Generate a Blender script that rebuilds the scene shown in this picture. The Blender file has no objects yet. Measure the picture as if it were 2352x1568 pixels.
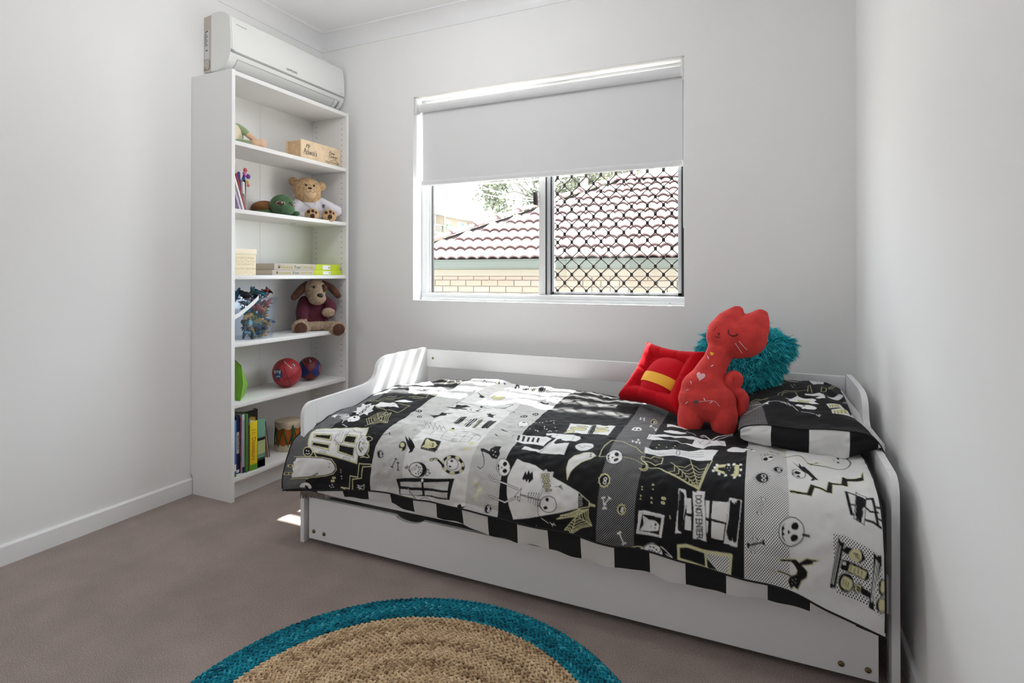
import bpy, bmesh, math, random
import numpy as np
from mathutils import Vector, Matrix, Quaternion
from mathutils.bvhtree import BVHTree
random.seed(7)
R_ = math.radians
SC = bpy.context.scene
COL = SC.collection

# ------------------------------------------------------------------ camera
cam_d = bpy.data.cameras.new('camera')
cam_d.sensor_width = 36.0
cam_d.lens = 1284.8225 / 2352 * 36
cam_d.shift_y = -(784 - 625.53) / 2352
cam_d.clip_start = 0.02
cam_d.clip_end = 500
cam = bpy.data.objects.new('camera', cam_d)
COL.objects.link(cam)
cam.location = (0, 0, 1.0595)
cam.rotation_euler = (R_(90 + .2364), 0, R_(24.3883))
SC.camera = cam

# ------------------------------------------------------------------ world, sun, lights, exposure
world = bpy.data.worlds.new('world')
SC.world = world
world.use_nodes = True
wn = world.node_tree
bg = wn.nodes['Background']
bg.inputs['Color'].default_value = (0.86, 0.93, 1.0, 1)
bg.inputs['Strength'].default_value = 6.5

sun_d = bpy.data.lights.new('sun', 'SUN')
sun_d.energy = 34.0
sun_d.angle = R_(0.6)
sun_d.color = (1.0, 0.965, 0.925)
sun = bpy.data.objects.new('sun', sun_d)
COL.objects.link(sun)
sun.rotation_euler = Vector((.13, 1.0, 1.60)).to_track_quat('Z', 'Y').to_euler()
sun.location = (2, 20, 30)

# daylight reaching the room through its window (portal: guides the sky's own light)
por_d = bpy.data.lights.new('window_portal', 'AREA')
por_d.shape = 'RECTANGLE'
por_d.size = 1.5
por_d.size_y = 1.16
por_d.cycles.is_portal = True
por = bpy.data.objects.new('window_portal', por_d)
COL.objects.link(por)
por.location = (-1.10, 2.93, 1.5)
por.rotation_euler = (R_(-90), 0, 0)

# unseen fill light added above the frame to brighten the room (fitting built last)
fill_d = bpy.data.lights.new('room_fill', 'POINT')
fill_d.energy = 9.0
fill_d.shadow_soft_size = .13
fill_d.color = (0.97, 0.985, 1.0)
fill = bpy.data.objects.new('room_fill', fill_d)
COL.objects.link(fill)
fill.location = (-1.30, 1.55, 2.27)

# unseen fill light added behind the camera; the wall there has no doorway
rear_d = bpy.data.lights.new('rear_fill', 'AREA')
rear_d.shape = 'RECTANGLE'; rear_d.size = .82; rear_d.size_y = 2.0
rear_d.energy = 5.0
rear_o = bpy.data.objects.new('rear_fill', rear_d)
COL.objects.link(rear_o)
rear_o.location = (-1.95, -1.24, 1.02)
rear_o.rotation_euler = (R_(90), 0, 0)

SC.view_settings.view_transform = 'Standard'
SC.view_settings.look = 'None'
SC.view_settings.gamma = 1.0
SC.view_settings.use_curve_mapping = False
SC.view_settings.exposure = 0.80
SC.cycles.max_bounces = 10
SC.cycles.diffuse_bounces = 6
SC.cycles.transparent_max_bounces = 16
SC.cycles.sample_clamp_indirect = 6.0
SC.cycles.caustics_reflective = False
SC.cycles.caustics_refractive = False

# ------------------------------------------------------------------ materials
_M = {}
def mat(name, col, rough=.6, bump=0, bscale=50, var=0, vscale=8, metal=0, sheen=0, coat=0, spec=.5, bdist=.002, detail=3):
    """Principled material; optional fine noise relief (bump) and colour grain (var)."""
    if name in _M:
        return _M[name]
    m = bpy.data.materials.new(name)
    m.use_nodes = True
    nt = m.node_tree
    b = nt.nodes['Principled BSDF']
    b.inputs['Base Color'].default_value = (*col, 1)
    b.inputs['Roughness'].default_value = rough
    b.inputs['Metallic'].default_value = metal
    b.inputs['Specular IOR Level'].default_value = spec
    if sheen:
        b.inputs['Sheen Weight'].default_value = sheen
        b.inputs['Sheen Roughness'].default_value = .5
        b.inputs['Sheen Tint'].default_value = (*[min(1, c * .6 + .4) for c in col], 1)
    if coat:
        b.inputs['Coat Weight'].default_value = coat
    if bump or var:
        tc = nt.nodes.new('ShaderNodeTexCoord')
    if var:
        n = nt.nodes.new('ShaderNodeTexNoise')
        n.inputs['Scale'].default_value = vscale
        n.inputs['Detail'].default_value = 4
        nt.links.new(tc.outputs['Object'], n.inputs['Vector'])
        r = nt.nodes.new('ShaderNodeMapRange')
        r.inputs['From Min'].default_value = .3
        r.inputs['From Max'].default_value = .7
        r.inputs['To Min'].default_value = 1 - var
        r.inputs['To Max'].default_value = 1 + var
        nt.links.new(n.outputs['Fac'], r.inputs['Value'])
        mx = nt.nodes.new('ShaderNodeMix')
        mx.data_type = 'RGBA'
        mx.blend_type = 'MULTIPLY'
        mx.inputs[0].default_value = 1
        mx.inputs[6].default_value = (*col, 1)
        nt.links.new(r.outputs['Result'], mx.inputs[7])
        nt.links.new(mx.outputs[2], b.inputs['Base Color'])
    if bump:
        n = nt.nodes.new('ShaderNodeTexNoise')
        n.inputs['Scale'].default_value = bscale
        n.inputs['Detail'].default_value = detail
        nt.links.new(tc.outputs['Object'], n.inputs['Vector'])
        bp = nt.nodes.new('ShaderNodeBump')
        bp.inputs['Strength'].default_value = bump
        bp.inputs['Distance'].default_value = bdist
        nt.links.new(n.outputs['Fac'], bp.inputs['Height'])
        nt.links.new(bp.outputs['Normal'], b.inputs['Normal'])
    _M[name] = m
    return m

def srgb(r, g, b):
    f = lambda c: (c / 255 / 12.92) if c / 255 <= .04045 else ((c / 255 + .055) / 1.055) ** 2.4
    return (f(r), f(g), f(b))

# ------------------------------------------------------------------ mesh helpers
class MB:
    """collects shapes, builds ONE mesh object"""
    def __init__(s):
        s.v = []; s.f = []
    def add(s, vs, fs):
        o = len(s.v)
        s.v += [tuple(v) for v in vs]
        s.f += [tuple(i + o for i in f) for f in fs]
        return s
    def box(s, x0, x1, y0, y1, z0, z1, b=0.0):
        if b <= 0:
            vs = [(x, y, z) for x in (x0, x1) for y in (y0, y1) for z in (z0, z1)]
            return s.add(vs, [(0, 1, 3, 2), (4, 6, 7, 5), (0, 4, 5, 1), (2, 3, 7, 6), (0, 2, 6, 4), (1, 5, 7, 3)])
        bm = bmesh.new()
        bmesh.ops.create_cube(bm, size=1)
        for v in bm.verts:
            v.co = ((x0 + x1) / 2 + v.co.x * (x1 - x0), (y0 + y1) / 2 + v.co.y * (y1 - y0), (z0 + z1) / 2 + v.co.z * (z1 - z0))
        bmesh.ops.bevel(bm, geom=list(bm.edges), offset=b, segments=2, profile=.5, affect='EDGES')
        return s.bm(bm)
    def bm(s, bm, M=None):
        bm.verts.index_update()
        vs = [(M @ v.co) if M else v.co.copy() for v in bm.verts]
        s.add(vs, [[v.index for v in f.verts] for f in bm.faces])
        bm.free()
        return s
    def prism(s, prof, axis, a0, a1):
        """prof: 2D points (in the two other axes, cyclic order xyz), extruded along axis"""
        n = len(prof)
        def P(p, a):
            if axis == 'x': return (a, p[0], p[1])
            if axis == 'y': return (p[0], a, p[1])
            return (p[0], p[1], a)
        vs = [P(p, a0) for p in prof] + [P(p, a1) for p in prof]
        fs = [tuple(range(n - 1, -1, -1)), tuple(range(n, 2 * n))]
        fs += [(i, (i + 1) % n, n + (i + 1) % n, n + i) for i in range(n)]
        return s.add(vs, fs)
    def tube(s, pts, r, n=8, cap=True):
        pts = [Vector(p) for p in pts]
        rs = r if isinstance(r, (list, tuple)) else [r] * len(pts)
        rings = []
        t0 = (pts[1] - pts[0]).normalized()
        ref = Vector((0, 0, 1)) if abs(t0.z) < .9 else Vector((1, 0, 0))
        u = t0.cross(ref).normalized()
        vs = []
        for i, p in enumerate(pts):
            t = (pts[min(i + 1, len(pts) - 1)] - pts[max(i - 1, 0)])
            t = t.normalized() if t.length > 1e-9 else t0
            u = (u - t * u.dot(t))
            u = u.normalized() if u.length > 1e-6 else t.orthogonal().normalized()
            w = t.cross(u)
            for k in range(n):
                a = 2 * math.pi * k / n
                vs.append(p + (u * math.cos(a) + w * math.sin(a)) * rs[i])
        fs = []
        for i in range(len(pts) - 1):
            for k in range(n):
                a, b = i * n + k, i * n + (k + 1) % n
                fs.append((a, b, b + n, a + n))
        if cap:
            fs.append(tuple(range(n - 1, -1, -1)))
            fs.append(tuple((len(pts) - 1) * n + k for k in range(n)))
        return s.add(vs, fs)
    def lathe(s, prof, c=(0, 0, 0), n=24, axis='z', M=None):
        vs = []
        for (r, h) in prof:
            for k in range(n):
                a = 2 * math.pi * k / n
                p = Vector((r * math.cos(a), r * math.sin(a), h))
                if axis == 'x': p = Vector((p.z, p.x, p.y))
                if axis == 'y': p = Vector((p.y, p.z, p.x))
                if M: p = M @ p
                vs.append(p + Vector(c))
        fs = []
        m = len(prof)
        for i in range(m - 1):
            for k in range(n):
                a, b = i * n + k, i * n + (k + 1) % n
                fs.append((a, b, b + n, a + n))
        if prof[0][0] > 1e-6: fs.append(tuple(range(n - 1, -1, -1)))
        if prof[-1][0] > 1e-6: fs.append(tuple((m - 1) * n + k for k in range(n)))
        return s.add(vs, fs)
    def ell(s, c, r, M=None, n=16, m=10):
        vs = []; fs = []
        for i in range(m + 1):
            t = math.pi * i / m
            for k in range(n):
                a = 2 * math.pi * k / n
                p = Vector((r[0] * math.sin(t) * math.cos(a), r[1] * math.sin(t) * math.sin(a), r[2] * math.cos(t)))
                if M: p = M @ p
                vs.append(p + Vector(c))
        for i in range(m):
            for k in range(n):
                a, b = i * n + k, i * n + (k + 1) % n
                fs.append((a, a + n, b + n, b))
        return s.add(vs, fs)
    def mesh(s, name, smooth=False, angle=None):
        me = bpy.data.meshes.new(name)
        me.from_pydata([tuple(v) for v in s.v], [], s.f)
        bm = bmesh.new(); bm.from_mesh(me)
        bmesh.ops.remove_doubles(bm, verts=bm.verts, dist=1e-6)
        bmesh.ops.recalc_face_normals(bm, faces=bm.faces)
        if angle is not None:
            for f in bm.faces: f.smooth = True
            for e in bm.edges:
                if len(e.link_faces) == 2 and e.calc_face_angle(0) > R_(angle): e.smooth = False
        elif smooth:
            for f in bm.faces: f.smooth = True
        bm.to_mesh(me); bm.free()
        return me
    def build(s, name, m, parent=None, smooth=False, angle=None, mesh=None):
        me = mesh or s.mesh(name, smooth, angle)
        if m and not me.materials: me.materials.append(m)
        o = link(name, me)
        return put(o, parent) if parent is not None else o

def wm(o):
    L = Matrix.LocRotScale(o.location, o.rotation_euler, o.scale)
    return wm(o.parent) @ o.matrix_parent_inverse @ L if o.parent else L

def link(name, me, parent=None, loc=None, rot=None):
    o = bpy.data.objects.new(name, me)
    COL.objects.link(o)
    if parent is not None: o.parent = parent
    if loc is not None: o.location = loc
    if rot is not None: o.rotation_euler = rot
    return o

def tag(o, label=None, cat=None, group=None, kind=None):
    if label: o['label'] = label
    if cat: o['category'] = cat
    if group: o['group'] = group
    if kind: o['kind'] = kind
    return o

def thing(name, loc, label, cat, group=None, rz=0):
    o = bpy.data.objects.new(name, None)
    COL.objects.link(o)
    o.location = loc
    o.rotation_euler = (0, 0, rz)
    o.empty_display_size = .05
    return tag(o, label, cat, group)

def box(name, m, parent, x0, x1, y0, y1, z0, z1, b=0.0):
    return MB().box(x0, x1, y0, y1, z0, z1, b).build(name, m, parent, angle=35 if b else None)

def put(o, parent):
    """parent o (built in world coordinates) to an Empty, keeping it where it is"""
    o.parent = parent
    o.matrix_parent_inverse = wm(parent).inverted()
    return o

def catmull(pts, n=6, closed=False):
    P = [Vector(p) for p in pts]
    out = []
    N = len(P)
    rng = range(N) if closed else range(N - 1)
    for i in rng:
        p0 = P[(i - 1) % N] if (closed or i > 0) else P[i]
        p1 = P[i]; p2 = P[(i + 1) % N]
        p3 = P[(i + 2) % N] if (closed or i + 2 < N) else P[(i + 1) % N]
        for k in range(n):
            t = k / n
            out.append(.5 * ((2 * p1) + (p2 - p0) * t + (2 * p0 - 5 * p1 + 4 * p2 - p3) * t * t + (3 * p1 - p0 - 3 * p2 + p3) * t ** 3))
    if not closed: out.append(P[-1])
    return out

def text_mesh(body, size, depth=0.0, shear=0.0, space=1.0):
    """flat lettering as a mesh, baseline at the origin, centred in x"""
    cu = bpy.data.curves.new('lettering', 'FONT')
    cu.body = body; cu.size = size; cu.extrude = depth; cu.shear = shear
    cu.align_x = 'CENTER'; cu.space_character = space; cu.resolution_u = 3
    o = bpy.data.objects.new('lettering', cu)
    COL.objects.link(o)
    dg = bpy.context.evaluated_depsgraph_get()
    me = bpy.data.meshes.new_from_object(o.evaluated_get(dg))
    COL.objects.unlink(o)
    bpy.data.objects.remove(o)
    bpy.data.curves.remove(cu)
    return me

def lettering(name, body, size, m, parent, loc, right, up, depth=.0003, shear=0, fit=None, space=1.0):
    """text whose reading direction is `right`, upward direction `up` (world vectors); fit=(w,h)"""
    me = text_mesh(body, size, depth, shear, space)
    if fit:
        xs = [v.co.x for v in me.vertices]; ys = [v.co.y for v in me.vertices]
        w = max(xs) - min(xs); h = max(ys) - min(ys); cx = (max(xs) + min(xs)) / 2; cy = (max(ys) + min(ys)) / 2
        for v in me.vertices:
            v.co.x = (v.co.x - cx) * fit[0] / w
            v.co.y = (v.co.y - cy) * fit[1] / h
    r = Vector(right).normalized(); u = Vector(up).normalized(); n = r.cross(u).normalized(); u = n.cross(r)
    M = Matrix((r, u, n)).transposed().to_4x4()
    M.translation = Vector(loc)
    me.transform(M)
    me.materials.clear(); me.materials.append(m)
    o = link(name, me)
    return put(o, parent) if parent else o

def blob(name, parts, voxel, m, parent=None, smooth=6, noise=0, nscale=60, seed=0):
    """soft stuffed shape: ellipsoids / tapered tubes merged into one continuous skin (voxel remesh)"""
    mb = MB()
    for p in parts:
        if p[0] == 'e':
            mb.ell(p[1], p[2], p[3] if len(p) > 3 else None)
        else:
            pts, rs = p[1], p[2]
            if len(pts) > 2:
                k = 5
                q = catmull([(*a, b) if False else a for a in pts], k)
                rr = []
                for i in range(len(pts) - 1):
                    rr += [rs[i] + (rs[i + 1] - rs[i]) * j / k for j in range(k)]
                rr.append(rs[-1]); pts, rs = q, rr
            else:
                a, b = Vector(pts[0]), Vector(pts[1]); k = 6
                pts = [a.lerp(b, i / k) for i in range(k + 1)]
                rs = [rs[0] + (rs[1] - rs[0]) * i / k for i in range(k + 1)]
            mb.tube(pts, rs, 14)
            mb.ell(pts[0], (rs[0],) * 3, None, 14, 8)
            mb.ell(pts[-1], (rs[-1],) * 3, None, 14, 8)
    me = mb.mesh(name)
    o = bpy.data.objects.new('tmp', me)
    COL.objects.link(o)
    r = o.modifiers.new('r', 'REMESH'); r.mode = 'VOXEL'; r.voxel_size = voxel
    s = o.modifiers.new('s', 'SMOOTH'); s.factor = .5; s.iterations = smooth
    dg = bpy.context.evaluated_depsgraph_get()
    out = bpy.data.meshes.new_from_object(o.evaluated_get(dg))
    COL.objects.unlink(o); bpy.data.objects.remove(o)
    out.name = name
    if noise:
        from mathutils import noise as NZ
        for v in out.vertices:
            d = NZ.noise(v.co * nscale + Vector((seed, 0, 0)))
            v.co += v.normal * d * noise
    for p in out.polygons: p.use_smooth = True
    out.materials.clear(); out.materials.append(m)
    o = link(name, out)
    return put(o, parent) if parent else o

def bvh(*obs):
    vs = []; fs = []
    for o in obs:
        k = len(vs)
        vs += [v.co.copy() for v in o.data.vertices]
        fs += [tuple(i + k for i in p.vertices) for p in o.data.polygons]
    return BVHTree.FromPolygons(vs, fs)

def frame(loc, right, up):
    """local frame on a thing's face: right, up, outward normal"""
    r = Vector(right).normalized(); u = Vector(up).normalized(); n = r.cross(u).normalized(); u = n.cross(r)
    M = Matrix((r, u, n)).transposed().to_4x4(); M.translation = Vector(loc)
    return M

def on_surface(tree, M, uv, lift=.0008, start=.4):
    """points (u,v) of a face frame dropped onto the surface below them along the frame's normal"""
    out = []
    n = (M.to_3x3() @ Vector((0, 0, 1))).normalized()
    for (u, v) in uv:
        o = M @ Vector((u, v, start))
        h = tree.ray_cast(o, -n)
        if h[0] is not None: out.append(h[0] + h[1].normalized() * lift if h[1].dot(n) > 0 else h[0] + n * lift)
    return out

def stitch(name, tree, M, uv, r, m, parent, closed=False, smooth=4, n=6):
    """a line of embroidery laid on a soft surface"""
    if smooth: uv = [(p.x, p.y) for p in catmull([(a, b, 0) for a, b in uv], smooth, closed)]
    if closed: uv = uv + [uv[0]]
    fine = []
    for (a, b), (c, d) in zip(uv[:-1], uv[1:]):
        k = max(1, int(math.hypot(c - a, d - b) / .003))
        fine += [(a + (c - a) * t / k, b + (d - b) * t / k) for t in range(k)]
    uv = fine + [uv[-1]]
    pts = on_surface(tree, M, uv, r * .5)
    o = MB().tube(pts, r, n).build(name, m, None, smooth=True)
    return put(o, parent)

def patch(name, tree, M, poly, m, parent, lift=.0015, grid=14, smooth=4):
    """a filled applique: outline (u,v) filled with a small grid, dropped on the surface"""
    P = [(p.x, p.y) for p in catmull([(a, b, 0) for a, b in poly], smooth, True)] if smooth else list(poly)
    cx = sum(p[0] for p in P) / len(P); cy = sum(p[1] for p in P) / len(P)
    rings = 4
    uv = [(cx, cy)]
    for k in range(1, rings + 1):
        uv += [(cx + (p[0] - cx) * k / rings, cy + (p[1] - cy) * k / rings) for p in P]
    nrm = (M.to_3x3() @ Vector((0, 0, 1))).normalized()
    pts = []
    for (u, v) in uv:
        o = M @ Vector((u, v, .4))
        h = tree.ray_cast(o, -nrm)
        pts.append((h[0] if h[0] is not None else M @ Vector((u, v, 0))))
    N = len(P)
    fs = [(0, 1 + i, 1 + (i + 1) % N) for i in range(N)]
    for k in range(rings - 1):
        a = 1 + k * N; b = a + N
        fs += [(a + i, b + i, b + (i + 1) % N, a + (i + 1) % N) for i in range(N)]
    top = [p + nrm * lift for p in pts]
    T = len(top)
    vs = top + [p - nrm * .001 for p in pts]
    L = 1 + (rings - 1) * N
    fs2 = fs + [tuple(T + i for i in reversed(f)) for f in fs] + [(L + i, T + L + i, T + L + (i + 1) % N, L + (i + 1) % N) for i in range(N)]
    o = MB().add(vs, fs2).build(name, m, None, angle=50)
    return put(o, parent)
# ================================================================== the room
WX, DY, RX, FY, CZ = -2.540, 2.709, .344, -1.25, 2.540      # left wall, back wall, right wall, wall behind the camera, ceiling
white_wall = mat('wall paint', (.88, .88, .88), .72, bump=.05, bscale=350, bdist=.001)
ceil_m = mat('ceiling paint', (.89, .89, .89), .8)
trim_m = mat('gloss trim paint', (.87, .87, .88), .35)
T = .14  # wall thickness

def carpet_mat():
    m = bpy.data.materials.new('brown carpet'); m.use_nodes = True
    nt = m.node_tree; b = nt.nodes['Principled BSDF']
    b.inputs['Roughness'].default_value = .95
    b.inputs['Specular IOR Level'].default_value = .15
    b.inputs['Sheen Weight'].default_value = .25
    tc = nt.nodes.new('ShaderNodeTexCoord')
    n1 = nt.nodes.new('ShaderNodeTexNoise'); n1.inputs['Scale'].default_value = 380; n1.inputs['Detail'].default_value = 5
    n2 = nt.nodes.new('ShaderNodeTexNoise'); n2.inputs['Scale'].default_value = 6; n2.inputs['Detail'].default_value = 3
    nt.links.new(tc.outputs['Object'], n1.inputs['Vector']); nt.links.new(tc.outputs['Object'], n2.inputs['Vector'])
    cr = nt.nodes.new('ShaderNodeValToRGB')
    cr.color_ramp.elements[0].position = .30; cr.color_ramp.elements[0].color = (.142, .101, .085, 1)
    cr.color_ramp.elements[1].position = .66; cr.color_ramp.elements[1].color = (.49, .395, .357, 1)
    nt.links.new(n1.outputs['Fac'], cr.inputs['Fac'])
    r = nt.nodes.new('ShaderNodeMapRange'); r.inputs['To Min'].default_value = .88; r.inputs['To Max'].default_value = 1.12
    r.inputs['From Min'].default_value = .3; r.inputs['From Max'].default_value = .7
    nt.links.new(n2.outputs['Fac'], r.inputs['Value'])
    mx = nt.nodes.new('ShaderNodeMix'); mx.data_type = 'RGBA'; mx.blend_type = 'MULTIPLY'; mx.inputs[0].default_value = 1
    nt.links.new(cr.outputs['Color'], mx.inputs[6]); nt.links.new(r.outputs['Result'], mx.inputs[7])
    nt.links.new(mx.outputs[2], b.inputs['Base Color'])
    bp = nt.nodes.new('ShaderNodeBump'); bp.inputs['Strength'].default_value = .8; bp.inputs['Distance'].default_value = .006
    nt.links.new(n1.outputs['Fac'], bp.inputs['Height']); nt.links.new(bp.outputs['Normal'], b.inputs['Normal'])
    return m
carpet = carpet_mat()
tag(box('floor', carpet, None, WX - T, RX + T, FY - T, DY + T, -.08, 0), 'brown cut pile carpet covering the bedroom floor', kind='structure')
tag(box('ceiling', ceil_m, None, WX - T, RX + T, FY - T, DY + T, CZ, CZ + .1), 'flat white painted ceiling', kind='structure')
tag(box('wall_left', white_wall, None, WX - T, WX, FY - T, DY + T, 0, CZ), 'white wall behind the bookcase and air conditioner', kind='structure')
tag(box('wall_right', white_wall, None, RX, RX + T, FY - T, DY + T, 0, CZ), 'white wall at the head of the bed', kind='structure')
# wall behind the camera: unseen, darkened to cut the bounce light
tag(box('wall_front', mat('darkened rear wall', (.30, .28, .26), .6), None, WX, RX, FY - T, FY, 0, CZ), 'unseen wall behind the viewer, darkened to cut bounce light', kind='structure')
# back wall with the window opening
wx0, wx1, wz0, wz1 = -1.8557, -.3458, .9134, 2.0858
WT = .22
prof_o = [(WX, 0), (RX, 0), (RX, CZ), (WX, CZ)]
mb = MB()
mb.box(WX, wx0, DY, DY + WT, 0, CZ).box(wx1, RX, DY, DY + WT, 0, CZ).box(wx0, wx1, DY, DY + WT, 0, wz0).box(wx0, wx1, DY, DY + WT, wz1, CZ)
tag(mb.build('wall_back', white_wall), 'white wall with the window above the bed', kind='structure')
# baseboards
def skirting(name, pts, lab):
    mb = MB()
    for a in pts: mb.box(*a, .0)
    return tag(mb.build(name, trim_m), lab, kind='structure')
def skirt_prof(sign, x):     # profile in (x,z) with eased top
    return [(x, 0), (x + sign * .012, 0), (x + sign * .012, .068), (x + sign * .009, .073), (x + sign * .004, .075), (x, .075)]
tag(MB().prism(skirt_prof(1, WX), 'y', FY, DY).build('baseboard_left', trim_m), 'low white skirting board along the left wall', kind='structure')
tag(MB().prism(skirt_prof(-1, RX), 'y', FY, DY).build('baseboard_right', trim_m), 'low white skirting board beside the bed', kind='structure')
tag(MB().prism([(y, z) for (y, z) in [(DY, 0), (DY - .012, 0), (DY - .012, .068), (DY - .009, .073), (DY - .004, .075), (DY, .075)]], 'x', WX + .012, RX - .012).build('baseboard_back', trim_m), 'low white skirting board under the window', kind='structure')
# cove cornice: concave quarter with small flat lips
def cove(off=.078, drop=.086, lip=.006):
    p = [(0, -drop), (lip, -drop)]
    for k in range(9):
        a = math.pi / 2 * k / 8
        p.append((lip + (off - 2 * lip) * (1 - math.cos(a)) , -drop + lip + (drop - 2 * lip) * math.sin(a)))
    p += [(off, -lip), (off, 0), (0, 0)]
    return p
cv = cove()
tag(MB().prism([(WX + u, CZ + v) for u, v in cv], 'y', FY, DY).build('trim_1', trim_m, angle=40), 'white cove cornice above the air conditioner', kind='structure')
tag(MB().prism([(DY - u, CZ + v) for u, v in cv], 'x', WX, RX).build('trim_2', trim_m, angle=40), 'white cove cornice above the window', kind='structure')
tag(MB().prism([(RX - u, CZ + v) for u, v in cv], 'y', FY, DY).build('trim_3', trim_m, angle=40), 'white cove cornice on the right wall', kind='structure')

# ================================================================== window
alu = mat('white powder coated aluminium', (.78, .79, .80), .35)
alu_g = mat('grey aluminium', (.50, .51, .53), .4, metal=.1)
rubber = mat('black window seal', (.015, .015, .016), .5)
def glass_mat(name, tint, rgh=.02, refl=.06):
    m = bpy.data.materials.new(name); m.use_nodes = True
    nt = m.node_tree; nt.nodes.remove(nt.nodes['Principled BSDF'])
    t = nt.nodes.new('ShaderNodeBsdfTransparent'); t.inputs['Color'].default_value = (*tint, 1)
    g = nt.nodes.new('ShaderNodeBsdfGlossy'); g.inputs['Roughness'].default_value = rgh
    x = nt.nodes.new('ShaderNodeMixShader'); x.inputs['Fac'].default_value = refl
    nt.links.new(t.outputs[0], x.inputs[1]); nt.links.new(g.outputs[0], x.inputs[2])
    nt.links.new(x.outputs[0], nt.nodes['Material Output'].inputs['Surface'])
    return m
glass = glass_mat('window glass', (.97, .985, .975), .0, .03)
win = bpy.data.objects.new('window_1', None); COL.objects.link(win); win.location = (-1.10, 2.80, wz0)
tag(win, 'two pane aluminium sliding window with a diamond security grille', kind='structure')
# outer frame (in the reveal): jambs, head, sill track with steps
fy0, fy1 = 2.795, 2.865
box('window_jamb', alu, win, wx0, wx0 + .042, fy0, fy1, wz0, wz1, .002)
box('window_jamb', alu, win, wx1 - .012, wx1, fy0, fy1, wz0, wz1, .002)
box('window_head', alu, win, wx0 + .042, wx1 - .012, fy0, fy1, wz1 - .014, wz1, .002)
MB().prism([(2.775, wz0), (2.775, wz0 + .014), (2.790, wz0 + .016), (2.790, wz0 + .034), (2.808, wz0 + .040), (2.865, wz0 + .040), (2.865, wz0)], 'x', wx0 + .012, wx1 - .004).build('window_track', alu, win)
for sx in (-1.30, -.42): MB().lathe([(.0035, -.001), (.0035, .001)], (sx, 2.7755, wz0 + .008), 10, 'y').build('screw', alu_g, win)
# left sash (fixed) and its glass
zb, zt = wz0 + .040, wz1 - .014
lx0, lx1 = wx0 + .042, -1.075
sash = box('sash_stile', alu, win, lx0, lx0 + .014, 2.812, 2.842, zb, zt, .001)
box('window_seal', rubber, win, lx0 + .014, lx0 + .020, 2.818, 2.836, zb, zt)
box('window_seal', rubber, win, lx0 + .02, lx1 - .04, 2.818, 2.836, zb, zb + .003)
box('sash_stile', alu, win, -1.113, -1.078, 2.805, 2.842, zb, zt, .002)
box('glass_pane', glass, win, lx0 + .018, -1.110, 2.826, 2.830, zb + .002, zt)
lt = MB().box(-1.137, -1.119, 2.782, 2.822, 1.435, 1.505, .003).build('window_latch', mat('dark brown latch', (.035, .02, .018), .35), win, angle=40)
tag(lt, 'dark brown sash catch')
# right sash: dark channel, grey grille frame
box('window_seal', rubber, win, -1.078, -1.072, 2.815, 2.855, zb, zt)
box('sash_stile', alu_g, win, -1.071, -1.052, 2.816, 2.855, zb, zt, .001)
box('window_seal', rubber, win, -1.0495, -1.046, 2.822, 2.852, zb, zt)
box('glass_pane', glass, win, -1.046, wx1 - .012, 2.845, 2.849, zb + .004, zt)
gx0, gx1, gz0, gz1 = -1.044, -.372, zb + .004, zt - .004
gy = 2.835
box('grille_frame', alu_g, win, gx0, gx0 + .012, gy - .012, gy + .006, gz0, gz1, .001)
box('grille_frame', alu_g, win, gx1 - .018, gx1, gy - .012, gy + .006, gz0, gz1, .001)
box('grille_frame', alu_g, win, gx0, gx1, gy - .012, gy + .006, gz0, gz0 + .012, .001)
box('grille_frame', alu_g, win, gx0, gx1, gy - .012, gy + .006, gz1 - .012, gz1, .001)
box('window_seal', rubber, win, gx1, gx1 + .010, gy - .018, gy + .012, gz0 - .004, gz1)
box('window_seal', rubber, win, gx0, gx1 + .006, gy - .014, gy + .008, gz0 - .004, gz0)
# expanded diamond grille: zigzag wires joined by clips
grille_m = mat('dark bronze grille', (.030, .021, .019), .45, metal=.2)
cw, ch = (gx1 - gx0 - .030) / 8.1, .0865     # cell width and height
cols = 17
clip_mesh = MB().box(-.0075, .0075, -.0045, .0045, -.010, .010, .002).mesh('grille_clip', angle=40)
clip_mesh.materials.append(grille_m)
x_in0, x_in1 = gx0 + .012, gx1 - .018
xs0 = x_in0 + .22 * cw
k = 0
z_base = gz0 + .016
nz = int((gz1 - gz0) / (ch / 2)) + 1
def gpt(i, j):     # wire node: i half-columns, j half-rows
    return (xs0 + i * cw / 2, z_base + j * ch / 2)
for i in range(-1, 17):
    # wire strip between node columns i and i+1 : zigzag
    pts = []
    for j in range(0, nz):
        ii = i + ((i + j) % 2)
        x, z = gpt(ii, j)
        zl = z
        if z > gz1 - .012: break
        s = .0045 if ii == i else -.0045
        for dz in (-.008, .008):
            pts.append((x + s, gy - .003, z + dz))
    xs = [p[0] for p in pts]
    # clip the strip to the frame opening
    cl = []
    for a, b in zip(pts[:-1], pts[1:]):
        def inside(p): return x_in0 <= p[0] <= x_in1 and p[2] >= gz0 + .010
        if inside(a):
            cl.append(a)
            if not inside(b):
                lim = x_in1 if b[0] > x_in1 else (x_in0 if b[0] < x_in0 else None)
                if lim is not None and abs(b[0] - a[0]) > 1e-6:
                    t = (lim - a[0]) / (b[0] - a[0]); cl.append((lim, a[1], a[2] + (b[2] - a[2]) * t))
                cl.append(None)
        elif inside(b):
            lim = x_in1 if a[0] > x_in1 else (x_in0 if a[0] < x_in0 else None)
            if lim is not None and abs(b[0] - a[0]) > 1e-6:
                t = (lim - a[0]) / (b[0] - a[0]); cl.append((lim, a[1], a[2] + (b[2] - a[2]) * t))
    cl.append(pts[-1] if inside(pts[-1]) else None)
    mb = MB(); run = []
    for p in cl + [None]:
        if p is None:
            if len(run) > 1: mb.tube(run, .0028, 6)
            run = []
        else: run.append(p)
    if mb.v: mb.build('grille_wire', grille_m, win)
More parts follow.
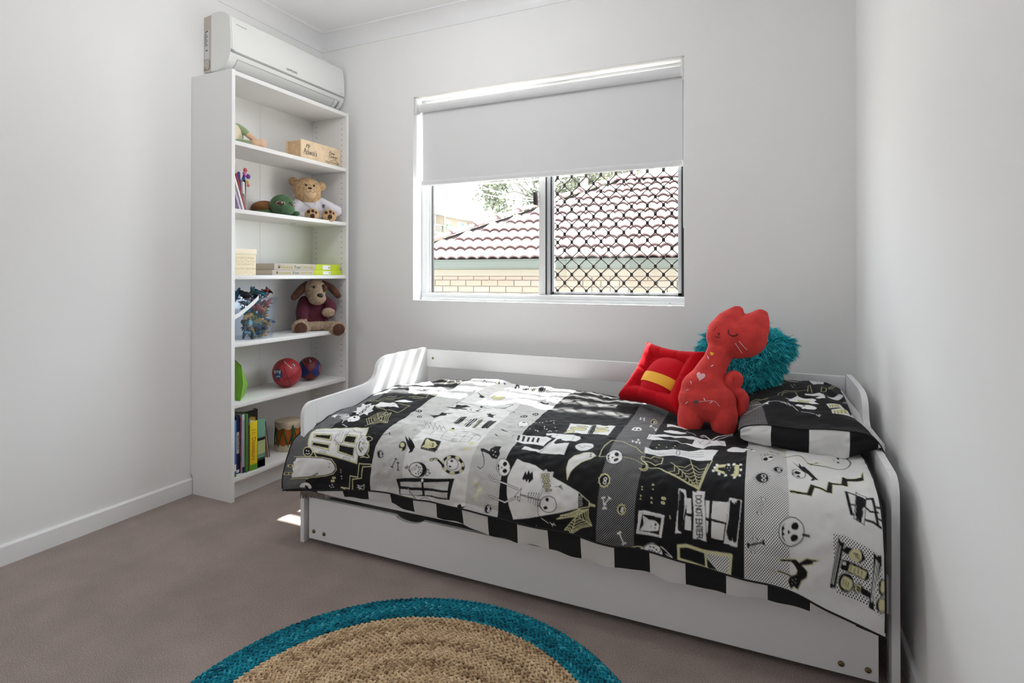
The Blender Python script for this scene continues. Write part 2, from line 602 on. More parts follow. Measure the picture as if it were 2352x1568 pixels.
for j in range(0, nz):
    for i in range(-1, 18):
        if (i + j) % 2: continue
        x, z = gpt(i, j)
        if x_in0 + .003 < x < x_in1 - .003 and gz0 < z < gz1 - .014:
            o = link('grille_clip', clip_mesh); o.location = (x, gy - .003, z)
            o.parent = win; o.matrix_parent_inverse = wm(win).inverted()

# ------------------------------------------------------------------ roller blind
fab_m = mat('white blockout fabric', (.78, .785, .80), .75, bump=.08, bscale=900, bdist=.0005)
bl = thing('roller_blind', (-1.10, 2.745, 2.04), 'white roller blind pulled halfway down over the window', 'blind')
tz = 2.027
by = 2.748
MB().lathe([(.0235, wx0 + .020), (.0235, wx1 - .016)], (0, by, tz), 28, 'x').build('roller_tube', fab_m, bl, angle=40)
box('fabric', fab_m, bl, wx0 + .028, wx1 - .014, by + .019, by + .0205, 1.602, tz)
br = MB().prism([(by + .014 + .010 * math.cos(a), 1.592 + .016 * math.sin(a)) for a in [2 * math.pi * k / 14 for k in range(14)]], 'x', wx0 + .027, wx1 - .013).build('bottom_rail', fab_m, bl, angle=40)
for sgn, xx in ((1, wx0 + .001), (-1, wx1 - .001)):
    mb = MB().box(min(xx, xx + sgn * .014), max(xx, xx + sgn * .014), by - .030, by + .030, tz - .034, wz1 - .002, .003)
    mb.lathe([(.026, 0), (.026, .006 * sgn), (.020, .008 * sgn)], (xx + sgn * .012, by, tz), 20, 'x')
    mb.build('bracket', mat('white plastic', (.75, .75, .75), .4), bl, angle=40)
ch_m = mat('chain plastic', (.70, .70, .72), .4)
mb = MB()
for yy in (by - .020, by + .016):
    mb.tube([(wx1 - .006, yy, tz), (wx1 - .006, yy, 1.30)], .0013, 5)
mb.tube([(wx1 - .006, by - .020 + .018 * (1 - math.cos(a)), 1.30 - .018 * math.sin(a)) for a in [math.pi * k / 8 for k in range(9)]], .0013, 5)
mb.build('pull_chain', ch_m, bl)
# ================================================================== outside the window
HA = R_(6)
HU = Vector((math.cos(HA), math.sin(HA), 0)); HV = Vector((-math.sin(HA), math.cos(HA), 0)); HP = Vector((-4.08, 6.94, 0))
HM = Matrix((HU, HV, Vector((0, 0, 1)))).transposed().to_4x4(); HM.translation = HP
house = bpy.data.objects.new('neighbour_house', None); COL.objects.link(house)
house.matrix_world = HM
house.location = HP; house.rotation_euler = (0, 0, HA)
tag(house, 'low cream brick house with pale pink tiled hip roof outside the window', 'house')
def hbuild(mb, name, m, parent=house, **k):
    o = MB.build(mb, name, m, None, **k)
    o.parent = parent
    return o
tile_m = [mat('roof tile %d' % i, c, .7, var=.10, vscale=14) for i, c in enumerate([(.086, .046, .043), (.092, .050, .046), (.080, .042, .040)])]
cap_m = mat('ridge cap', (.085, .042, .041), .7, var=.1, vscale=10)
brick_ms = [mat('cream brick %d' % i, c, .85, bump=.3, bscale=60, var=.08, vscale=20) for i, c in enumerate([(.190, .148, .116), (.200, .145, .110), (.184, .156, .128), (.194, .150, .114)])]
mortar = mat('mortar', (.128, .110, .092), .9)
green = mat('green gutter', (.031, .0365, .0275), .5)
cream = mat('cream fascia', (.190, .165, .130), .7)
# walls
wxa, wxb = -.55, 7.5
zt_wall = 1.044
hbuild(MB().box(wxa, wxb, .012, .12, -1.6, zt_wall), 'wall', mortar)
hbuild(MB().box(wxa - .0, wxa + .1, .012, 5.4, -1.6, zt_wall), 'wall', mortar)
bmesh_ = [MB().box(-.115, .115, 0, .02, -.0380, .0380, .003).mesh('brick') for _ in range(4)]
for i, b_ in enumerate(bmesh_): b_.materials.append(brick_ms[i])
half = MB().box(-.115, .115, 0, .02, -.0250, .0225, .003).mesh('brick'); half.materials.append(brick_ms[0])
rows = [zt_wall - .0285] + [zt_wall - .057 - .043 - .086 * r for r in range(5)]
for r, z in enumerate(rows):
    x = wxa + .12 + (0 if r % 2 else .12) + .035
    while x < 4.2:
        me = random.choice(bmesh_)
        if r == 0: me = half
        o = link('brick', me); o.location = (x, random.uniform(-.003, .001), z); o.parent = house
        x += .24
# frieze board, fascia and gutter
hbuild(MB().box(wxa - .02, wxb, -.01, .12, zt_wall, 1.135), 'frieze', cream)
hbuild(MB().box(-1.0, wxb, -.47, .05, 1.128, 1.14), 'eave_lining', cream)
gp = [(-.475, 1.15)] + [(-.475 - .055 * math.sin(a) - .0, 1.128 + .05 * (1 - math.cos(a))) for a in [0]] + [(-.535, 1.135), (-.545, 1.16), (-.545, 1.235), (-.552, 1.245), (-.552, 1.258), (-.540, 1.258), (-.475, 1.250)]
hbuild(MB().prism(gp, 'x', -1.02, wxb), 'gutter', green)
hbuild(MB().box(-1.0, -.94, -.5, 5.5, 1.128, 1.25), 'gutter', green)
# roof body (under the tiles)
pit = math.tan(R_(26)); ex, ey, ez = -.97, -.5, 1.245; rise_y = 2.95; rz = ez + rise_y * pit
hbuild(MB().add([(ex, ey, ez), (wxb, ey, ez), (wxb, ey + rise_y, rz), (ex + rise_y, ey + rise_y, rz), (ex, ey + 2 * rise_y, ez), (wxb, ey + 2 * rise_y, ez)],
       [(0, 1, 2, 3), (0, 3, 4), (3, 2, 5, 4), (0, 4, 5, 1), (1, 5, 2)]), 'roof_deck', mat('roof deck', (.055, .035, .033), .8))
# tiles: two rolls each, cheap shared mesh, laid in overlapping courses
tw, tg = .29, .327
def tile_mesh(i):
    n = 12; L = tg + .035
    mb = MB(); vs = []
    prof = [(tw * k / n, .034 * abs(math.sin(2 * math.pi * (k / n)))**.8) for k in range(n + 1)]
    for (yy, lift) in ((0, .026), (L, .0)):
        for (x, z) in prof: vs.append((x, yy, z + lift))
    for (x, z) in prof: vs.append((x, 0, z + .026 - .022))
    m = n + 1
    fs = [(k, k + 1, m + k + 1, m + k) for k in range(n)] + [(2 * m + k, 2 * m + k + 1, k + 1, k) for k in range(n)]
    me = mb.add(vs, fs).mesh('roof_tile', smooth=False, angle=50)
    me.materials.append(tile_m[i]); return me
tms = [tile_mesh(i) for i in range(3)]
ca, sa = math.cos(R_(26)), math.sin(R_(26))
roof = hbuild(MB().box(ex, wxb, ey + .02, ey + .06, ez - .06, ez - .01), 'roof_batten', cream)
c = 0
while c * tg < rise_y / ca - .05:
    s0 = c * tg
    yy = ey + s0 * ca; zz = ez + s0 * sa + .012
    x0 = ex + s0 * ca + .10
    x = 4.35 - math.floor((4.35 - x0) / tw) * tw - (tw / 2 if False else 0) - tw * 0
    while x < 4.3:
        o = link('roof_tile', tms[random.randrange(3)]); o.location = (x, yy, zz + random.uniform(-.002, .002)); o.rotation_euler = (R_(26 - 1.5), 0, 0)
        o.parent = house
        x += tw
    c += 1
# hip and ridge caps: overlapping half barrels
def cap_mesh(L):
    n = 8; vs = []
    for (xx, rr) in ((0, .118), (L, .098)):
        for k in range(n + 1):
            a = math.pi * k / n
            vs.append((xx, -rr * math.cos(a), rr * .55 * math.sin(a)))
    for k in range(n + 1):
        a = math.pi * k / n; vs.append((0, -.088 * math.cos(a), .088 * .5 * math.sin(a)))
    m = n + 1
    return MB().add(vs, [(k, k + 1, m + k + 1, m + k) for k in range(n)] + [(2 * m + k, 2 * m + k + 1, k + 1, k) for k in range(n)]).mesh('hip_cap', angle=50)
cm = cap_mesh(.44); cm.materials.append(cap_m)
h0 = Vector((ex, ey, ez + .03)); h1 = Vector((ex + rise_y, ey + rise_y, rz + .03)); hd = (h1 - h0)
for k in range(int(hd.length / .40) + 1):
    o = link('hip_cap', cm); o.location = h0 + hd.normalized() * (.40 * k)
    o.rotation_euler = (0, -math.atan2(hd.z, math.hypot(hd.x, hd.y)) + R_(1.5), math.atan2(hd.y, hd.x)); o.parent = house
for k in range(12):
    o = link('ridge_cap', cm); o.location = (h1.x - .05 + .40 * k, h1.y, h1.z - .012); o.rotation_euler = (0, R_(1.5), 0); o.parent = house

# ------------------------------------------------------------------ ground outside
tag(box('ground', mat('sunny concrete paving', (.42, .39, .35), .95, var=.12, vscale=.6), None, -90, 40, DY + WT, 130, -1.75, -1.6), 'ground outside between the houses', kind='structure')

# ------------------------------------------------------------------ apartment block far behind
apt = thing('apartment_block', (-43, 74, -1.6), 'flat roofed cream apartment block with balconies behind the tiled roof', 'building')
acr = mat('apartment render', (.200, .165, .125), .85); afas = mat('apartment fascia', (.085, .098, .115), .6)
aw = mat('apartment window frame', (.40, .42, .42), .5); ag = mat('apartment glass', (.08, .13, .15), .15); ard = mat('dark brick', (.14, .12, .11), .9)
rail_m = mat('balcony rail', (.40, .41, .43), .5)
ax = -43.0
box('wall', acr, apt, ax - 12, ax - 1.6, 58, 100, -1.6, 9.9)
box('roof', afas, apt, ax - 12, ax + .5, 57.5, 101, 10.05, 11.0)
box('eave', mat('apartment eave', (.25, .26, .27), .7), apt, ax - 1.7, ax + .3, 57.7, 100.8, 9.85, 10.06)
for zf in (7.25, 4.35): box('balcony_slab', mat('balcony slab', (.30, .28, .25), .8), apt, ax - 1.7, ax + .1, 58, 100, zf - .25, zf)
for yy in (60.5, 65.5, 70.8, 81.5, 92): box('column', acr, apt, ax - .15, ax + .1, yy - .18, yy + .18, -1.6, 10)
for yy in (60.5, 66): box('privacy_screen', ard, apt, ax - 1.7, ax - .1, yy + 2.2, yy + 2.6, 7.25, 9.6)  # screens in one even dark brick colour
for zf in (7.25, 4.35):
    for (y0, y1) in ((58, 70.6), (71, 81.3), (81.7, 91.8)):
        r = box('balcony_rail', rail_m, apt, ax - .02, ax + .04, y0, y1, zf + 1.0, zf + 1.08)
        n = int((y1 - y0) / .45)
        mb = MB()
        for k in range(n): mb.box(ax - .01, ax + .03, y0 + k * .45, y0 + k * .45 + .10, zf + .08, zf + 1.0)
        tag(mb.build('balusters', rail_m, r), kind='stuff')
    for (y0, y1) in ((62, 64.5), (67, 69.5), (73.0, 75.2), (77.2, 80.2), (83.5, 86), (88, 91)):
        w = box('window', aw, apt, ax - 1.62, ax - 1.55, y0, y1, zf + .5, zf + 2.25)
        for k in range(2):
            a = y0 + .12 + k * (y1 - y0 - .1) / 2
            box('pane', ag, w, ax - 1.57, ax - 1.53, a, a + (y1 - y0 - .34) / 2, zf + .6, zf + 2.15)
box('door', mat('teal door', (.05, .10, .095), .6), apt, ax - 1.62, ax - 1.55, 80.8, 82.6, 7.25, 9.4)
pl = MB()
rr = random.Random(3)
for k in range(60):
    p = Vector((rr.gauss(0, .35), rr.gauss(0, .35), rr.uniform(.3, 1.3)))
    d = Vector((rr.uniform(-1, 1), rr.uniform(-1, 1), rr.uniform(0, 1))).normalized() * .3
    s = d.orthogonal().normalized() * .10
    pl.add([p - s, p + s, p + d], [(0, 1, 2)])
pt = thing('balcony_plant', (ax + .2 - .6, 72.0, 7.25), 'green potted plant on the far apartment balcony', 'plant')
o = pl.build('foliage', mat('balcony leaves', (.05, .14, .035), .6)); o.parent = pt
MB().lathe([(.18, 0), (.26, .45), (.24, .45), (.2, .4)], (0, 0, 0), 12).build('pot', mat('terracotta', (.5, .22, .12), .8)).parent = pt

# ------------------------------------------------------------------ trees
leaf_ms = [mat('gum leaves %d' % i, c, .6) for i, c in enumerate([(.05, .058, .032), (.070, .078, .048), (.10, .105, .06)])]
bark = mat('bark', (.10, .09, .075), .9)
def tree(label, base, trunk_top, clusters, nleaf, size, seed, lm):
    t = thing('tree', base, label, 'tree')
    rr = random.Random(seed)
    mb = MB()
    b = Vector(base); tt = Vector(trunk_top)
    mb.tube([b, b.lerp(tt, .5) + Vector((.1, 0, 0)), tt], [.22, .17, .12], 8)
    for (c, r) in clusters[::1]:
        mb.tube([tt - Vector((0, 0, rr.uniform(.2, 1.5))), (tt + Vector(c)) / 2 + Vector((0, 0, .3)), Vector(c)], [.08, .05, .02], 5)
    mb.build('trunk', bark, t)
    mb = MB()
    for (c, r) in clusters:
        for k in range(int(nleaf * r ** 2)):
            d = Vector((rr.gauss(0, 1), rr.gauss(0, 1), rr.gauss(0, .75)))
            p = Vector(c) + d * r * .5
            dd = Vector((rr.uniform(-1, 1), rr.uniform(-1, 1), rr.uniform(-1.2, .4))).normalized()
            L = size * rr.uniform(.6, 1.3); s = dd.orthogonal().normalized() * L * .28
            mb.add([p, p + dd * L * .5 + s, p + dd * L, p + dd * L * .5 - s], [(0, 1, 2, 3)])
    me = bpy.data.meshes.new('foliage'); me.from_pydata([tuple(v) for v in mb.v], [], mb.f); me.materials.append(lm)
    o = link('foliage', me); put(o, t); o['kind'] = 'stuff'
    return t
rr = random.Random(11)
cl = []
cxm, czm, Yt = -13.6, 7.4, 34
for k in range(30):
    a = rr.uniform(0, 6.28); q = math.sqrt(rr.random())
    cl.append(((cxm + 3.6 * q * math.cos(a), Yt + rr.uniform(-1.5, 1.5), czm + 2.7 * q * math.sin(a)), rr.uniform(.8, 1.35)))
tree('loose grey-green gum tree standing beyond the tiled roof', (cxm + .4, Yt, -1.6), (cxm + .2, Yt, 6.2), cl, 210, .30, 1, leaf_ms[1])
cl = []
for k in range(16):
    a = rr.uniform(0, 6.28); q = math.sqrt(rr.random())
    cl.append(((-7.4 + 2.3 * q * math.cos(a), 33 + rr.uniform(-1, 1), 8.3 + 2.0 * q * math.sin(a)), rr.uniform(.7, 1.2)))
tree('yellow-green tree behind the roof, seen through the grille', (-7.4, 33, -1.6), (-7.4, 33, 7.0), cl, 190, .26, 2, leaf_ms[2])
# ------------------------------------------------------------------ overhead cables
wire_m = mat('pale cable', (.45, .45, .45), .5)
poles = []
for i, (px_c, lab) in enumerate(((-10.0, 'timber power pole hidden left of the window'), (-4.6, 'timber power pole hidden behind the tiled roof'))):
    t = thing('power_pole', (px_c, 15, -1.6), lab, 'pole'); poles.append(t)
    MB().tube([(px_c, 15, -1.6), (px_c, 15, 4.3 if i == 0 else 3.75)], [.14, .11], 12).build('post', bark, t, smooth=True)
def cable(label, a, b, sag, r):
    """cable strung along the line a-b from pole to pole"""
    a, b = Vector(a), Vector(b)
    ends = [a + (b - a) * ((X - a.x) / (b.x - a.x)) for X in (-10.0, -4.6)]
    for t, e in zip(poles, ends):
        MB().box(e.x - .05, e.x + .05, min(15, e.y) - .06, max(15, e.y) + .06, e.z - .05, e.z + .05).build('crossarm', bark, t)
    pts = [ends[0].lerp(ends[1], t / 20) for t in range(21)]
    for k, p in enumerate(pts):
        q = (p.x - a.x) / (b.x - a.x)
        if 0 < q < 1: p.z -= sag * 4 * q * (1 - q)
    tag(MB().tube(pts, r, 5).build('power_cable', wire_m), label, 'cable', 'overhead cables')
cable('lowest cable crossing in front of the apartment block', (-9.4204, 14.0, 3.0917), (-6.9617, 14.0, 2.5417), 0.1, 0.02)
cable('upper of two close cables crossing the gum tree', (-8.4272, 16.0, 3.9252), (-5.4695, 16.0, 3.2985), 0.12, 0.014)
cable('lower of two close cables crossing the gum tree', (-8.7467, 16.0, 3.8186), (-5.4695, 16.0, 3.3116), 0.15, 0.014)
cable('thick cable high in front of the gum tree crown', (-8.5041, 15.0, 3.8258), (-5.1274, 15.0, 3.8349), 0.03, 0.022)
cable('steep thin cable running down to the window mullion', (-7.1702, 15.0, 4.0221), (-5.2573, 15.0, 3.2274), 0.03, 0.012)
# ------------------------------------------------------------------ unseen, guessed pergola added to stripe the sunlight
per = thing('slats', (-1.0, 3.75, -1.6), 'unseen timber pergola outside, above the window', 'slats')
timb = mat('weathered timber', (.30, .24, .18), .85, var=.15, vscale=10)
for k in range(-4, 10):
    yc = 3.7475 + .102 * k
    box('batten', timb, per, -3.4, 1.2, yc - .022, yc + .022, 2.985, 3.015)
for x in (-3.3, 1.1): box('beam', timb, per, x - .04, x + .04, DY + WT, 4.8, 2.86, 2.985)
for x in (-3.3, 1.1): box('post', timb, per, x - .045, x + .045, 4.68, 4.77, -1.6, 2.86)
# ================================================================== bookcase
lam = mat('white melamine', (.84, .84, .835), .45, bump=.04, bscale=500, bdist=.0004)
hole_m = mat('drilled hole', (.05, .045, .04), .9)
BX0, BX1, BY0, BY1 = -2.5385, -2.2611, 1.830, 2.630
bc = thing('bookcase', (-2.40, 2.23, 0), 'tall white bookcase with six open shelves beside the window wall', 'bookcase')
sp = [(BX1, 0), (BX1, 2.02), (BX0, 2.02), (BX0, .098), (BX0 + .006, .094), (BX0 + .012, .086), (BX0 + .0145, .078), (BX0 + .0145, 0)]
for y0 in (BY0, BY1 - .018):
    MB().prism(sp, 'y', y0, y0 + .018).build('side_panel', lam, bc)
iy0, iy1 = BY0 + .018, BY1 - .018
box('top_panel', lam, bc, BX0 + .004, BX1 - .001, iy0, iy1, 1.996, 2.0165, .0008)
SHELF = [1.690, 1.370, 1.0575, .739, .453]
for z in SHELF:
    box('shelf', lam, bc, BX0 + .008, BX1 - .002, iy0 + .001, iy1 - .001, z - .020, z, .0008)
box('bottom_shelf', lam, bc, BX0 + .008, BX1 - .001, iy0, iy1, .088, .108, .0008)
box('plinth', lam, bc, BX1 - .052, BX1 - .036, iy0, iy1, 0, .088)
mb = MB()
mb.box(BX0 + .002, BX0 + .005, iy0, (iy0 + iy1) / 2 - .0005, .09, 2.0).box(BX0 + .002, BX0 + .005, (iy0 + iy1) / 2 + .0005, iy1, .09, 2.0)
mb.build('back_panel', lam, bc)
mb = MB()
z = .165
while z < 1.96:
    if all(not (-.022 < z - s < .004) for s in SHELF):
        for xx in (BX1 - .036, BX0 + .045):
            mb.lathe([(.0026, -.0004), (.0026, .0004)], (xx, iy1 - .0002, z), 8, 'y')
            mb.lathe([(.0026, -.0004), (.0026, .0004)], (xx, iy0 + .0002, z), 8, 'y')
    z += .032
tag(mb.build('shelf_pin_holes', hole_m, bc), 'columns of small dark shelf pin holes', kind='stuff')

# ================================================================== air conditioner
ac_w = mat('air conditioner plastic', (.80, .805, .78), .3)
ac_f = mat('air conditioner front', (.82, .825, .81), .12, coat=.3)
ac_b = mat('beige back casing', (.55, .50, .44), .5)
ac_g = mat('grey trim strip', (.36, .37, .36), .4)
ink = mat('grey ink', (.10, .10, .10), .6)
acu = thing('air_conditioner', (WX + .1, 2.29, 2.06), 'white split system air conditioner on the wall above the bookcase', 'air conditioner')
AY0, AY1 = 1.893, 2.692
def U(p): return [(WX + u, z) for u, z in p]
back = MB().prism(U([(.0005, 2.068), (.008, 2.060), (.056, 2.060), (.056, 2.340), (.0005, 2.335)]), 'y', AY0 + .002, AY1 - .002).build('back_casing', ac_b, acu)
body_p = [(.055, 2.341), (.075, 2.346), (.11, 2.345), (.150, 2.335), (.178, 2.312), (.184, 2.297), (.189, 2.25), (.192, 2.20), (.192, 2.16), (.189, 2.136), (.182, 2.112), (.166, 2.090), (.14, 2.072), (.105, 2.061), (.055, 2.060)]
bm = bmesh.new()
body = MB().prism(U(body_p), 'y', AY0, AY1).build('body', ac_w, acu, angle=40)
front_p = [(.1795, 2.316), (.1865, 2.300), (.1915, 2.26), (.1955, 2.21), (.1965, 2.165), (.195, 2.146), (.188, 2.146), (.186, 2.22), (.180, 2.29), (.174, 2.314)]
fp = MB().prism(U(front_p), 'y', AY0 + .006, AY1 - .004).build('front_panel', ac_f, acu, angle=40)
MB().prism(U([(.1955, 2.146), (.1945, 2.137), (.186, 2.137), (.186, 2.146)]), 'y', AY0 + .004, AY1 - .003).build('trim_strip', ac_g, acu)
# louvre in the underside, slightly greyer plastic
MB().prism(U([(.1835, 2.112), (.168, 2.089), (.143, 2.0712), (.120, 2.0635), (.120, 2.0645), (.142, 2.0735), (.166, 2.0915), (.181, 2.113)]), 'y', AY0 + .045, AY1 - .075).build('louvre', mat('louvre plastic', (.70, .70, .68), .35), acu, angle=40)
for (u, z) in ((.1842, 2.1135),):
    MB().tube([(WX + u, AY0 + .045, z), (WX + u, AY1 - .075, z)], .0013, 5).build('panel_gap', ac_g, acu)
for yy in (AY0 + .045, AY1 - .075):
    MB().tube([(WX + u, yy, z) for u, z in ((.1842, 2.1135), (.170, 2.0905), (.145, 2.0728), (.122, 2.0635))], .0013, 5).build('panel_gap', ac_g, acu)
dp = MB().tube([(WX + u, y, z) for u, y, z in ((.1845, AY1 - .070, 2.114), (.1845, AY1 - .032, 2.114), (.168, AY1 - .032, 2.0895), (.146, AY1 - .032, 2.073))], .0012, 5).build('display_outline', ac_g, acu)
MB().tube([(WX + u, AY1 - .040, z) for u, z in ((.1815, 2.110), (.166, 2.0875), (.150, 2.0755))], .0018, 5).build('display_slot', ink, acu)
lettering('brand_lettering', 'SAMSUNG', .02, ink, acu, (WX + .1972, 2.272, 2.1665), (0, 1, 0), (-.02, 0, 1), fit=(.075, .0125))
lettering('model_lettering', 'S-inverter', .012, mat('pale grey ink', (.3, .3, .3), .6), acu, (WX + .1925, 1.955, 2.280), (0, 1, 0), (-.14, 0, 1), fit=(.062, .0062))
lettering('model_lettering', 'virus doctor', .012, mat('pale grey ink', (.3, .3, .3), .6), acu, (WX + .1968, 2.660, 2.160), (0, 1, 0), (-.0, 0, 1), fit=(.032, .0034))
st = box('rating_sticker', mat('silver sticker', (.62, .62, .63), .4), acu, WX + .006, WX + .038, AY0 + .0008, AY0 + .0025, 2.118, 2.268)
mb = MB()
for k in range(9):
    mb.box(WX + .008, WX + .020 + .010 * ((k * 7) % 3) / 2, AY0 + .0004, AY0 + .001, 2.252 - k * .0072 - .003, 2.252 - k * .0072)
mb.box(WX + .014, WX + .028, AY0 + .0004, AY0 + .001, 2.166, 2.172)
mb.build('sticker_print', ink, st)
MB().prism([(WX + .0205 + .010 * math.cos(a) + .003 * math.sin(a), 2.262 + .0042 * math.sin(a) + .002 * math.cos(a)) for a in [2 * math.pi * k / 16 for k in range(16)]], 'y', AY0 + .0002, AY0 + .001).build('sticker_logo', ink, st)
kp = [(WX + .004, 2.122), (WX + .036, 2.124), (WX + .042, 2.116), (WX + .042, 2.084), (WX + .036, 2.074), (WX + .004, 2.072)]
MB().tube([(x, AY0 + .001, z) for x, z in kp], .0012, 5).build('knockout_outline', mat('brown groove', (.16, .12, .10), .7), acu)
MB().tube([(WX + .004 + .009 * math.sin(a), AY0 + .001, 2.0825 + .006 * math.cos(a)) for a in [math.pi * k / 8 for k in range(9)]], .001, 5).build('knockout_outline', mat('brown groove', (.16, .12, .10), .7), acu)
MB().prism(U([(.1935, 2.150), (.1965, 2.150), (.1965, 2.140), (.186, 2.1365), (.186, 2.150)]), 'y', AY0 + .001, AY0 + .018).build('panel_clip', ac_g, acu)

# ================================================================== bed frame
lac = mat('white lacquered board', (.84, .84, .855), .38, bump=.03, bscale=120, bdist=.0006)
brass = mat('dark brass bolt', (.20, .16, .07), .35, metal=.9)
bed = thing('bed_frame', (-.69, 2.12, 0), 'white painted single daybed frame with curved end panels', 'bed')
def rc(cx, cy, r, a0, a1, n=6):
    return [(cx + r * math.cos(R_(a0 + (a1 - a0) * k / n)), cy + r * math.sin(R_(a0 + (a1 - a0) * k / n))) for k in range(n + 1)]
def end_panel(x0, x1):
    post = [(1.682, 0), (1.748, 0), (1.748, .548)] + rc(1.682 + .05, .548 - .05, .05, 90, 180)
    MB().prism(post, 'x', x0, x1).build('front_post', lac, bed, angle=35)
    top = [(1.7485, .455), (2.51, .455), (2.51, .57)]
    top = [(2.577, .455), (2.577, .640)] + rc(2.577 - .028, .640, .028, 0, 90)
    top += [(2.45, .669), (2.30, .670), (2.235, .6685), (2.195, .664), (2.168, .653), (2.152, .640), (2.143, .625), (2.139, .610), (2.132, .592), (2.118, .577), (2.095, .566), (2.06, .559), (2.0, .555), (1.7485, .5485), (1.7485, .455)]
    MB().prism(top, 'x', x0, x1).build('curved_board', lac, bed, angle=35)
    MB().prism([(2.511, 0), (2.577, 0), (2.577, .4545), (2.511, .4545)], 'x', x0, x1).build('back_post', lac, bed)
    MB().prism([(1.7485, .10), (2.5105, .10), (2.5105, .28), (1.7485, .28)], 'x', x0, x1).build('end_rail', lac, bed)
end_panel(-1.686, -1.668)
end_panel(.288, .306)
box('back_rail', lac, bed, -1.667, .287, 2.562, 2.578, .566, .657, .002)
box('back_rail', lac, bed, -1.667, .287, 2.562, 2.578, .12, .30, .002)
box('side_rail', lac, bed, -1.667, .2875, 1.704, 1.722, .192, .286, .002)
for k in range(12):
    x = -1.58 + k * .155
    box('slat', mat('pine slat', (.55, .40, .24), .7), bed, x, x + .07, 1.724, 2.560, .255, .268)
MB().lathe([(0, -.004), (.004, -.004), (.006, -.001), (.006, .002)], (-1.628, 2.561, .612), 12, 'y').build('bolt', brass, bed, smooth=True)

# trundle drawer under the bed
tr = thing('trundle', (-.69, 1.9, 0), 'long white trundle drawer under the bed with finger cutouts', 'drawer')
def cutout(cx):
    return [(cx + .066, .1805)] + [(cx + .060 - .12 * k / 10, .1805 - .0165 * math.sin(math.pi * (k / 10)) ** .55) for k in range(0, 11)] + [(cx - .066, .1805)]
pf = [(-1.6465, .020), (.2605, .020), (.2605, .1805)] + cutout(-.220) + cutout(-1.174) + [(-1.6465, .1805)]
pfm = MB().prism(pf, 'y', 1.688, 1.703)
pfm.build('drawer_front', lac, tr)
for (x, z) in ((-1.622, .050), (-1.570, .0485), (.178, .045), (.238, .0455)):
    MB().lathe([(0, -.005), (.0045, -.005), (.0078, -.001), (.0078, .001)], (x, 1.688, z), 14, 'y').build('bolt', brass, tr, smooth=True)
mb = MB().box(-1.63, .245, 1.7035, 2.45, .05, .065).box(-1.63, -1.615, 1.7035, 2.45, .065, .15).box(.23, .245, 1.7035, 2.45, .065, .15).box(-1.63, .245, 2.435, 2.45, .065, .15)
mb.build('drawer_box', lac, tr)
for x in (-1.5, .12):
    for y in (1.80, 2.38):
        MB().lathe([(.02, -.012), (.024, -.008), (.024, .008), (.02, .012)], (x, y, .0245), 16, 'x').build('castor', mat('black castor', (.02, .02, .02), .5), tr)

# mattress
ms = thing('mattress', (-.69, 2.13, .27), 'white single mattress under the printed quilt', 'mattress')
MB().box(-1.655, .275, 1.735, 2.555, .2685, .415, .03).build('cover', mat('mattress ticking', (.75, .75, .74), .9), ms, angle=50)

# ================================================================== round braided rug
def braid_mat(name, cols):
    m = bpy.data.materials.new(name); m.use_nodes = True
    nt = m.node_tree; b = nt.nodes['Principled BSDF']
    b.inputs['Roughness'].default_value = .85; b.inputs['Specular IOR Level'].default_value = .2
    at = nt.nodes.new('ShaderNodeAttribute'); at.attribute_name = 'tone'
    cr = nt.nodes.new('ShaderNodeValToRGB')
    els = cr.color_ramp.elements
    for i, (p, c) in enumerate(cols):
        e = els[i] if i < 2 else els.new(p)
        e.position = p; e.color = (*c, 1)
    nt.links.new(at.outputs['Fac'], cr.inputs['Fac'])
    tc = nt.nodes.new('ShaderNodeTexCoord'); n = nt.nodes.new('ShaderNodeTexNoise')
    n.inputs['Scale'].default_value = 420; nt.links.new(tc.outputs['Object'], n.inputs['Vector'])
    bp = nt.nodes.new('ShaderNodeBump'); bp.inputs['Strength'].default_value = .6; bp.inputs['Distance'].default_value = .002
    nt.links.new(n.outputs['Fac'], bp.inputs['Height']); nt.links.new(bp.outputs['Normal'], b.inputs['Normal'])
    mx = nt.nodes.new('ShaderNodeMix'); mx.data_type = 'RGBA'; mx.blend_type = 'MULTIPLY'; mx.inputs[0].default_value = 1
    r = nt.nodes.new('ShaderNodeMapRange'); r.inputs['From Min'].default_value = .3; r.inputs['From Max'].default_value = .7; r.inputs['To Min'].default_value = .65; r.inputs['To Max'].default_value = 1.2
    nt.links.new(n.outputs['Fac'], r.inputs['Value']); nt.links.new(cr.outputs['Color'], mx.inputs[6]); nt.links.new(r.outputs['Result'], mx.inputs[7])
    nt.links.new(mx.outputs[2], b.inputs['Base Color'])
    return m
rug = thing('round_rug', (-.755, 1.0, 0), 'round braided jute rug with a wide teal border', 'rug')
rc_ = Vector((-.755, 1.0, 0))
MB().lathe([(0, .001), (.602, .001), (.602, .006), (0, .006)], tuple(rc_), 96).build('backing', mat('rug backing', (.10, .08, .06), .95), rug)
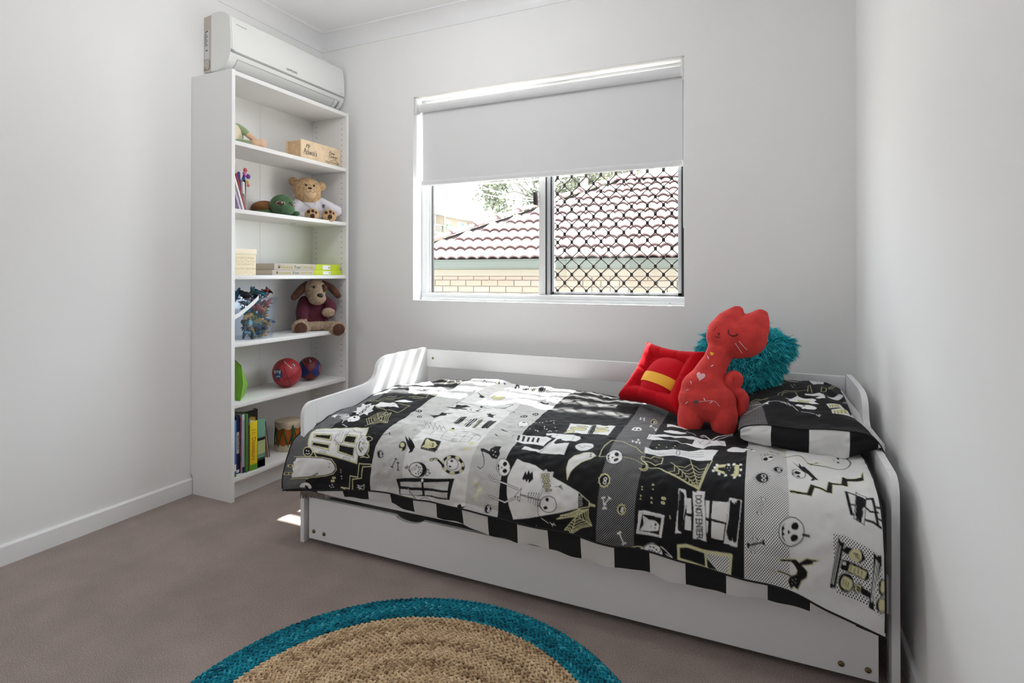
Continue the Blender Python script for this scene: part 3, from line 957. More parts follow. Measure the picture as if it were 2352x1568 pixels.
def braid(r0, r1, seed):
    """rows of overlapping braid stitches (each a slanted rice-shaped bump)"""
    rr = np.random.default_rng(seed)
    row = .0125; st = .0150
    base = []
    nl, nm = 6, 3
    for i in range(nm + 1):
        t = math.pi * i / nm
        for k in range(nl):
            a = 2 * math.pi * k / nl
            base.append((math.cos(t), math.sin(t) * math.cos(a), math.sin(t) * math.sin(a)))
    base = np.array(base); bf = []
    for i in range(nm):
        for k in range(nl):
            a, b = i * nl + k, i * nl + (k + 1) % nl
            bf.append((a, a + nl, b + nl, b))
    bf = np.array(bf)
    V = []; F = []; Tn = []; off = 0
    r = r0 + row / 2
    j = 0
    drift = rr.random() * 6
    while r < r1:
        n = max(6, int(2 * math.pi * r / st))
        a = (np.arange(n) + rr.random()) * 2 * np.pi / n
        for side in (0, 1):
            ang = a + side * np.pi / n
            rad = r + (.0028 if side else -.0028) + rr.normal(0, .0006, n) + .0015 * np.sin(ang * 3 + drift)
            slant = (.62 if side else -.62) + rr.normal(0, .10, n)
            c, s = np.cos(ang), np.sin(ang)
            tx, ty = -s, c
            dx = tx * np.cos(slant) + c * np.sin(slant); dy = ty * np.cos(slant) + s * np.sin(slant)
            px, py = -dy, dx
            L = .0105 * (1 + rr.normal(0, .08, n)); W = .0046; Hh = .0048
            P = np.stack([rc_.x + rad * c, rc_.y + rad * s, np.full(n, .0072) + rr.normal(0, .0005, n)], 1)
            v = P[:, None, :] + base[None, :, 0:1] * (L[:, None] * np.stack([dx, dy, 0 * dx], 1))[:, None, :] + base[None, :, 1:2] * (W * np.stack([px, py, 0 * dx], 1))[:, None, :]
            v[:, :, 2] += base[None, :, 2] * Hh
            V.append(v.reshape(-1, 3)); nb = len(base)
            F.append((bf[None] + (off + np.arange(n) * nb)[:, None, None]).reshape(-1, 4)); off += n * nb
            tone = np.clip(.5 + .16 * np.sin(ang * 2 + j * .9) + rr.normal(0, .20, n), 0, 1)
            Tn.append(np.repeat(tone, nb))
        r += row; j += 1
    V = np.concatenate(V); F = np.concatenate(F); Tn = np.concatenate(Tn)
    me = bpy.data.meshes.new('braid')
    me.vertices.add(len(V)); me.vertices.foreach_set('co', V.astype(np.float32).ravel())
    me.loops.add(F.size); me.loops.foreach_set('vertex_index', F.ravel().astype(np.int32))
    me.polygons.add(len(F)); me.polygons.foreach_set('loop_start', np.arange(0, F.size, 4, dtype=np.int32))
    me.polygons.foreach_set('use_smooth', np.ones(len(F), bool))
    me.update(calc_edges=True); me.validate()
    at = me.attributes.new('tone', 'FLOAT', 'POINT'); at.data.foreach_set('value', Tn.astype(np.float32))
    return me
jute_m = braid_mat('natural jute', [(0.0, (.26, .155, .08)), (1.0, (.82, .64, .42)), (.45, (.58, .41, .245)), (.8, (.74, .55, .34))])
teal_m = braid_mat('teal dyed jute', [(0.0, (.0, .06, .10)), (1.0, (.07, .44, .52)), (.5, (.003, .20, .29)), (.85, (.012, .31, .41))])
me = braid(.10, .500, 1); me.materials.append(jute_m)
o = put(link('jute_braid', me), rug); o['kind'] = 'stuff'; o['label'] = 'natural tan braided jute centre'
me = braid(.500, .600, 2); me.materials.append(teal_m)
o = put(link('teal_braid', me), rug); o['kind'] = 'stuff'; o['label'] = 'teal dyed braided border'
me = braid(.0, .10, 3); me.materials.append(jute_m)
o = put(link('jute_braid', me), rug); o['kind'] = 'stuff'
# ================================================================== printed quilt
# ---- quilt surface: stations across the bed (x), knots from the back tuck over the front edge down to the hem
QX = np.array([-1.700, -1.52, -1.33, -.80, -.30, .05, .262])
QK = np.array([
 [(2.552,.445),(2.52,.472),(2.40,.492),(2.236,.505),(2.05,.494),(1.88,.474),(1.75,.438),(1.676,.400),(1.637,.345),(1.622,.280),(1.618,.215)],
 [(2.555,.455),(2.52,.505),(2.40,.522),(2.20,.520),(2.03,.506),(1.88,.482),(1.77,.455),(1.70,.415),(1.660,.360),(1.648,.300),(1.645,.240)],
 [(2.556,.460),(2.52,.522),(2.40,.536),(2.20,.526),(2.04,.512),(1.89,.485),(1.775,.465),(1.705,.432),(1.672,.375),(1.664,.318),(1.666,.262)],
 [(2.556,.455),(2.52,.510),(2.40,.524),(2.20,.525),(2.04,.513),(1.89,.498),(1.775,.474),(1.700,.434),(1.656,.378),(1.639,.322),(1.634,.268)],
 [(2.556,.440),(2.52,.488),(2.40,.510),(2.20,.516),(2.04,.512),(1.89,.502),(1.775,.482),(1.695,.444),(1.648,.386),(1.630,.322),(1.626,.258)],
 [(2.556,.430),(2.52,.475),(2.40,.500),(2.20,.512),(2.04,.514),(1.89,.512),(1.765,.500),(1.675,.464),(1.628,.400),(1.612,.322),(1.612,.240)],
 [(2.552,.420),(2.52,.465),(2.40,.495),(2.20,.508),(2.04,.516),(1.89,.518),(1.750,.510),(1.655,.472),(1.612,.398),(1.602,.300),(1.606,.190)]])
_c = np.linalg.norm(np.diff(QK[3], axis=0), axis=1)
QV = np.concatenate([[0], np.cumsum(_c)])            # cloth length from the back edge at each knot
def _cr(tab, xs, x):
    """Catmull-Rom style (finite difference Hermite) interpolation of tab (n,...) over xs at x (array)"""
    n = len(xs); x = np.clip(x, xs[0], xs[-1])
    i = np.clip(np.searchsorted(xs, x) - 1, 0, n - 2)
    d = np.zeros_like(tab); h = np.diff(xs)
    sl = np.diff(tab, axis=0) / h.reshape((-1,) + (1,) * (tab.ndim - 1))
    d[0] = sl[0]; d[-1] = sl[-1]; d[1:-1] = (sl[:-1] + sl[1:]) / 2
    hh = h[i]; t = (x - xs[i]) / hh
    e = (Ellipsis,) + (None,) * (tab.ndim - 1)
    t = t[e]; hh = hh[e]
    return (2*t**3-3*t**2+1)*tab[i] + (t**3-2*t**2+t)*hh*d[i] + (-2*t**3+3*t**2)*tab[i+1] + (t**3-t**2)*hh*d[i+1]
def quilt_base(s, v):
    """s (n,), v (n,) -> xyz (n,3)"""
    K = _cr(QK, QX, s)                                # (n, knots, 2)
    n = len(QV)
    i = np.clip(np.searchsorted(QV, v) - 1, 0, n - 2)
    h = np.diff(QV)
    r = np.arange(len(s))
    P = K
    sl = np.diff(P, axis=1) / h[None, :, None]
    d = np.zeros_like(P); d[:, 0] = sl[:, 0]; d[:, -1] = sl[:, -1]; d[:, 1:-1] = (sl[:, :-1] + sl[:, 1:]) / 2
    t = ((v - QV[i]) / h[i])[:, None]; hh = h[i][:, None]
    yz = (2*t**3-3*t**2+1)*P[r, i] + (t**3-2*t**2+t)*hh*d[r, i] + (-2*t**3+3*t**2)*P[r, i+1] + (t**3-t**2)*hh*d[r, i+1]
    w = np.clip((-1.45 - s) / .25, 0, 1); f = np.clip((v - QV[6]) / (QV[10] - QV[6]), 0, 1)
    x = s - 0.012 * w * f + .035 * np.clip((-1.64 - s) / .06, 0, 1) * (1 - np.clip((v - QV[6]) / .06, 0, 1))
    return np.stack([x, yz[:, 0], yz[:, 1]], 1)
# ---- pillow: u across the short side, w from the back edge over the top to the front seam, then down the front band
def pillow_P(u, w):
    """u in [-1,1]; w in [0,1] top (back -> front seam), [1,1.25] front band"""
    e = np.clip(1 - np.abs(u) ** 3.2, 0, 1)
    e2 = np.sqrt(e)
    t = np.clip(w, 0, 1)
    f = np.clip((t - .55) / .35, 0, 1); f = f * f * (3 - 2 * f)
    x = .093 + .176 * u + .042 * np.clip(u, 0, 1) * f + .012 * np.clip(-u, 0, 1) * t - .012 * np.clip(-u, 0, 1)
    yb = 2.525
    yf = 1.978 - .038 * (u + 1) - .008 * e
    zs = .538 + .050 * e2 + .030 * np.clip(u, 0, 1) - .030 * np.clip((u - .8) / .2, 0, 1) ** 2
    y = yb + (yf - yb) * t
    hump = np.sin(np.pi * np.clip(t * .90 + .06, 0, 1)) ** .55
    ze = .605 - .070 * t
    z_top = ze + (.070 - .005 * t) * e2 * hump
    k = np.clip((t - .78) / .22, 0, 1); k = k * k * (3 - 2 * k)
    z = z_top * (1 - k) + zs * k
    b = np.clip((w - 1) / .25, 0, 1)
    bulge = np.sin(np.pi * b) * .012 * e2
    zb = .512 + .020 * (1 - e2) + .040 * np.clip((u - .55) / .45, 0, 1)
    z = z * (1 - b) + zb * b
    y = y - bulge + .010 * b
    return np.stack([x, y, z], 1)

def smooth_noise(x, y, cell, seed):
    """bicubic-ish value noise on a lattice, numpy"""
    r = np.random.default_rng(seed); G = r.normal(0, 1, (64, 64))
    fx, fy = x / cell, y / cell
    ix, iy = np.floor(fx).astype(int), np.floor(fy).astype(int)
    tx, ty = fx - ix, fy - iy
    tx = tx * tx * tx * (tx * (6 * tx - 15) + 10); ty = ty * ty * ty * (ty * (6 * ty - 15) + 10)
    g = lambda a, b: G[a % 64, b % 64]
    return (g(ix, iy) * (1 - tx) + g(ix + 1, iy) * tx) * (1 - ty) + (g(ix, iy + 1) * (1 - tx) + g(ix + 1, iy + 1) * tx) * ty

INK = {'K': (.0085, .0085, .010), 'W': (.82, .82, .83), 'C': (.74, .74, .735), 'Y': (.64, .62, .36), 'y': (.72, .70, .50)}

def draw_print(data, img, dot, x0, y0, step, sx=1.0, sy=1.0):
    """rasterise the print (filled outlines and pen lines, in cloth millimetres) into a colour grid"""
    H_, W_ = img.shape[:2]
    for row in data.strip().split('\n'):
        q = row.split()
        kind, c, w, sm = q[0], q[1], float(q[2]), int(q[3])
        pts = np.array(q[4:], float).reshape(-1, 2) * np.array([sx, sy])
        col = INK[c[0]]; dt = 1.0 if c.endswith('d') else 0.0
        if sm: pts = np.array([(p.x, p.y) for p in catmull([(a, b, 0) for a, b in pts], 4, kind != 'l')])
        if kind == 'c': pts = np.vstack([pts, pts[:1]])
        G = (pts - np.array([x0, y0])) / step
        pad = w / 2 / step + 2
        i0, j0 = np.maximum(np.floor(G.min(0) - pad).astype(int), 0)
        i1 = min(int(G[:, 0].max() + pad) + 1, W_); j1 = min(int(G[:, 1].max() + pad) + 1, H_)
        if i1 <= i0 or j1 <= j0: continue
        if kind == 'p':
            X, Y = np.meshgrid(np.arange(i0, i1), np.arange(j0, j1))
            cov = np.zeros(X.shape)
            for ox in (-.25, .25):
                for oy in (-.25, .25):
                    ins = np.zeros(X.shape, bool)
                    a = G; b = np.roll(G, -1, 0)
                    for (ax, ay), (bx, by) in zip(a, b):
                        if ay == by: continue
                        cond = ((ay > Y + oy) != (by > Y + oy))
                        ins ^= cond & (X + ox < (bx - ax) * (Y + oy - ay) / (by - ay) + ax)
                    cov += ins * .25
            sl = (slice(j0, j1), slice(i0, i1))
            img[sl] = img[sl] * (1 - cov[..., None]) + np.array(col) * cov[..., None]
            dot[sl] = dot[sl] * (1 - cov) + dt * cov
        else:
            hw = w / 2 / step
            for (ax, ay), (bx, by) in zip(G[:-1], G[1:]):
                a0, b0 = max(int(min(ax, bx) - pad), 0), max(int(min(ay, by) - pad), 0)
                a1, b1 = min(int(max(ax, bx) + pad) + 1, W_), min(int(max(ay, by) + pad) + 1, H_)
                if a1 <= a0 or b1 <= b0: continue
                X, Y = np.meshgrid(np.arange(a0, a1), np.arange(b0, b1))
                dx, dy = bx - ax, by - ay; l2 = dx * dx + dy * dy + 1e-9
                t = np.clip(((X - ax) * dx + (Y - ay) * dy) / l2, 0, 1)
                d = np.hypot(X - ax - t * dx, Y - ay - t * dy)
                cov = np.clip(hw + .5 - d, 0, 1)
                sl = (slice(b0, b1), slice(a0, a1))
                img[sl] = img[sl] * (1 - cov[..., None]) + np.array(col) * cov[..., None]
                dot[sl] = dot[sl] * (1 - cov)

def grid_mesh(name, P, nu, nv, colr, dotv, uv):
    """P (nv*nu,3) row-major grid -> mesh with colour and dot attributes and a UV map"""
    me = bpy.data.meshes.new(name)
    n = nu * nv
    me.vertices.add(n); me.vertices.foreach_set('co', P.astype(np.float32).ravel())
    a = (np.arange(nv - 1)[:, None] * nu + np.arange(nu - 1)[None]).ravel()
    F = np.stack([a, a + nu, a + nu + 1, a + 1], 1).astype(np.int32)
    me.loops.add(F.size); me.loops.foreach_set('vertex_index', F.ravel())
    me.polygons.add(len(F)); me.polygons.foreach_set('loop_start', np.arange(0, F.size, 4, dtype=np.int32))
    me.polygons.foreach_set('use_smooth', np.ones(len(F), bool))
    me.update(calc_edges=True)
    ca = me.attributes.new('print', 'FLOAT_COLOR', 'POINT')
    ca.data.foreach_set('color', np.concatenate([colr, np.ones((n, 1))], 1).astype(np.float32).ravel())
    me.attributes.new('dots', 'FLOAT', 'POINT').data.foreach_set('value', dotv.astype(np.float32))
    ul = me.uv_layers.new(name='cloth')
    ul.data.foreach_set('uv', uv[F.ravel()].astype(np.float32).ravel())
    return me

def print_mat(name):
    m = bpy.data.materials.new(name); m.use_nodes = True
    nt = m.node_tree; b = nt.nodes['Principled BSDF']
    b.inputs['Roughness'].default_value = .8; b.inputs['Specular IOR Level'].default_value = .25
    b.inputs['Sheen Weight'].default_value = .02
    at = nt.nodes.new('ShaderNodeAttribute'); at.attribute_name = 'print'
    dt = nt.nodes.new('ShaderNodeAttribute'); dt.attribute_name = 'dots'
    uv = nt.nodes.new('ShaderNodeUVMap'); uv.uv_map = 'cloth'
    mp = nt.nodes.new('ShaderNodeMapping'); mp.inputs['Rotation'].default_value = (0, 0, R_(45)); mp.inputs['Scale'].default_value = (1 / .0044,) * 3
    fr = nt.nodes.new('ShaderNodeVectorMath'); fr.operation = 'FRACTION'
    sb = nt.nodes.new('ShaderNodeVectorMath'); sb.operation = 'SUBTRACT'; sb.inputs[1].default_value = (.5, .5, 0)
    ln = nt.nodes.new('ShaderNodeVectorMath'); ln.operation = 'LENGTH'
    mr = nt.nodes.new('ShaderNodeMapRange'); mr.inputs['From Min'].default_value = .33; mr.inputs['From Max'].default_value = .25
    mu = nt.nodes.new('ShaderNodeVectorMath'); mu.operation = 'MULTIPLY'; mu.inputs[1].default_value = (1, 1, 0)
    nt.links.new(uv.outputs[0], mp.inputs[0]); nt.links.new(mp.outputs[0], fr.inputs[0]); nt.links.new(fr.outputs[0], sb.inputs[0])
    nt.links.new(sb.outputs[0], mu.inputs[0]); nt.links.new(mu.outputs[0], ln.inputs[0]); nt.links.new(ln.outputs['Value'], mr.inputs['Value'])
    m1 = nt.nodes.new('ShaderNodeMath'); m1.operation = 'MULTIPLY'
    nt.links.new(mr.outputs[0], m1.inputs[0]); nt.links.new(dt.outputs['Fac'], m1.inputs[1])
    # the dot colour is the opposite of the ground colour
    bw = nt.nodes.new('ShaderNodeRGBToBW'); nt.links.new(at.outputs['Color'], bw.inputs[0])
    st = nt.nodes.new('ShaderNodeMath'); st.operation = 'GREATER_THAN'; st.inputs[1].default_value = .25
    nt.links.new(bw.outputs[0], st.inputs[0])
    op = nt.nodes.new('ShaderNodeMix'); op.data_type = 'RGBA'
    op.inputs[6].default_value = (.50, .51, .53, 1); op.inputs[7].default_value = (.02, .02, .022, 1)
    nt.links.new(st.outputs[0], op.inputs[0])
    mx = nt.nodes.new('ShaderNodeMix'); mx.data_type = 'RGBA'
    nt.links.new(m1.outputs[0], mx.inputs[0]); nt.links.new(at.outputs['Color'], mx.inputs[6]); nt.links.new(op.outputs[2], mx.inputs[7])
    nt.links.new(mx.outputs[2], b.inputs['Base Color'])
    n = nt.nodes.new('ShaderNodeTexNoise'); n.inputs['Scale'].default_value = 900
    nt.links.new(uv.outputs[0], n.inputs['Vector'])
    bp = nt.nodes.new('ShaderNodeBump'); bp.inputs['Strength'].default_value = .15; bp.inputs['Distance'].default_value = .0006
    nt.links.new(n.outputs['Fac'], bp.inputs['Height']); nt.links.new(bp.outputs['Normal'], b.inputs['Normal'])
    return m
cotton = print_mat('printed cotton')
cot_k = mat('black cotton', INK['K'], .85, bump=.2, bscale=700, bdist=.0005)
cot_w = mat('pale cotton', (.72, .72, .72), .85, bump=.2, bscale=700, bdist=.0005)

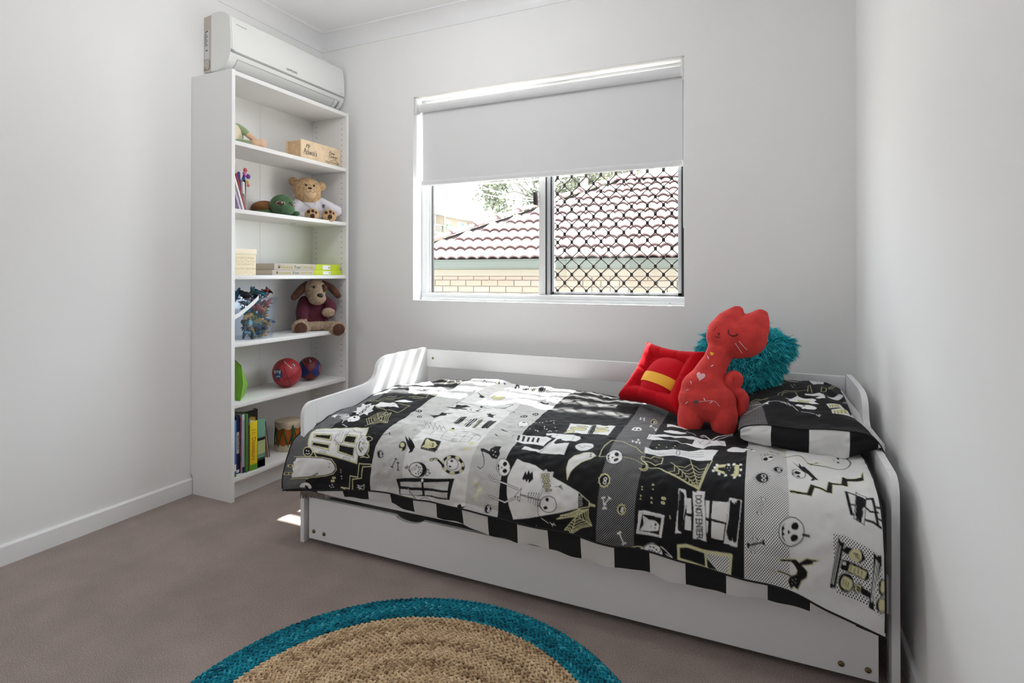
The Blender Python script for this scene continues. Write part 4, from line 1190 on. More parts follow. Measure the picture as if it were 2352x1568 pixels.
QUILT_PRINT = """
p C 0 0 -1653 835 -1607 826 -1541 814 -1492 811 -1424 816 -1403 869 -1428 862 -1398 932 -1392 984 -1451 971 -1510 959 -1593 947 -1625 927 -1636 905 -1653 861
c Y 5 0 -1653 835 -1607 826 -1541 814 -1492 811 -1424 816 -1403 869 -1428 862 -1398 932 -1392 984 -1451 971 -1510 959 -1593 947 -1625 927 -1636 905 -1653 861
l K 1.2 0 -1649 850 -1595 842 -1527 833 -1442 842 -1429 865
p Y 0 0 -1638 863 -1561 861 -1545 896 -1627 885
c K 1.2 0 -1638 863 -1561 861 -1545 896 -1627 885
p K 0 0 -1626 871 -1564 867 -1556 888 -1624 881
p Y 0 0 -1622 903 -1541 911 -1528 941 -1611 924
c K 1.2 0 -1622 903 -1541 911 -1528 941 -1611 924
p K 0 0 -1615 908 -1543 917 -1536 931 -1609 921
p Y 0 0 -1499 863 -1445 863 -1425 912 -1487 904
c K 1.2 0 -1499 863 -1445 863 -1425 912 -1487 904
p K 0 0 -1489 871 -1447 870 -1432 905 -1482 900
p Y 0 0 -1500 913 -1421 922 -1411 963 -1489 946
c K 1.2 0 -1500 913 -1421 922 -1411 963 -1489 946
p K 0 0 -1492 917 -1423 926 -1415 958 -1485 941
p C 0 0 -1534 882 -1542 841 -1534 812 -1497 822 -1472 838 -1497 839 -1498 864 -1489 895 -1488 910 -1501 903 -1500 916 -1512 901 -1509 918 -1523 895 -1529 897
c K 1.5 0 -1534 882 -1542 841 -1534 812 -1497 822 -1472 838 -1497 839 -1498 864 -1489 895 -1488 910 -1501 903 -1500 916 -1512 901 -1509 918 -1523 895 -1529 897
l K 1.2 0 -1531 863 -1523 877
l K 1.2 0 -1533 851 -1525 866
l K 1.2 0 -1537 838 -1528 854
l K 1.2 0 -1521 853 -1513 868
l K 1.2 0 -1524 840 -1516 856
l K 1.2 0 -1508 854 -1501 869
l K 1.2 0 -1510 842 -1503 858
l K 1.2 0 -1495 856 -1489 871
l K 1.2 0 -1497 844 -1491 860
l K 1.2 0 -1482 858 -1477 873
p C 0 1 -1359 922 -1362 945 -1376 957 -1393 954 -1407 938 -1417 912 -1420 884 -1413 867 -1394 871 -1371 894
c K 1.5 1 -1359 922 -1362 945 -1375 957 -1393 955 -1408 938 -1418 912 -1421 883 -1414 866 -1394 870 -1371 894
l Y 2.5 1 -1395 871 -1367 900 -1355 930 -1361 955 -1381 962
l K 1 0 -1425 880 -1420 885
l K 1 0 -1396 903 -1392 908
l K 1 0 -1371 923 -1368 927
l K 1 0 -1385 942 -1382 946
l K 1 0 -1395 889 -1390 894
l K 1 0 -1405 912 -1401 917
l K 1 0 -1381 931 -1377 935
l K 1 0 -1360 948 -1356 952
l K 1 0 -1403 899 -1398 904
l K 1 0 -1377 919 -1373 924
l K 1 0 -1391 939 -1387 943
l K 1 0 -1402 885 -1397 890
l K 1 0 -1374 907 -1370 912
l K 1 0 -1387 928 -1383 932
l K 1 0 -1365 945 -1362 949
l K 1 0 -1410 895 -1405 900
l K 1 0 -1383 916 -1379 921
l K 1 0 -1360 934 -1357 938
l K 1 0 -1409 881 -1404 886
l K 1 0 -1381 904 -1376 909
l K 1 0 -1393 925 -1389 929
l K 1 0 -1370 943 -1367 946
p K 0 1 -1383 905 -1382 909 -1384 912 -1387 912 -1392 910 -1395 906 -1396 901 -1394 899 -1390 899 -1386 901
p Y 0 1 -1385 905 -1384 908 -1385 910 -1388 910 -1390 908 -1392 906 -1393 903 -1392 901 -1390 901 -1387 903
p K 0 1 -1379 928 -1379 931 -1381 933 -1385 933 -1389 931 -1391 928 -1391 925 -1389 923 -1386 923 -1382 925
p Y 0 1 -1382 928 -1381 930 -1383 931 -1385 931 -1387 930 -1389 928 -1389 926 -1388 925 -1385 925 -1383 926
l K 3.5 1 -1410 895 -1408 910 -1398 929 -1384 940
p K 0 1 -1391 878 -1383 870 -1363 878 -1362 890 -1374 895
l Y 2.5 1 -1391 878 -1383 870 -1363 878 -1362 890 -1374 895
p K 0 1 -1374 955 -1355 961 -1347 957 -1355 949
l Y 2.5 1 -1374 955 -1355 961 -1347 957 -1355 949
p C 0 0 -1568 942 -1540 946 -1539 952 -1566 949
c K 1.2 0 -1568 942 -1540 946 -1539 952 -1566 949
p C 0 0 -1455 963 -1424 968 -1424 976 -1455 971
c K 1.2 0 -1455 963 -1424 968 -1424 976 -1455 971
p Y 0 1 -1598 947 -1597 958 -1605 965 -1618 965 -1631 959 -1640 948 -1641 936 -1635 928 -1621 928 -1607 936
p K 0 1 -1601 947 -1600 957 -1607 963 -1617 963 -1629 957 -1636 948 -1638 938 -1632 931 -1621 931 -1609 937
p W 0 1 -1624 942 -1624 944 -1627 944 -1629 942 -1629 940 -1626 940
p W 0 1 -1614 944 -1614 946 -1617 946 -1619 944 -1619 942 -1616 942
p W 0 1 -1607 953 -1607 954 -1610 954 -1612 953 -1612 951 -1609 951
p W 0 1 -1619 954 -1620 956 -1623 956 -1625 955 -1624 953 -1622 953
p W 0 1 -1612 956 -1613 958 -1615 958 -1617 956 -1617 954 -1614 954
l Y 3 0 -1609 934 -1591 947 -1570 967
l Y 3 0 -1597 956 -1607 966
p C 0 0 -1661 969 -1608 968 -1545 970 -1508 976 -1488 991 -1483 1007 -1496 1021 -1526 1029 -1560 1031 -1597 1033 -1660 1036 -1664 1021 -1657 1017 -1668 1004 -1661 997 -1670 985 -1662 980
c K 2 0 -1661 969 -1608 968 -1545 970 -1508 976 -1488 991 -1483 1007 -1496 1021 -1526 1029 -1560 1031 -1597 1033 -1660 1036 -1664 1021 -1657 1017 -1668 1004 -1661 997 -1670 985 -1662 980
l Y 2.2 0 -1670 966 -1609 965 -1544 967 -1505 973 -1483 990 -1479 1009 -1492 1024 -1526 1032 -1560 1034 -1597 1037 -1663 1039
p K 0 1 -1508 988 -1509 990 -1511 990 -1513 988 -1512 987 -1509 987
p K 0 1 -1507 999 -1508 1001 -1511 1001 -1513 1000 -1512 998 -1509 998
l K 6 0 -1591 1039 -1557 1022
l Y 2 0 -1599 1041 -1580 1035 -1557 1021
l Y 8 0 -1696 1021 -1660 1021
l K 5 0 -1692 1021 -1682 1021
l K 5 0 -1674 1021 -1664 1021
l Y 8 0 -1686 997 -1665 997
l K 5 0 -1681 997 -1673 997
p C 0 1 -1625 1073 -1620 1061 -1603 1054 -1588 1056 -1578 1065 -1579 1075 -1589 1075 -1591 1068 -1602 1064 -1606 1073
l Y 3 0 -1457 1071 -1421 1075 -1419 1030 -1382 1033 -1380 984 -1364 986 -1331 985
l Y 3 0 -1407 1080 -1405 1041 -1366 1036 -1364 996 -1330 993 -1331 985
l Y 3 0 -1457 1071 -1440 1076
p C 0 1 -1458 1009 -1459 1011 -1462 1011 -1463 1009 -1462 1008 -1460 1008
p C 0 1 -1458 1018 -1459 1019 -1461 1019 -1462 1018 -1461 1016 -1459 1016
p C 0 1 -1455 1033 -1456 1035 -1458 1035 -1460 1033 -1459 1031 -1456 1031
p C 0 1 -1455 1041 -1456 1043 -1458 1043 -1459 1041 -1458 1040 -1456 1040
p C 0 1 -1502 1065 -1503 1067 -1505 1067 -1506 1065 -1505 1063 -1503 1063
p C 0 1 -1491 1062 -1493 1064 -1495 1064 -1496 1062 -1495 1060 -1493 1060
p C 0 1 -1495 1070 -1496 1072 -1498 1072 -1499 1070 -1498 1069 -1496 1069
p C 0 1 -1487 1070 -1488 1071 -1490 1071 -1491 1070 -1490 1068 -1488 1068
c Y 2 1 -1482 1038 -1483 1039 -1486 1040 -1490 1040 -1493 1039 -1494 1038 -1493 1036 -1490 1035 -1487 1035 -1484 1036
c Y 2 1 -1486 1048 -1487 1050 -1490 1051 -1494 1051 -1497 1050 -1498 1048 -1497 1047 -1494 1046 -1491 1046 -1487 1047
c C 2 0 -1385 1062 -1368 1066 -1354 1059 -1359 1080 -1369 1073 -1379 1078 -1373 1071 -1385 1071 -1378 1067
p W 0 1 -1544 711 -1534 728 -1534 745 -1543 756 -1559 756 -1574 747 -1584 730 -1585 714 -1575 702 -1560 701
p K 0 1 -1564 713 -1562 717 -1563 720 -1566 720 -1571 718 -1575 715 -1577 711 -1576 708 -1573 708 -1568 710
p K 0 1 -1565 742 -1563 746 -1563 749 -1566 749 -1571 747 -1575 743 -1577 739 -1577 736 -1574 736 -1569 738
p W 0 1 -1564 747 -1559 754 -1559 759 -1563 759 -1570 755 -1577 748 -1582 740 -1582 736 -1578 735 -1571 740
l W 2.5 0 -1671 745 -1632 724 -1592 716
l W 2.5 0 -1648 716 -1607 734
l W 2.5 0 -1626 735 -1594 749
l W 2.5 0 -1638 713 -1603 731
l W 2.5 0 -1620 732 -1589 747
l W 2.5 0 -1633 709 -1600 728
l W 2.5 0 -1615 730 -1584 745
l W 2.5 0 -1628 706 -1597 726
l W 2.5 0 -1609 727 -1580 743
l W 2.5 0 -1623 702 -1594 723
l W 2.5 0 -1603 724 -1575 741
l W 2.5 0 -1618 698 -1591 720
l W 2.5 0 -1597 721 -1570 739
p W 0 0 -1675 748 -1671 731 -1658 712 -1638 747
l W 2.5 0 -1594 749 -1585 771
l W 2.5 0 -1573 785 -1536 804
p W 0 0 -1610 681 -1595 669 -1614 646 -1597 638 -1614 609 -1585 620 -1571 599 -1559 621 -1537 613 -1528 650 -1513 659 -1531 671 -1518 694 -1546 681 -1556 700 -1568 688 -1580 693 -1584 680
c K 2.5 1 -1560 671 -1557 676 -1557 682 -1560 685 -1565 686 -1570 683 -1573 678 -1573 672 -1570 668 -1565 668
c K 1.2 1 -1562 673 -1561 676 -1561 679 -1563 681 -1565 681 -1568 680 -1569 678 -1569 675 -1567 673 -1564 672
c K 2.5 1 -1558 651 -1555 657 -1555 662 -1558 666 -1563 667 -1568 664 -1571 658 -1572 652 -1569 649 -1563 648
c K 1.2 1 -1560 654 -1559 657 -1559 660 -1561 662 -1563 662 -1566 661 -1567 658 -1567 655 -1565 653 -1563 653
c K 2.5 1 -1560 626 -1556 632 -1556 638 -1559 642 -1564 642 -1569 639 -1573 634 -1573 627 -1570 623 -1565 623
c K 1.2 1 -1562 629 -1560 632 -1560 635 -1562 637 -1565 638 -1567 636 -1569 634 -1568 631 -1567 628 -1564 628
p W 0 0 -1538 615 -1534 583 -1451 589 -1407 629 -1435 625 -1454 635 -1523 627
c Y 2 0 -1536 612 -1536 580 -1504 584 -1373 602 -1379 645 -1386 669 -1460 652 -1523 629
l K 2.5 0 -1507 623 -1454 634 -1453 605 -1446 594
p W 0 1 -1476 560 -1472 542 -1466 535 -1437 538 -1399 542 -1399 555 -1407 564 -1427 573 -1456 569
l Y 1.8 0 -1432 737 -1503 722
l Y 1.8 0 -1432 737 -1479 677
l Y 1.8 0 -1432 737 -1438 674
l Y 1.8 0 -1432 737 -1411 678
l Y 1.8 0 -1432 737 -1369 764
l Y 1.8 0 -1432 737 -1449 784
c Y 1.8 0 -1456 732 -1450 726 -1448 716 -1440 718 -1434 715 -1430 718 -1425 716 -1419 732 -1409 747 -1424 749 -1437 755
c Y 1.8 0 -1474 728 -1463 717 -1460 701 -1446 704 -1436 699 -1428 704 -1420 701 -1410 728 -1394 753 -1419 757 -1441 766
c Y 1.8 0 -1489 725 -1474 710 -1470 689 -1451 693 -1437 686 -1427 694 -1415 689 -1403 726 -1381 759 -1415 764 -1445 775
c Y 1.8 0 -1503 722 -1484 704 -1479 677 -1455 683 -1438 674 -1425 683 -1411 678 -1395 723 -1369 764 -1411 770 -1449 784
l Y 1.8 0 -1449 784 -1457 794
l Y 2 0 -1644 624 -1637 595 -1629 565 -1617 554 -1572 556 -1558 524 -1507 524 -1482 494
l Y 2 0 -1623 626 -1614 603 -1603 569 -1560 570 -1545 539 -1497 537
l W 2 0 -1558 506 -1519 509 -1517 493
p W 0 0 -1575 327 -1544 307 -1460 308 -1369 329 -1320 364 -1317 415 -1340 438 -1392 443 -1438 457 -1481 450
p K 0 0 -1463 374 -1450 353 -1413 361 -1421 374
p K 0 0 -1504 373 -1441 392 -1397 411 -1436 422
p C 0 1 -1327 394 -1320 413 -1325 427 -1340 431 -1359 423 -1375 406 -1382 386 -1377 372 -1362 368 -1342 376
c K 1.5 1 -1327 394 -1320 413 -1325 427 -1340 431 -1359 423 -1375 406 -1382 386 -1377 372 -1362 368 -1342 376
p K 0 1 -1355 401 -1353 405 -1353 409 -1356 409 -1360 407 -1363 403 -1365 399 -1364 396 -1362 395 -1358 397
l Y 2.5 0 -1443 502 -1416 490 -1367 491 -1370 463 -1328 462
l Y 2.5 0 -1422 508 -1353 504
p W 0 1 -1594 91 -1548 113 -1510 75 -1547 56 -1591 63
c Y 2 0 -1417 255 -1414 199 -1348 221 -1336 259 -1503 36
c Y 2 0 -1437 85 -1390 59 -1342 185 -1381 153
p C 0 0 -1642 194 -1641 60 -1459 279 -1528 289
l K 3 0 -1336 862 -1304 843
p K 0 1 -1336 858 -1336 861 -1338 862 -1342 859 -1343 855 -1340 855
p K 0 1 -1331 865 -1330 868 -1333 869 -1336 866 -1337 862 -1334 862
p K 0 1 -1304 839 -1303 843 -1306 843 -1310 840 -1311 836 -1308 836
p K 0 1 -1298 847 -1297 850 -1300 851 -1303 847 -1304 844 -1302 843
p K 0 1 -1199 900 -1199 912 -1205 919 -1215 919 -1225 911 -1232 899 -1233 885 -1229 876 -1218 877 -1206 886
p Y 0 1 -1210 892 -1208 898 -1211 903 -1217 904 -1224 901 -1229 894 -1230 888 -1228 883 -1222 882 -1215 885
p Y 0 1 -1210 913 -1210 916 -1213 919 -1217 919 -1221 918 -1223 915 -1224 911 -1221 909 -1217 908 -1213 910
p K 0 0 -1236 841 -1203 868 -1217 846 -1189 866 -1160 896 -1165 917 -1181 925 -1178 912 -1197 892 -1214 871
p K 0 0 -1145 836 -1078 845 -1071 899 -1138 895
p Y 0 0 -1138 840 -1114 856 -1096 855 -1080 869 -1081 883 -1106 894 -1137 891 -1128 876 -1137 856
p K 0 1 -1094 867 -1093 869 -1095 871 -1098 871 -1100 871 -1102 869 -1102 867 -1101 866 -1098 865 -1095 866
p K 0 1 -1090 878 -1090 879 -1091 881 -1094 882 -1097 881 -1099 879 -1099 877 -1097 876 -1094 875 -1091 876
p K 0 1 -1105 875 -1105 877 -1107 877 -1108 876 -1108 873 -1107 873
c K 1.2 1 -1131 898 -1132 900 -1134 900 -1136 898 -1135 897 -1133 896
c K 1.2 1 -1126 898 -1126 900 -1128 900 -1130 899 -1130 897 -1128 897
c K 1.2 1 -1120 898 -1121 900 -1123 901 -1125 899 -1124 897 -1122 897
c K 1.2 1 -1115 899 -1115 901 -1117 901 -1119 900 -1119 898 -1117 897
c K 1.2 1 -1109 899 -1110 901 -1112 901 -1114 900 -1113 898 -1111 898
c K 1.2 1 -1104 900 -1104 901 -1106 902 -1108 900 -1108 898 -1106 898
c K 1.2 1 -1098 900 -1099 902 -1101 902 -1103 901 -1102 899 -1100 898
c K 1.2 1 -1093 900 -1093 902 -1096 902 -1097 901 -1097 899 -1095 899
c K 1.2 1 -1088 901 -1088 902 -1090 903 -1092 901 -1092 899 -1089 899
c K 1.2 1 -1082 901 -1083 903 -1085 903 -1086 902 -1086 900 -1084 899
c K 1.2 1 -1077 901 -1077 903 -1079 903 -1081 902 -1081 900 -1079 900
c K 1.2 1 -1072 901 -1072 903 -1074 904 -1076 902 -1075 900 -1073 900
c K 1.2 1 -1067 895 -1068 897 -1069 898 -1071 896 -1071 894 -1069 894
c K 1.2 1 -1068 890 -1068 892 -1070 892 -1071 891 -1071 889 -1069 889
c K 1.2 1 -1068 885 -1068 887 -1070 887 -1072 885 -1072 884 -1070 883
c K 1.2 1 -1069 879 -1069 881 -1071 881 -1073 880 -1073 878 -1071 878
c K 1.2 1 -1070 873 -1070 875 -1072 876 -1073 874 -1073 872 -1072 872
c K 1.2 1 -1071 867 -1071 870 -1073 870 -1074 868 -1075 866 -1073 866
c K 1.2 1 -1072 861 -1072 863 -1074 864 -1076 862 -1076 860 -1074 860
c K 1.2 1 -1074 855 -1073 857 -1075 858 -1077 856 -1077 854 -1076 853
c K 1.2 1 -1075 849 -1075 851 -1077 851 -1079 849 -1079 847 -1077 847
p K 0 1 -1283 942 -1283 950 -1288 956 -1297 957 -1305 953 -1311 945 -1311 937 -1305 931 -1297 930 -1288 934
l K 1.5 0 -1285 942 -1277 944
l K 1.5 0 -1285 947 -1278 952
l K 1.5 0 -1287 951 -1282 958
l K 1.5 0 -1291 954 -1290 961
l K 1.5 0 -1296 954 -1299 961
l K 1.5 0 -1301 953 -1307 957
l K 1.5 0 -1305 949 -1313 951
l K 1.5 0 -1308 945 -1316 943
l K 1.5 0 -1308 940 -1316 935
l K 1.5 0 -1306 936 -1312 928
l K 1.5 0 -1303 933 -1305 925
l K 1.5 0 -1298 933 -1296 925
l K 1.5 0 -1293 934 -1287 929
l K 1.5 0 -1288 938 -1280 936
c W 1.5 1 -1291 938 -1292 941 -1294 942 -1297 941 -1299 939 -1299 936 -1297 935 -1294 935
c W 1.5 1 -1287 948 -1288 951 -1290 952 -1293 951 -1295 949 -1295 946 -1293 945 -1289 946
l K 4 0 -1225 952 -1237 984
p K 0 1 -1219 953 -1219 955 -1223 955 -1225 953 -1224 951 -1221 951
p K 0 1 -1225 951 -1226 953 -1229 954 -1231 952 -1230 949 -1227 949
p K 0 1 -1231 985 -1232 987 -1235 988 -1237 986 -1236 983 -1233 983
p K 0 1 -1237 983 -1238 985 -1241 986 -1243 984 -1242 981 -1239 981
l K 4 0 -1214 965 -1210 992
p K 0 1 -1208 964 -1209 967 -1212 967 -1214 965 -1213 963 -1210 962
p K 0 1 -1214 965 -1215 967 -1219 968 -1221 966 -1220 963 -1217 963
p K 0 1 -1204 992 -1206 994 -1209 994 -1210 992 -1209 990 -1206 990
p K 0 1 -1210 992 -1212 995 -1215 995 -1217 993 -1215 991 -1212 990
c K 9 1 -945 939 -950 952 -964 961 -984 965 -1004 961 -1019 951 -1025 938 -1021 924 -1008 914 -988 911 -968 916 -952 926
c Y 3 1 -945 939 -950 952 -964 961 -984 965 -1004 961 -1019 951 -1025 938 -1021 924 -1008 914 -988 911 -968 916 -952 926
l K 8 0 -945 939 -946 945
l Y 8 0 -949 951 -953 955
l K 8 0 -959 959 -967 962
l Y 8 0 -975 964 -984 965
l K 8 0 -993 964 -1001 962
l Y 8 0 -1009 959 -1015 954
l K 8 0 -1020 949 -1024 944
l Y 8 0 -1025 938 -1025 932
l K 8 0 -1022 926 -1018 921
l Y 8 0 -1012 917 -1005 914
l K 8 0 -997 912 -988 911
l Y 8 0 -979 912 -971 915
l K 8 0 -962 918 -956 923
l Y 8 0 -950 928 -947 934
l K 7 1 -1076 934 -1061 929 -1045 933 -1023 946
l Y 3 0 -1071 932 -1061 930 -1051 931
p Y 0 1 -1067 933 -1068 936 -1072 938 -1076 939 -1081 938 -1083 936 -1083 933 -1079 931 -1074 930 -1070 931
c K 1.5 1 -1067 933 -1068 936 -1072 938 -1076 939 -1081 938 -1083 936 -1083 933 -1079 931 -1074 930 -1070 931
p K 0 1 -1075 933 -1076 934 -1077 934 -1078 933 -1078 932 -1076 932
c K 1.5 1 -965 933 -966 945 -975 954 -989 956 -1002 951 -1009 940 -1009 928 -1001 919 -987 917 -974 922
p K 0 1 -987 926 -988 929 -990 930 -993 931 -996 930 -998 928 -997 925 -995 923 -992 923 -989 924
p K 0 1 -986 945 -987 947 -989 949 -993 949 -996 949 -998 947 -997 945 -995 943 -991 943 -988 944
l K 1.5 0 -1008 925 -1011 933 -1004 937 -1009 941 -1001 944
p K 0 1 -1086 971 -1089 986 -1103 997 -1122 1000 -1138 994 -1147 981 -1144 965 -1131 954 -1113 951 -1095 958
p C 0 1 -1102 973 -1105 988 -1117 999 -1135 1001 -1150 995 -1157 982 -1155 967 -1143 956 -1127 953 -1111 960
c K 2 1 -1084 977 -1092 992 -1112 1002 -1136 1001 -1153 992 -1159 976 -1152 961 -1133 952 -1110 952 -1091 962
c K 1.2 1 -1089 978 -1097 991 -1115 1000 -1136 999 -1153 990 -1158 976 -1151 962 -1134 954 -1112 955 -1095 964
p K 0 1 -1128 962 -1129 965 -1132 965 -1135 963 -1133 961 -1130 961
p K 0 1 -1118 967 -1119 970 -1123 970 -1125 968 -1124 966 -1120 965
p K 0 1 -1112 976 -1114 978 -1117 979 -1119 977 -1118 975 -1115 974
p K 0 1 -1117 983 -1118 985 -1122 986 -1124 984 -1122 982 -1119 981
p K 0 1 -1110 968 -1111 970 -1114 970 -1116 969 -1115 966 -1112 966
p K 0 1 -1105 984 -1106 987 -1110 987 -1112 985 -1111 983 -1107 982
p K 0 1 -1114 990 -1115 993 -1118 993 -1120 991 -1119 989 -1116 988
p K 0 1 -1125 991 -1127 993 -1130 994 -1132 992 -1131 990 -1127 989
p K 0 1 -1099 975 -1100 978 -1104 978 -1106 976 -1105 974 -1101 974
l K 1.2 0 -1138 983 -1134 980 -1133 976
l K 2 1 -1160 970 -1170 977 -1182 977 -1173 982 -1172 969 -1162 985 -1152 988
l K 2 1 -1087 969 -1073 971 -1077 980 -1066 979 -1077 990 -1085 989 -1080 968
p K 0 0 -1218 1025 -1134 1007 -1052 996 -968 982 -977 1055 -1044 1062 -1137 1067 -1202 1077
p Cd 0 0 -1201 1035 -1101 1015 -1098 1034 -1199 1049
p Cd 0 0 -1091 1016 -986 995 -986 1023 -1088 1034
p Cd 0 0 -1200 1059 -1096 1044 -1094 1060 -1197 1074
p Cd 0 0 -1087 1045 -985 1030 -986 1050 -1084 1060
p C 0 1 -1092 1009 -1093 1012 -1095 1015 -1099 1015 -1102 1014 -1103 1011 -1102 1007 -1100 1005 -1096 1004 -1093 1006
p K 0 0 -1265 1084 -1251 1082 -1245 1084 -1237 1083 -1197 1079 -1141 1075 -1113 1084 -1149 1084 -1197 1084 -1261 1084
l Y 2 0 -1261 1083 -1249 1084 -1241 1083 -1141 1075
l Y 3 0 -1162 1051 -1113 1084
l K 3 0 -1157 1055 -1115 1084
l K 1.5 1 -1113 1084 -1094 1071 -1071 1071 -1050 1084
l Y 2 0 -1307 1080 -1299 1075 -1295 1082 -1289 1083
p K 0 0 -961 1078 -948 1079 -951 1072 -940 1064 -934 1073 -917 1068 -929 1078 -934 1084 -947 1084
p K 0 0 -906 860 -896 857 -869 864 -872 851 -861 837 -836 835 -835 855 -826 873 -831 891 -849 891 -864 879 -900 871
l K 3 1 -896 871 -881 891 -871 919 -880 932 -892 928
p W 0 1 -857 859 -857 861 -859 861 -861 859 -861 857 -859 857
p W 0 1 -846 863 -846 866 -848 866 -850 864 -849 862 -847 861
p W 0 1 -847 876 -847 878 -849 879 -851 877 -851 875 -849 874
p W 0 1 -836 880 -836 882 -838 883 -840 881 -840 879 -838 879
l Y 6 0 -895 980 -868 1000
p Y 0 1 -889 977 -890 980 -894 981 -896 979 -895 976 -891 975
p Y 0 1 -894 982 -895 985 -899 986 -901 983 -900 980 -896 980
p Y 0 1 -862 998 -864 1000 -867 1001 -870 999 -868 996 -864 995
p Y 0 1 -867 1002 -869 1005 -873 1006 -875 1003 -873 1000 -870 1000
l Y 6 0 -875 1004 -884 1038
p Y 0 1 -868 1004 -869 1007 -873 1008 -875 1005 -873 1002 -870 1002
p Y 0 1 -875 1003 -876 1006 -880 1007 -882 1005 -881 1002 -877 1001
p Y 0 1 -877 1038 -879 1041 -882 1042 -884 1040 -883 1036 -879 1036
p Y 0 1 -884 1037 -886 1041 -890 1041 -892 1039 -890 1036 -886 1035
p K 0 1 -824 1058 -826 1066 -832 1072 -840 1073 -846 1070 -848 1062 -846 1054 -841 1048 -833 1047 -827 1051
l K 1.5 0 -827 1058 -820 1060
l K 1.5 0 -828 1063 -823 1067
l K 1.5 0 -830 1067 -828 1074
l K 1.5 0 -834 1070 -835 1077
l K 1.5 0 -838 1071 -842 1078
l K 1.5 0 -842 1069 -848 1074
l K 1.5 0 -845 1066 -852 1068
l K 1.5 0 -846 1062 -853 1061
l K 1.5 0 -845 1057 -850 1053
l K 1.5 0 -843 1053 -845 1046
l K 1.5 0 -839 1050 -838 1043
l K 1.5 0 -835 1050 -831 1043
l K 1.5 0 -831 1051 -825 1046
l K 1.5 0 -828 1054 -821 1052
c W 1.5 1 -831 1054 -832 1057 -834 1059 -836 1058 -838 1056 -837 1053 -834 1051 -832 1052
c W 1.5 1 -830 1064 -831 1067 -833 1068 -836 1068 -837 1065 -836 1063 -833 1061 -831 1062
p y 0 1 -938 845 -939 852 -944 855 -952 853 -960 847 -964 839 -964 831 -958 828 -950 830 -942 837
p y 0 1 -944 874 -946 880 -952 882 -960 880 -967 875 -971 869 -969 863 -963 861 -955 863 -947 868
l K 1.2 1 -1276 805 -1273 785 -1256 773 -1228 760 -1202 755
l K 1.2 0 -1234 709 -1199 752 -1215 719 -1175 765 -1195 724 -1154 769 -1172 728 -1136 769 -1149 732 -1119 769 -1129 737 -1101 765
l K 1.2 1 -1088 828 -1093 779 -1088 762 -1056 763 -1046 740 -1028 749
l K 1.2 1 -1086 828 -1035 839 -999 840 -968 836 -945 825 -939 798 -946 782 -967 770 -1008 768 -1056 763
l K 1.2 0 -1041 790 -1035 839
l K 1.2 0 -1004 767 -999 840
l K 1.2 0 -971 775 -968 836
l K 1.2 0 -1085 792 -1029 804 -985 804 -939 798
l K 1.2 0 -1144 805 -1146 775 -1141 766
l K 1.2 0 -1151 813 -1141 790
p Y 0 1 -1076 743 -1073 751 -1073 760 -1076 766 -1082 768 -1087 765 -1091 758 -1091 748 -1087 741 -1081 739
p K 0 1 -1076 744 -1075 748 -1077 751 -1080 752 -1085 750 -1088 747 -1089 743 -1087 740 -1084 739 -1079 741
l K 5 0 -1098 648 -1101 673 -1106 697
l K 10 0 -1089 648 -1091 672 -1097 697
l K 7.5 0 -1080 647 -1082 672 -1087 696
l K 4 0 -1051 656 -1053 679 -1057 701
l K 8 0 -1039 656 -1042 681 -1047 707
l K 6 0 -1028 655 -1031 684 -1037 712
p Y 0 0 -1017 655 -1001 654 -993 734 -1006 731
l K 3 0 -1017 655 -1011 693 -1006 731
l K 6 0 -1009 654 -1003 694 -1000 733
l K 4.5 0 -1001 654 -996 695 -993 734
l K 5 0 -971 665 -968 695 -969 725
l K 10 0 -963 665 -962 695 -963 726
l K 7.5 0 -956 664 -955 695 -957 726
l K 5 0 -949 664 -949 695 -951 726
l K 10 0 -942 663 -942 695 -944 727
l K 1.2 0 -1088 661 -952 673
l K 1.2 0 -1085 690 -949 712
l K 4 0 -1087 153 -1078 180 -1070 216
l K 8 0 -1079 146 -1124 45 -1061 212
l K 6 0 -1072 139 -1062 169 -1123 37
l K 4 0 -1040 141 -1032 175 -1024 220
l K 8 0 -1030 136 -1023 172 -1015 218
l K 6 0 -1046 64 -1014 169 -1007 216
p Y 0 0 -1011 130 -993 124 -959 244 -1057 27
l K 3 0 -1011 130 -993 179 -1057 27
l K 6 0 -1002 127 -985 179 -967 242
l K 4.5 0 -993 124 -976 179 -959 244
l K 5 0 -991 61 -954 175 -944 227
l K 10 0 -981 64 -947 173 -936 227
l K 7.5 0 -971 67 -939 170 -927 226
l K 5 0 -943 120 -931 168 -919 225
l K 1.2 0 -1080 162 -967 61
l K 1.2 0 -1062 214 -934 203
p K 0 1 -1267 674 -1266 679 -1270 683 -1277 685 -1284 683 -1289 679 -1290 674 -1286 670 -1279 669 -1272 670
p W 0 1 -1279 677 -1279 679 -1281 680 -1284 678 -1284 675 -1282 675
p W 0 1 -1272 675 -1272 678 -1274 679 -1277 676 -1277 674 -1275 673
p K 0 1 -1262 414 -1260 422 -1263 428 -1271 431 -1279 428 -1286 421 -1288 413 -1285 406 -1278 404 -1269 407
p W 0 1 -1275 418 -1274 422 -1276 423 -1280 419 -1281 415 -1279 414
p W 0 1 -1268 416 -1267 420 -1269 421 -1273 417 -1274 413 -1272 412
p K 0 1 -1222 181 -1219 193 -1220 202 -1306 41 -1234 201 -1241 192 -1245 180 -1243 172 -1237 170 -1229 173
p W 0 1 -1302 46 -1231 193 -1233 195 -1307 45 -1239 183 -1237 182
p W 0 1 -1227 184 -1225 190 -1227 191 -1231 186 -1233 180 -1231 179
p K 0 1 -812 542 -812 550 -816 556 -823 559 -831 556 -836 550 -837 543 -833 536 -825 534 -817 536
p W 0 1 -825 547 -825 551 -828 552 -830 548 -831 544 -828 543
p W 0 1 -818 544 -818 548 -820 549 -823 546 -823 542 -821 541
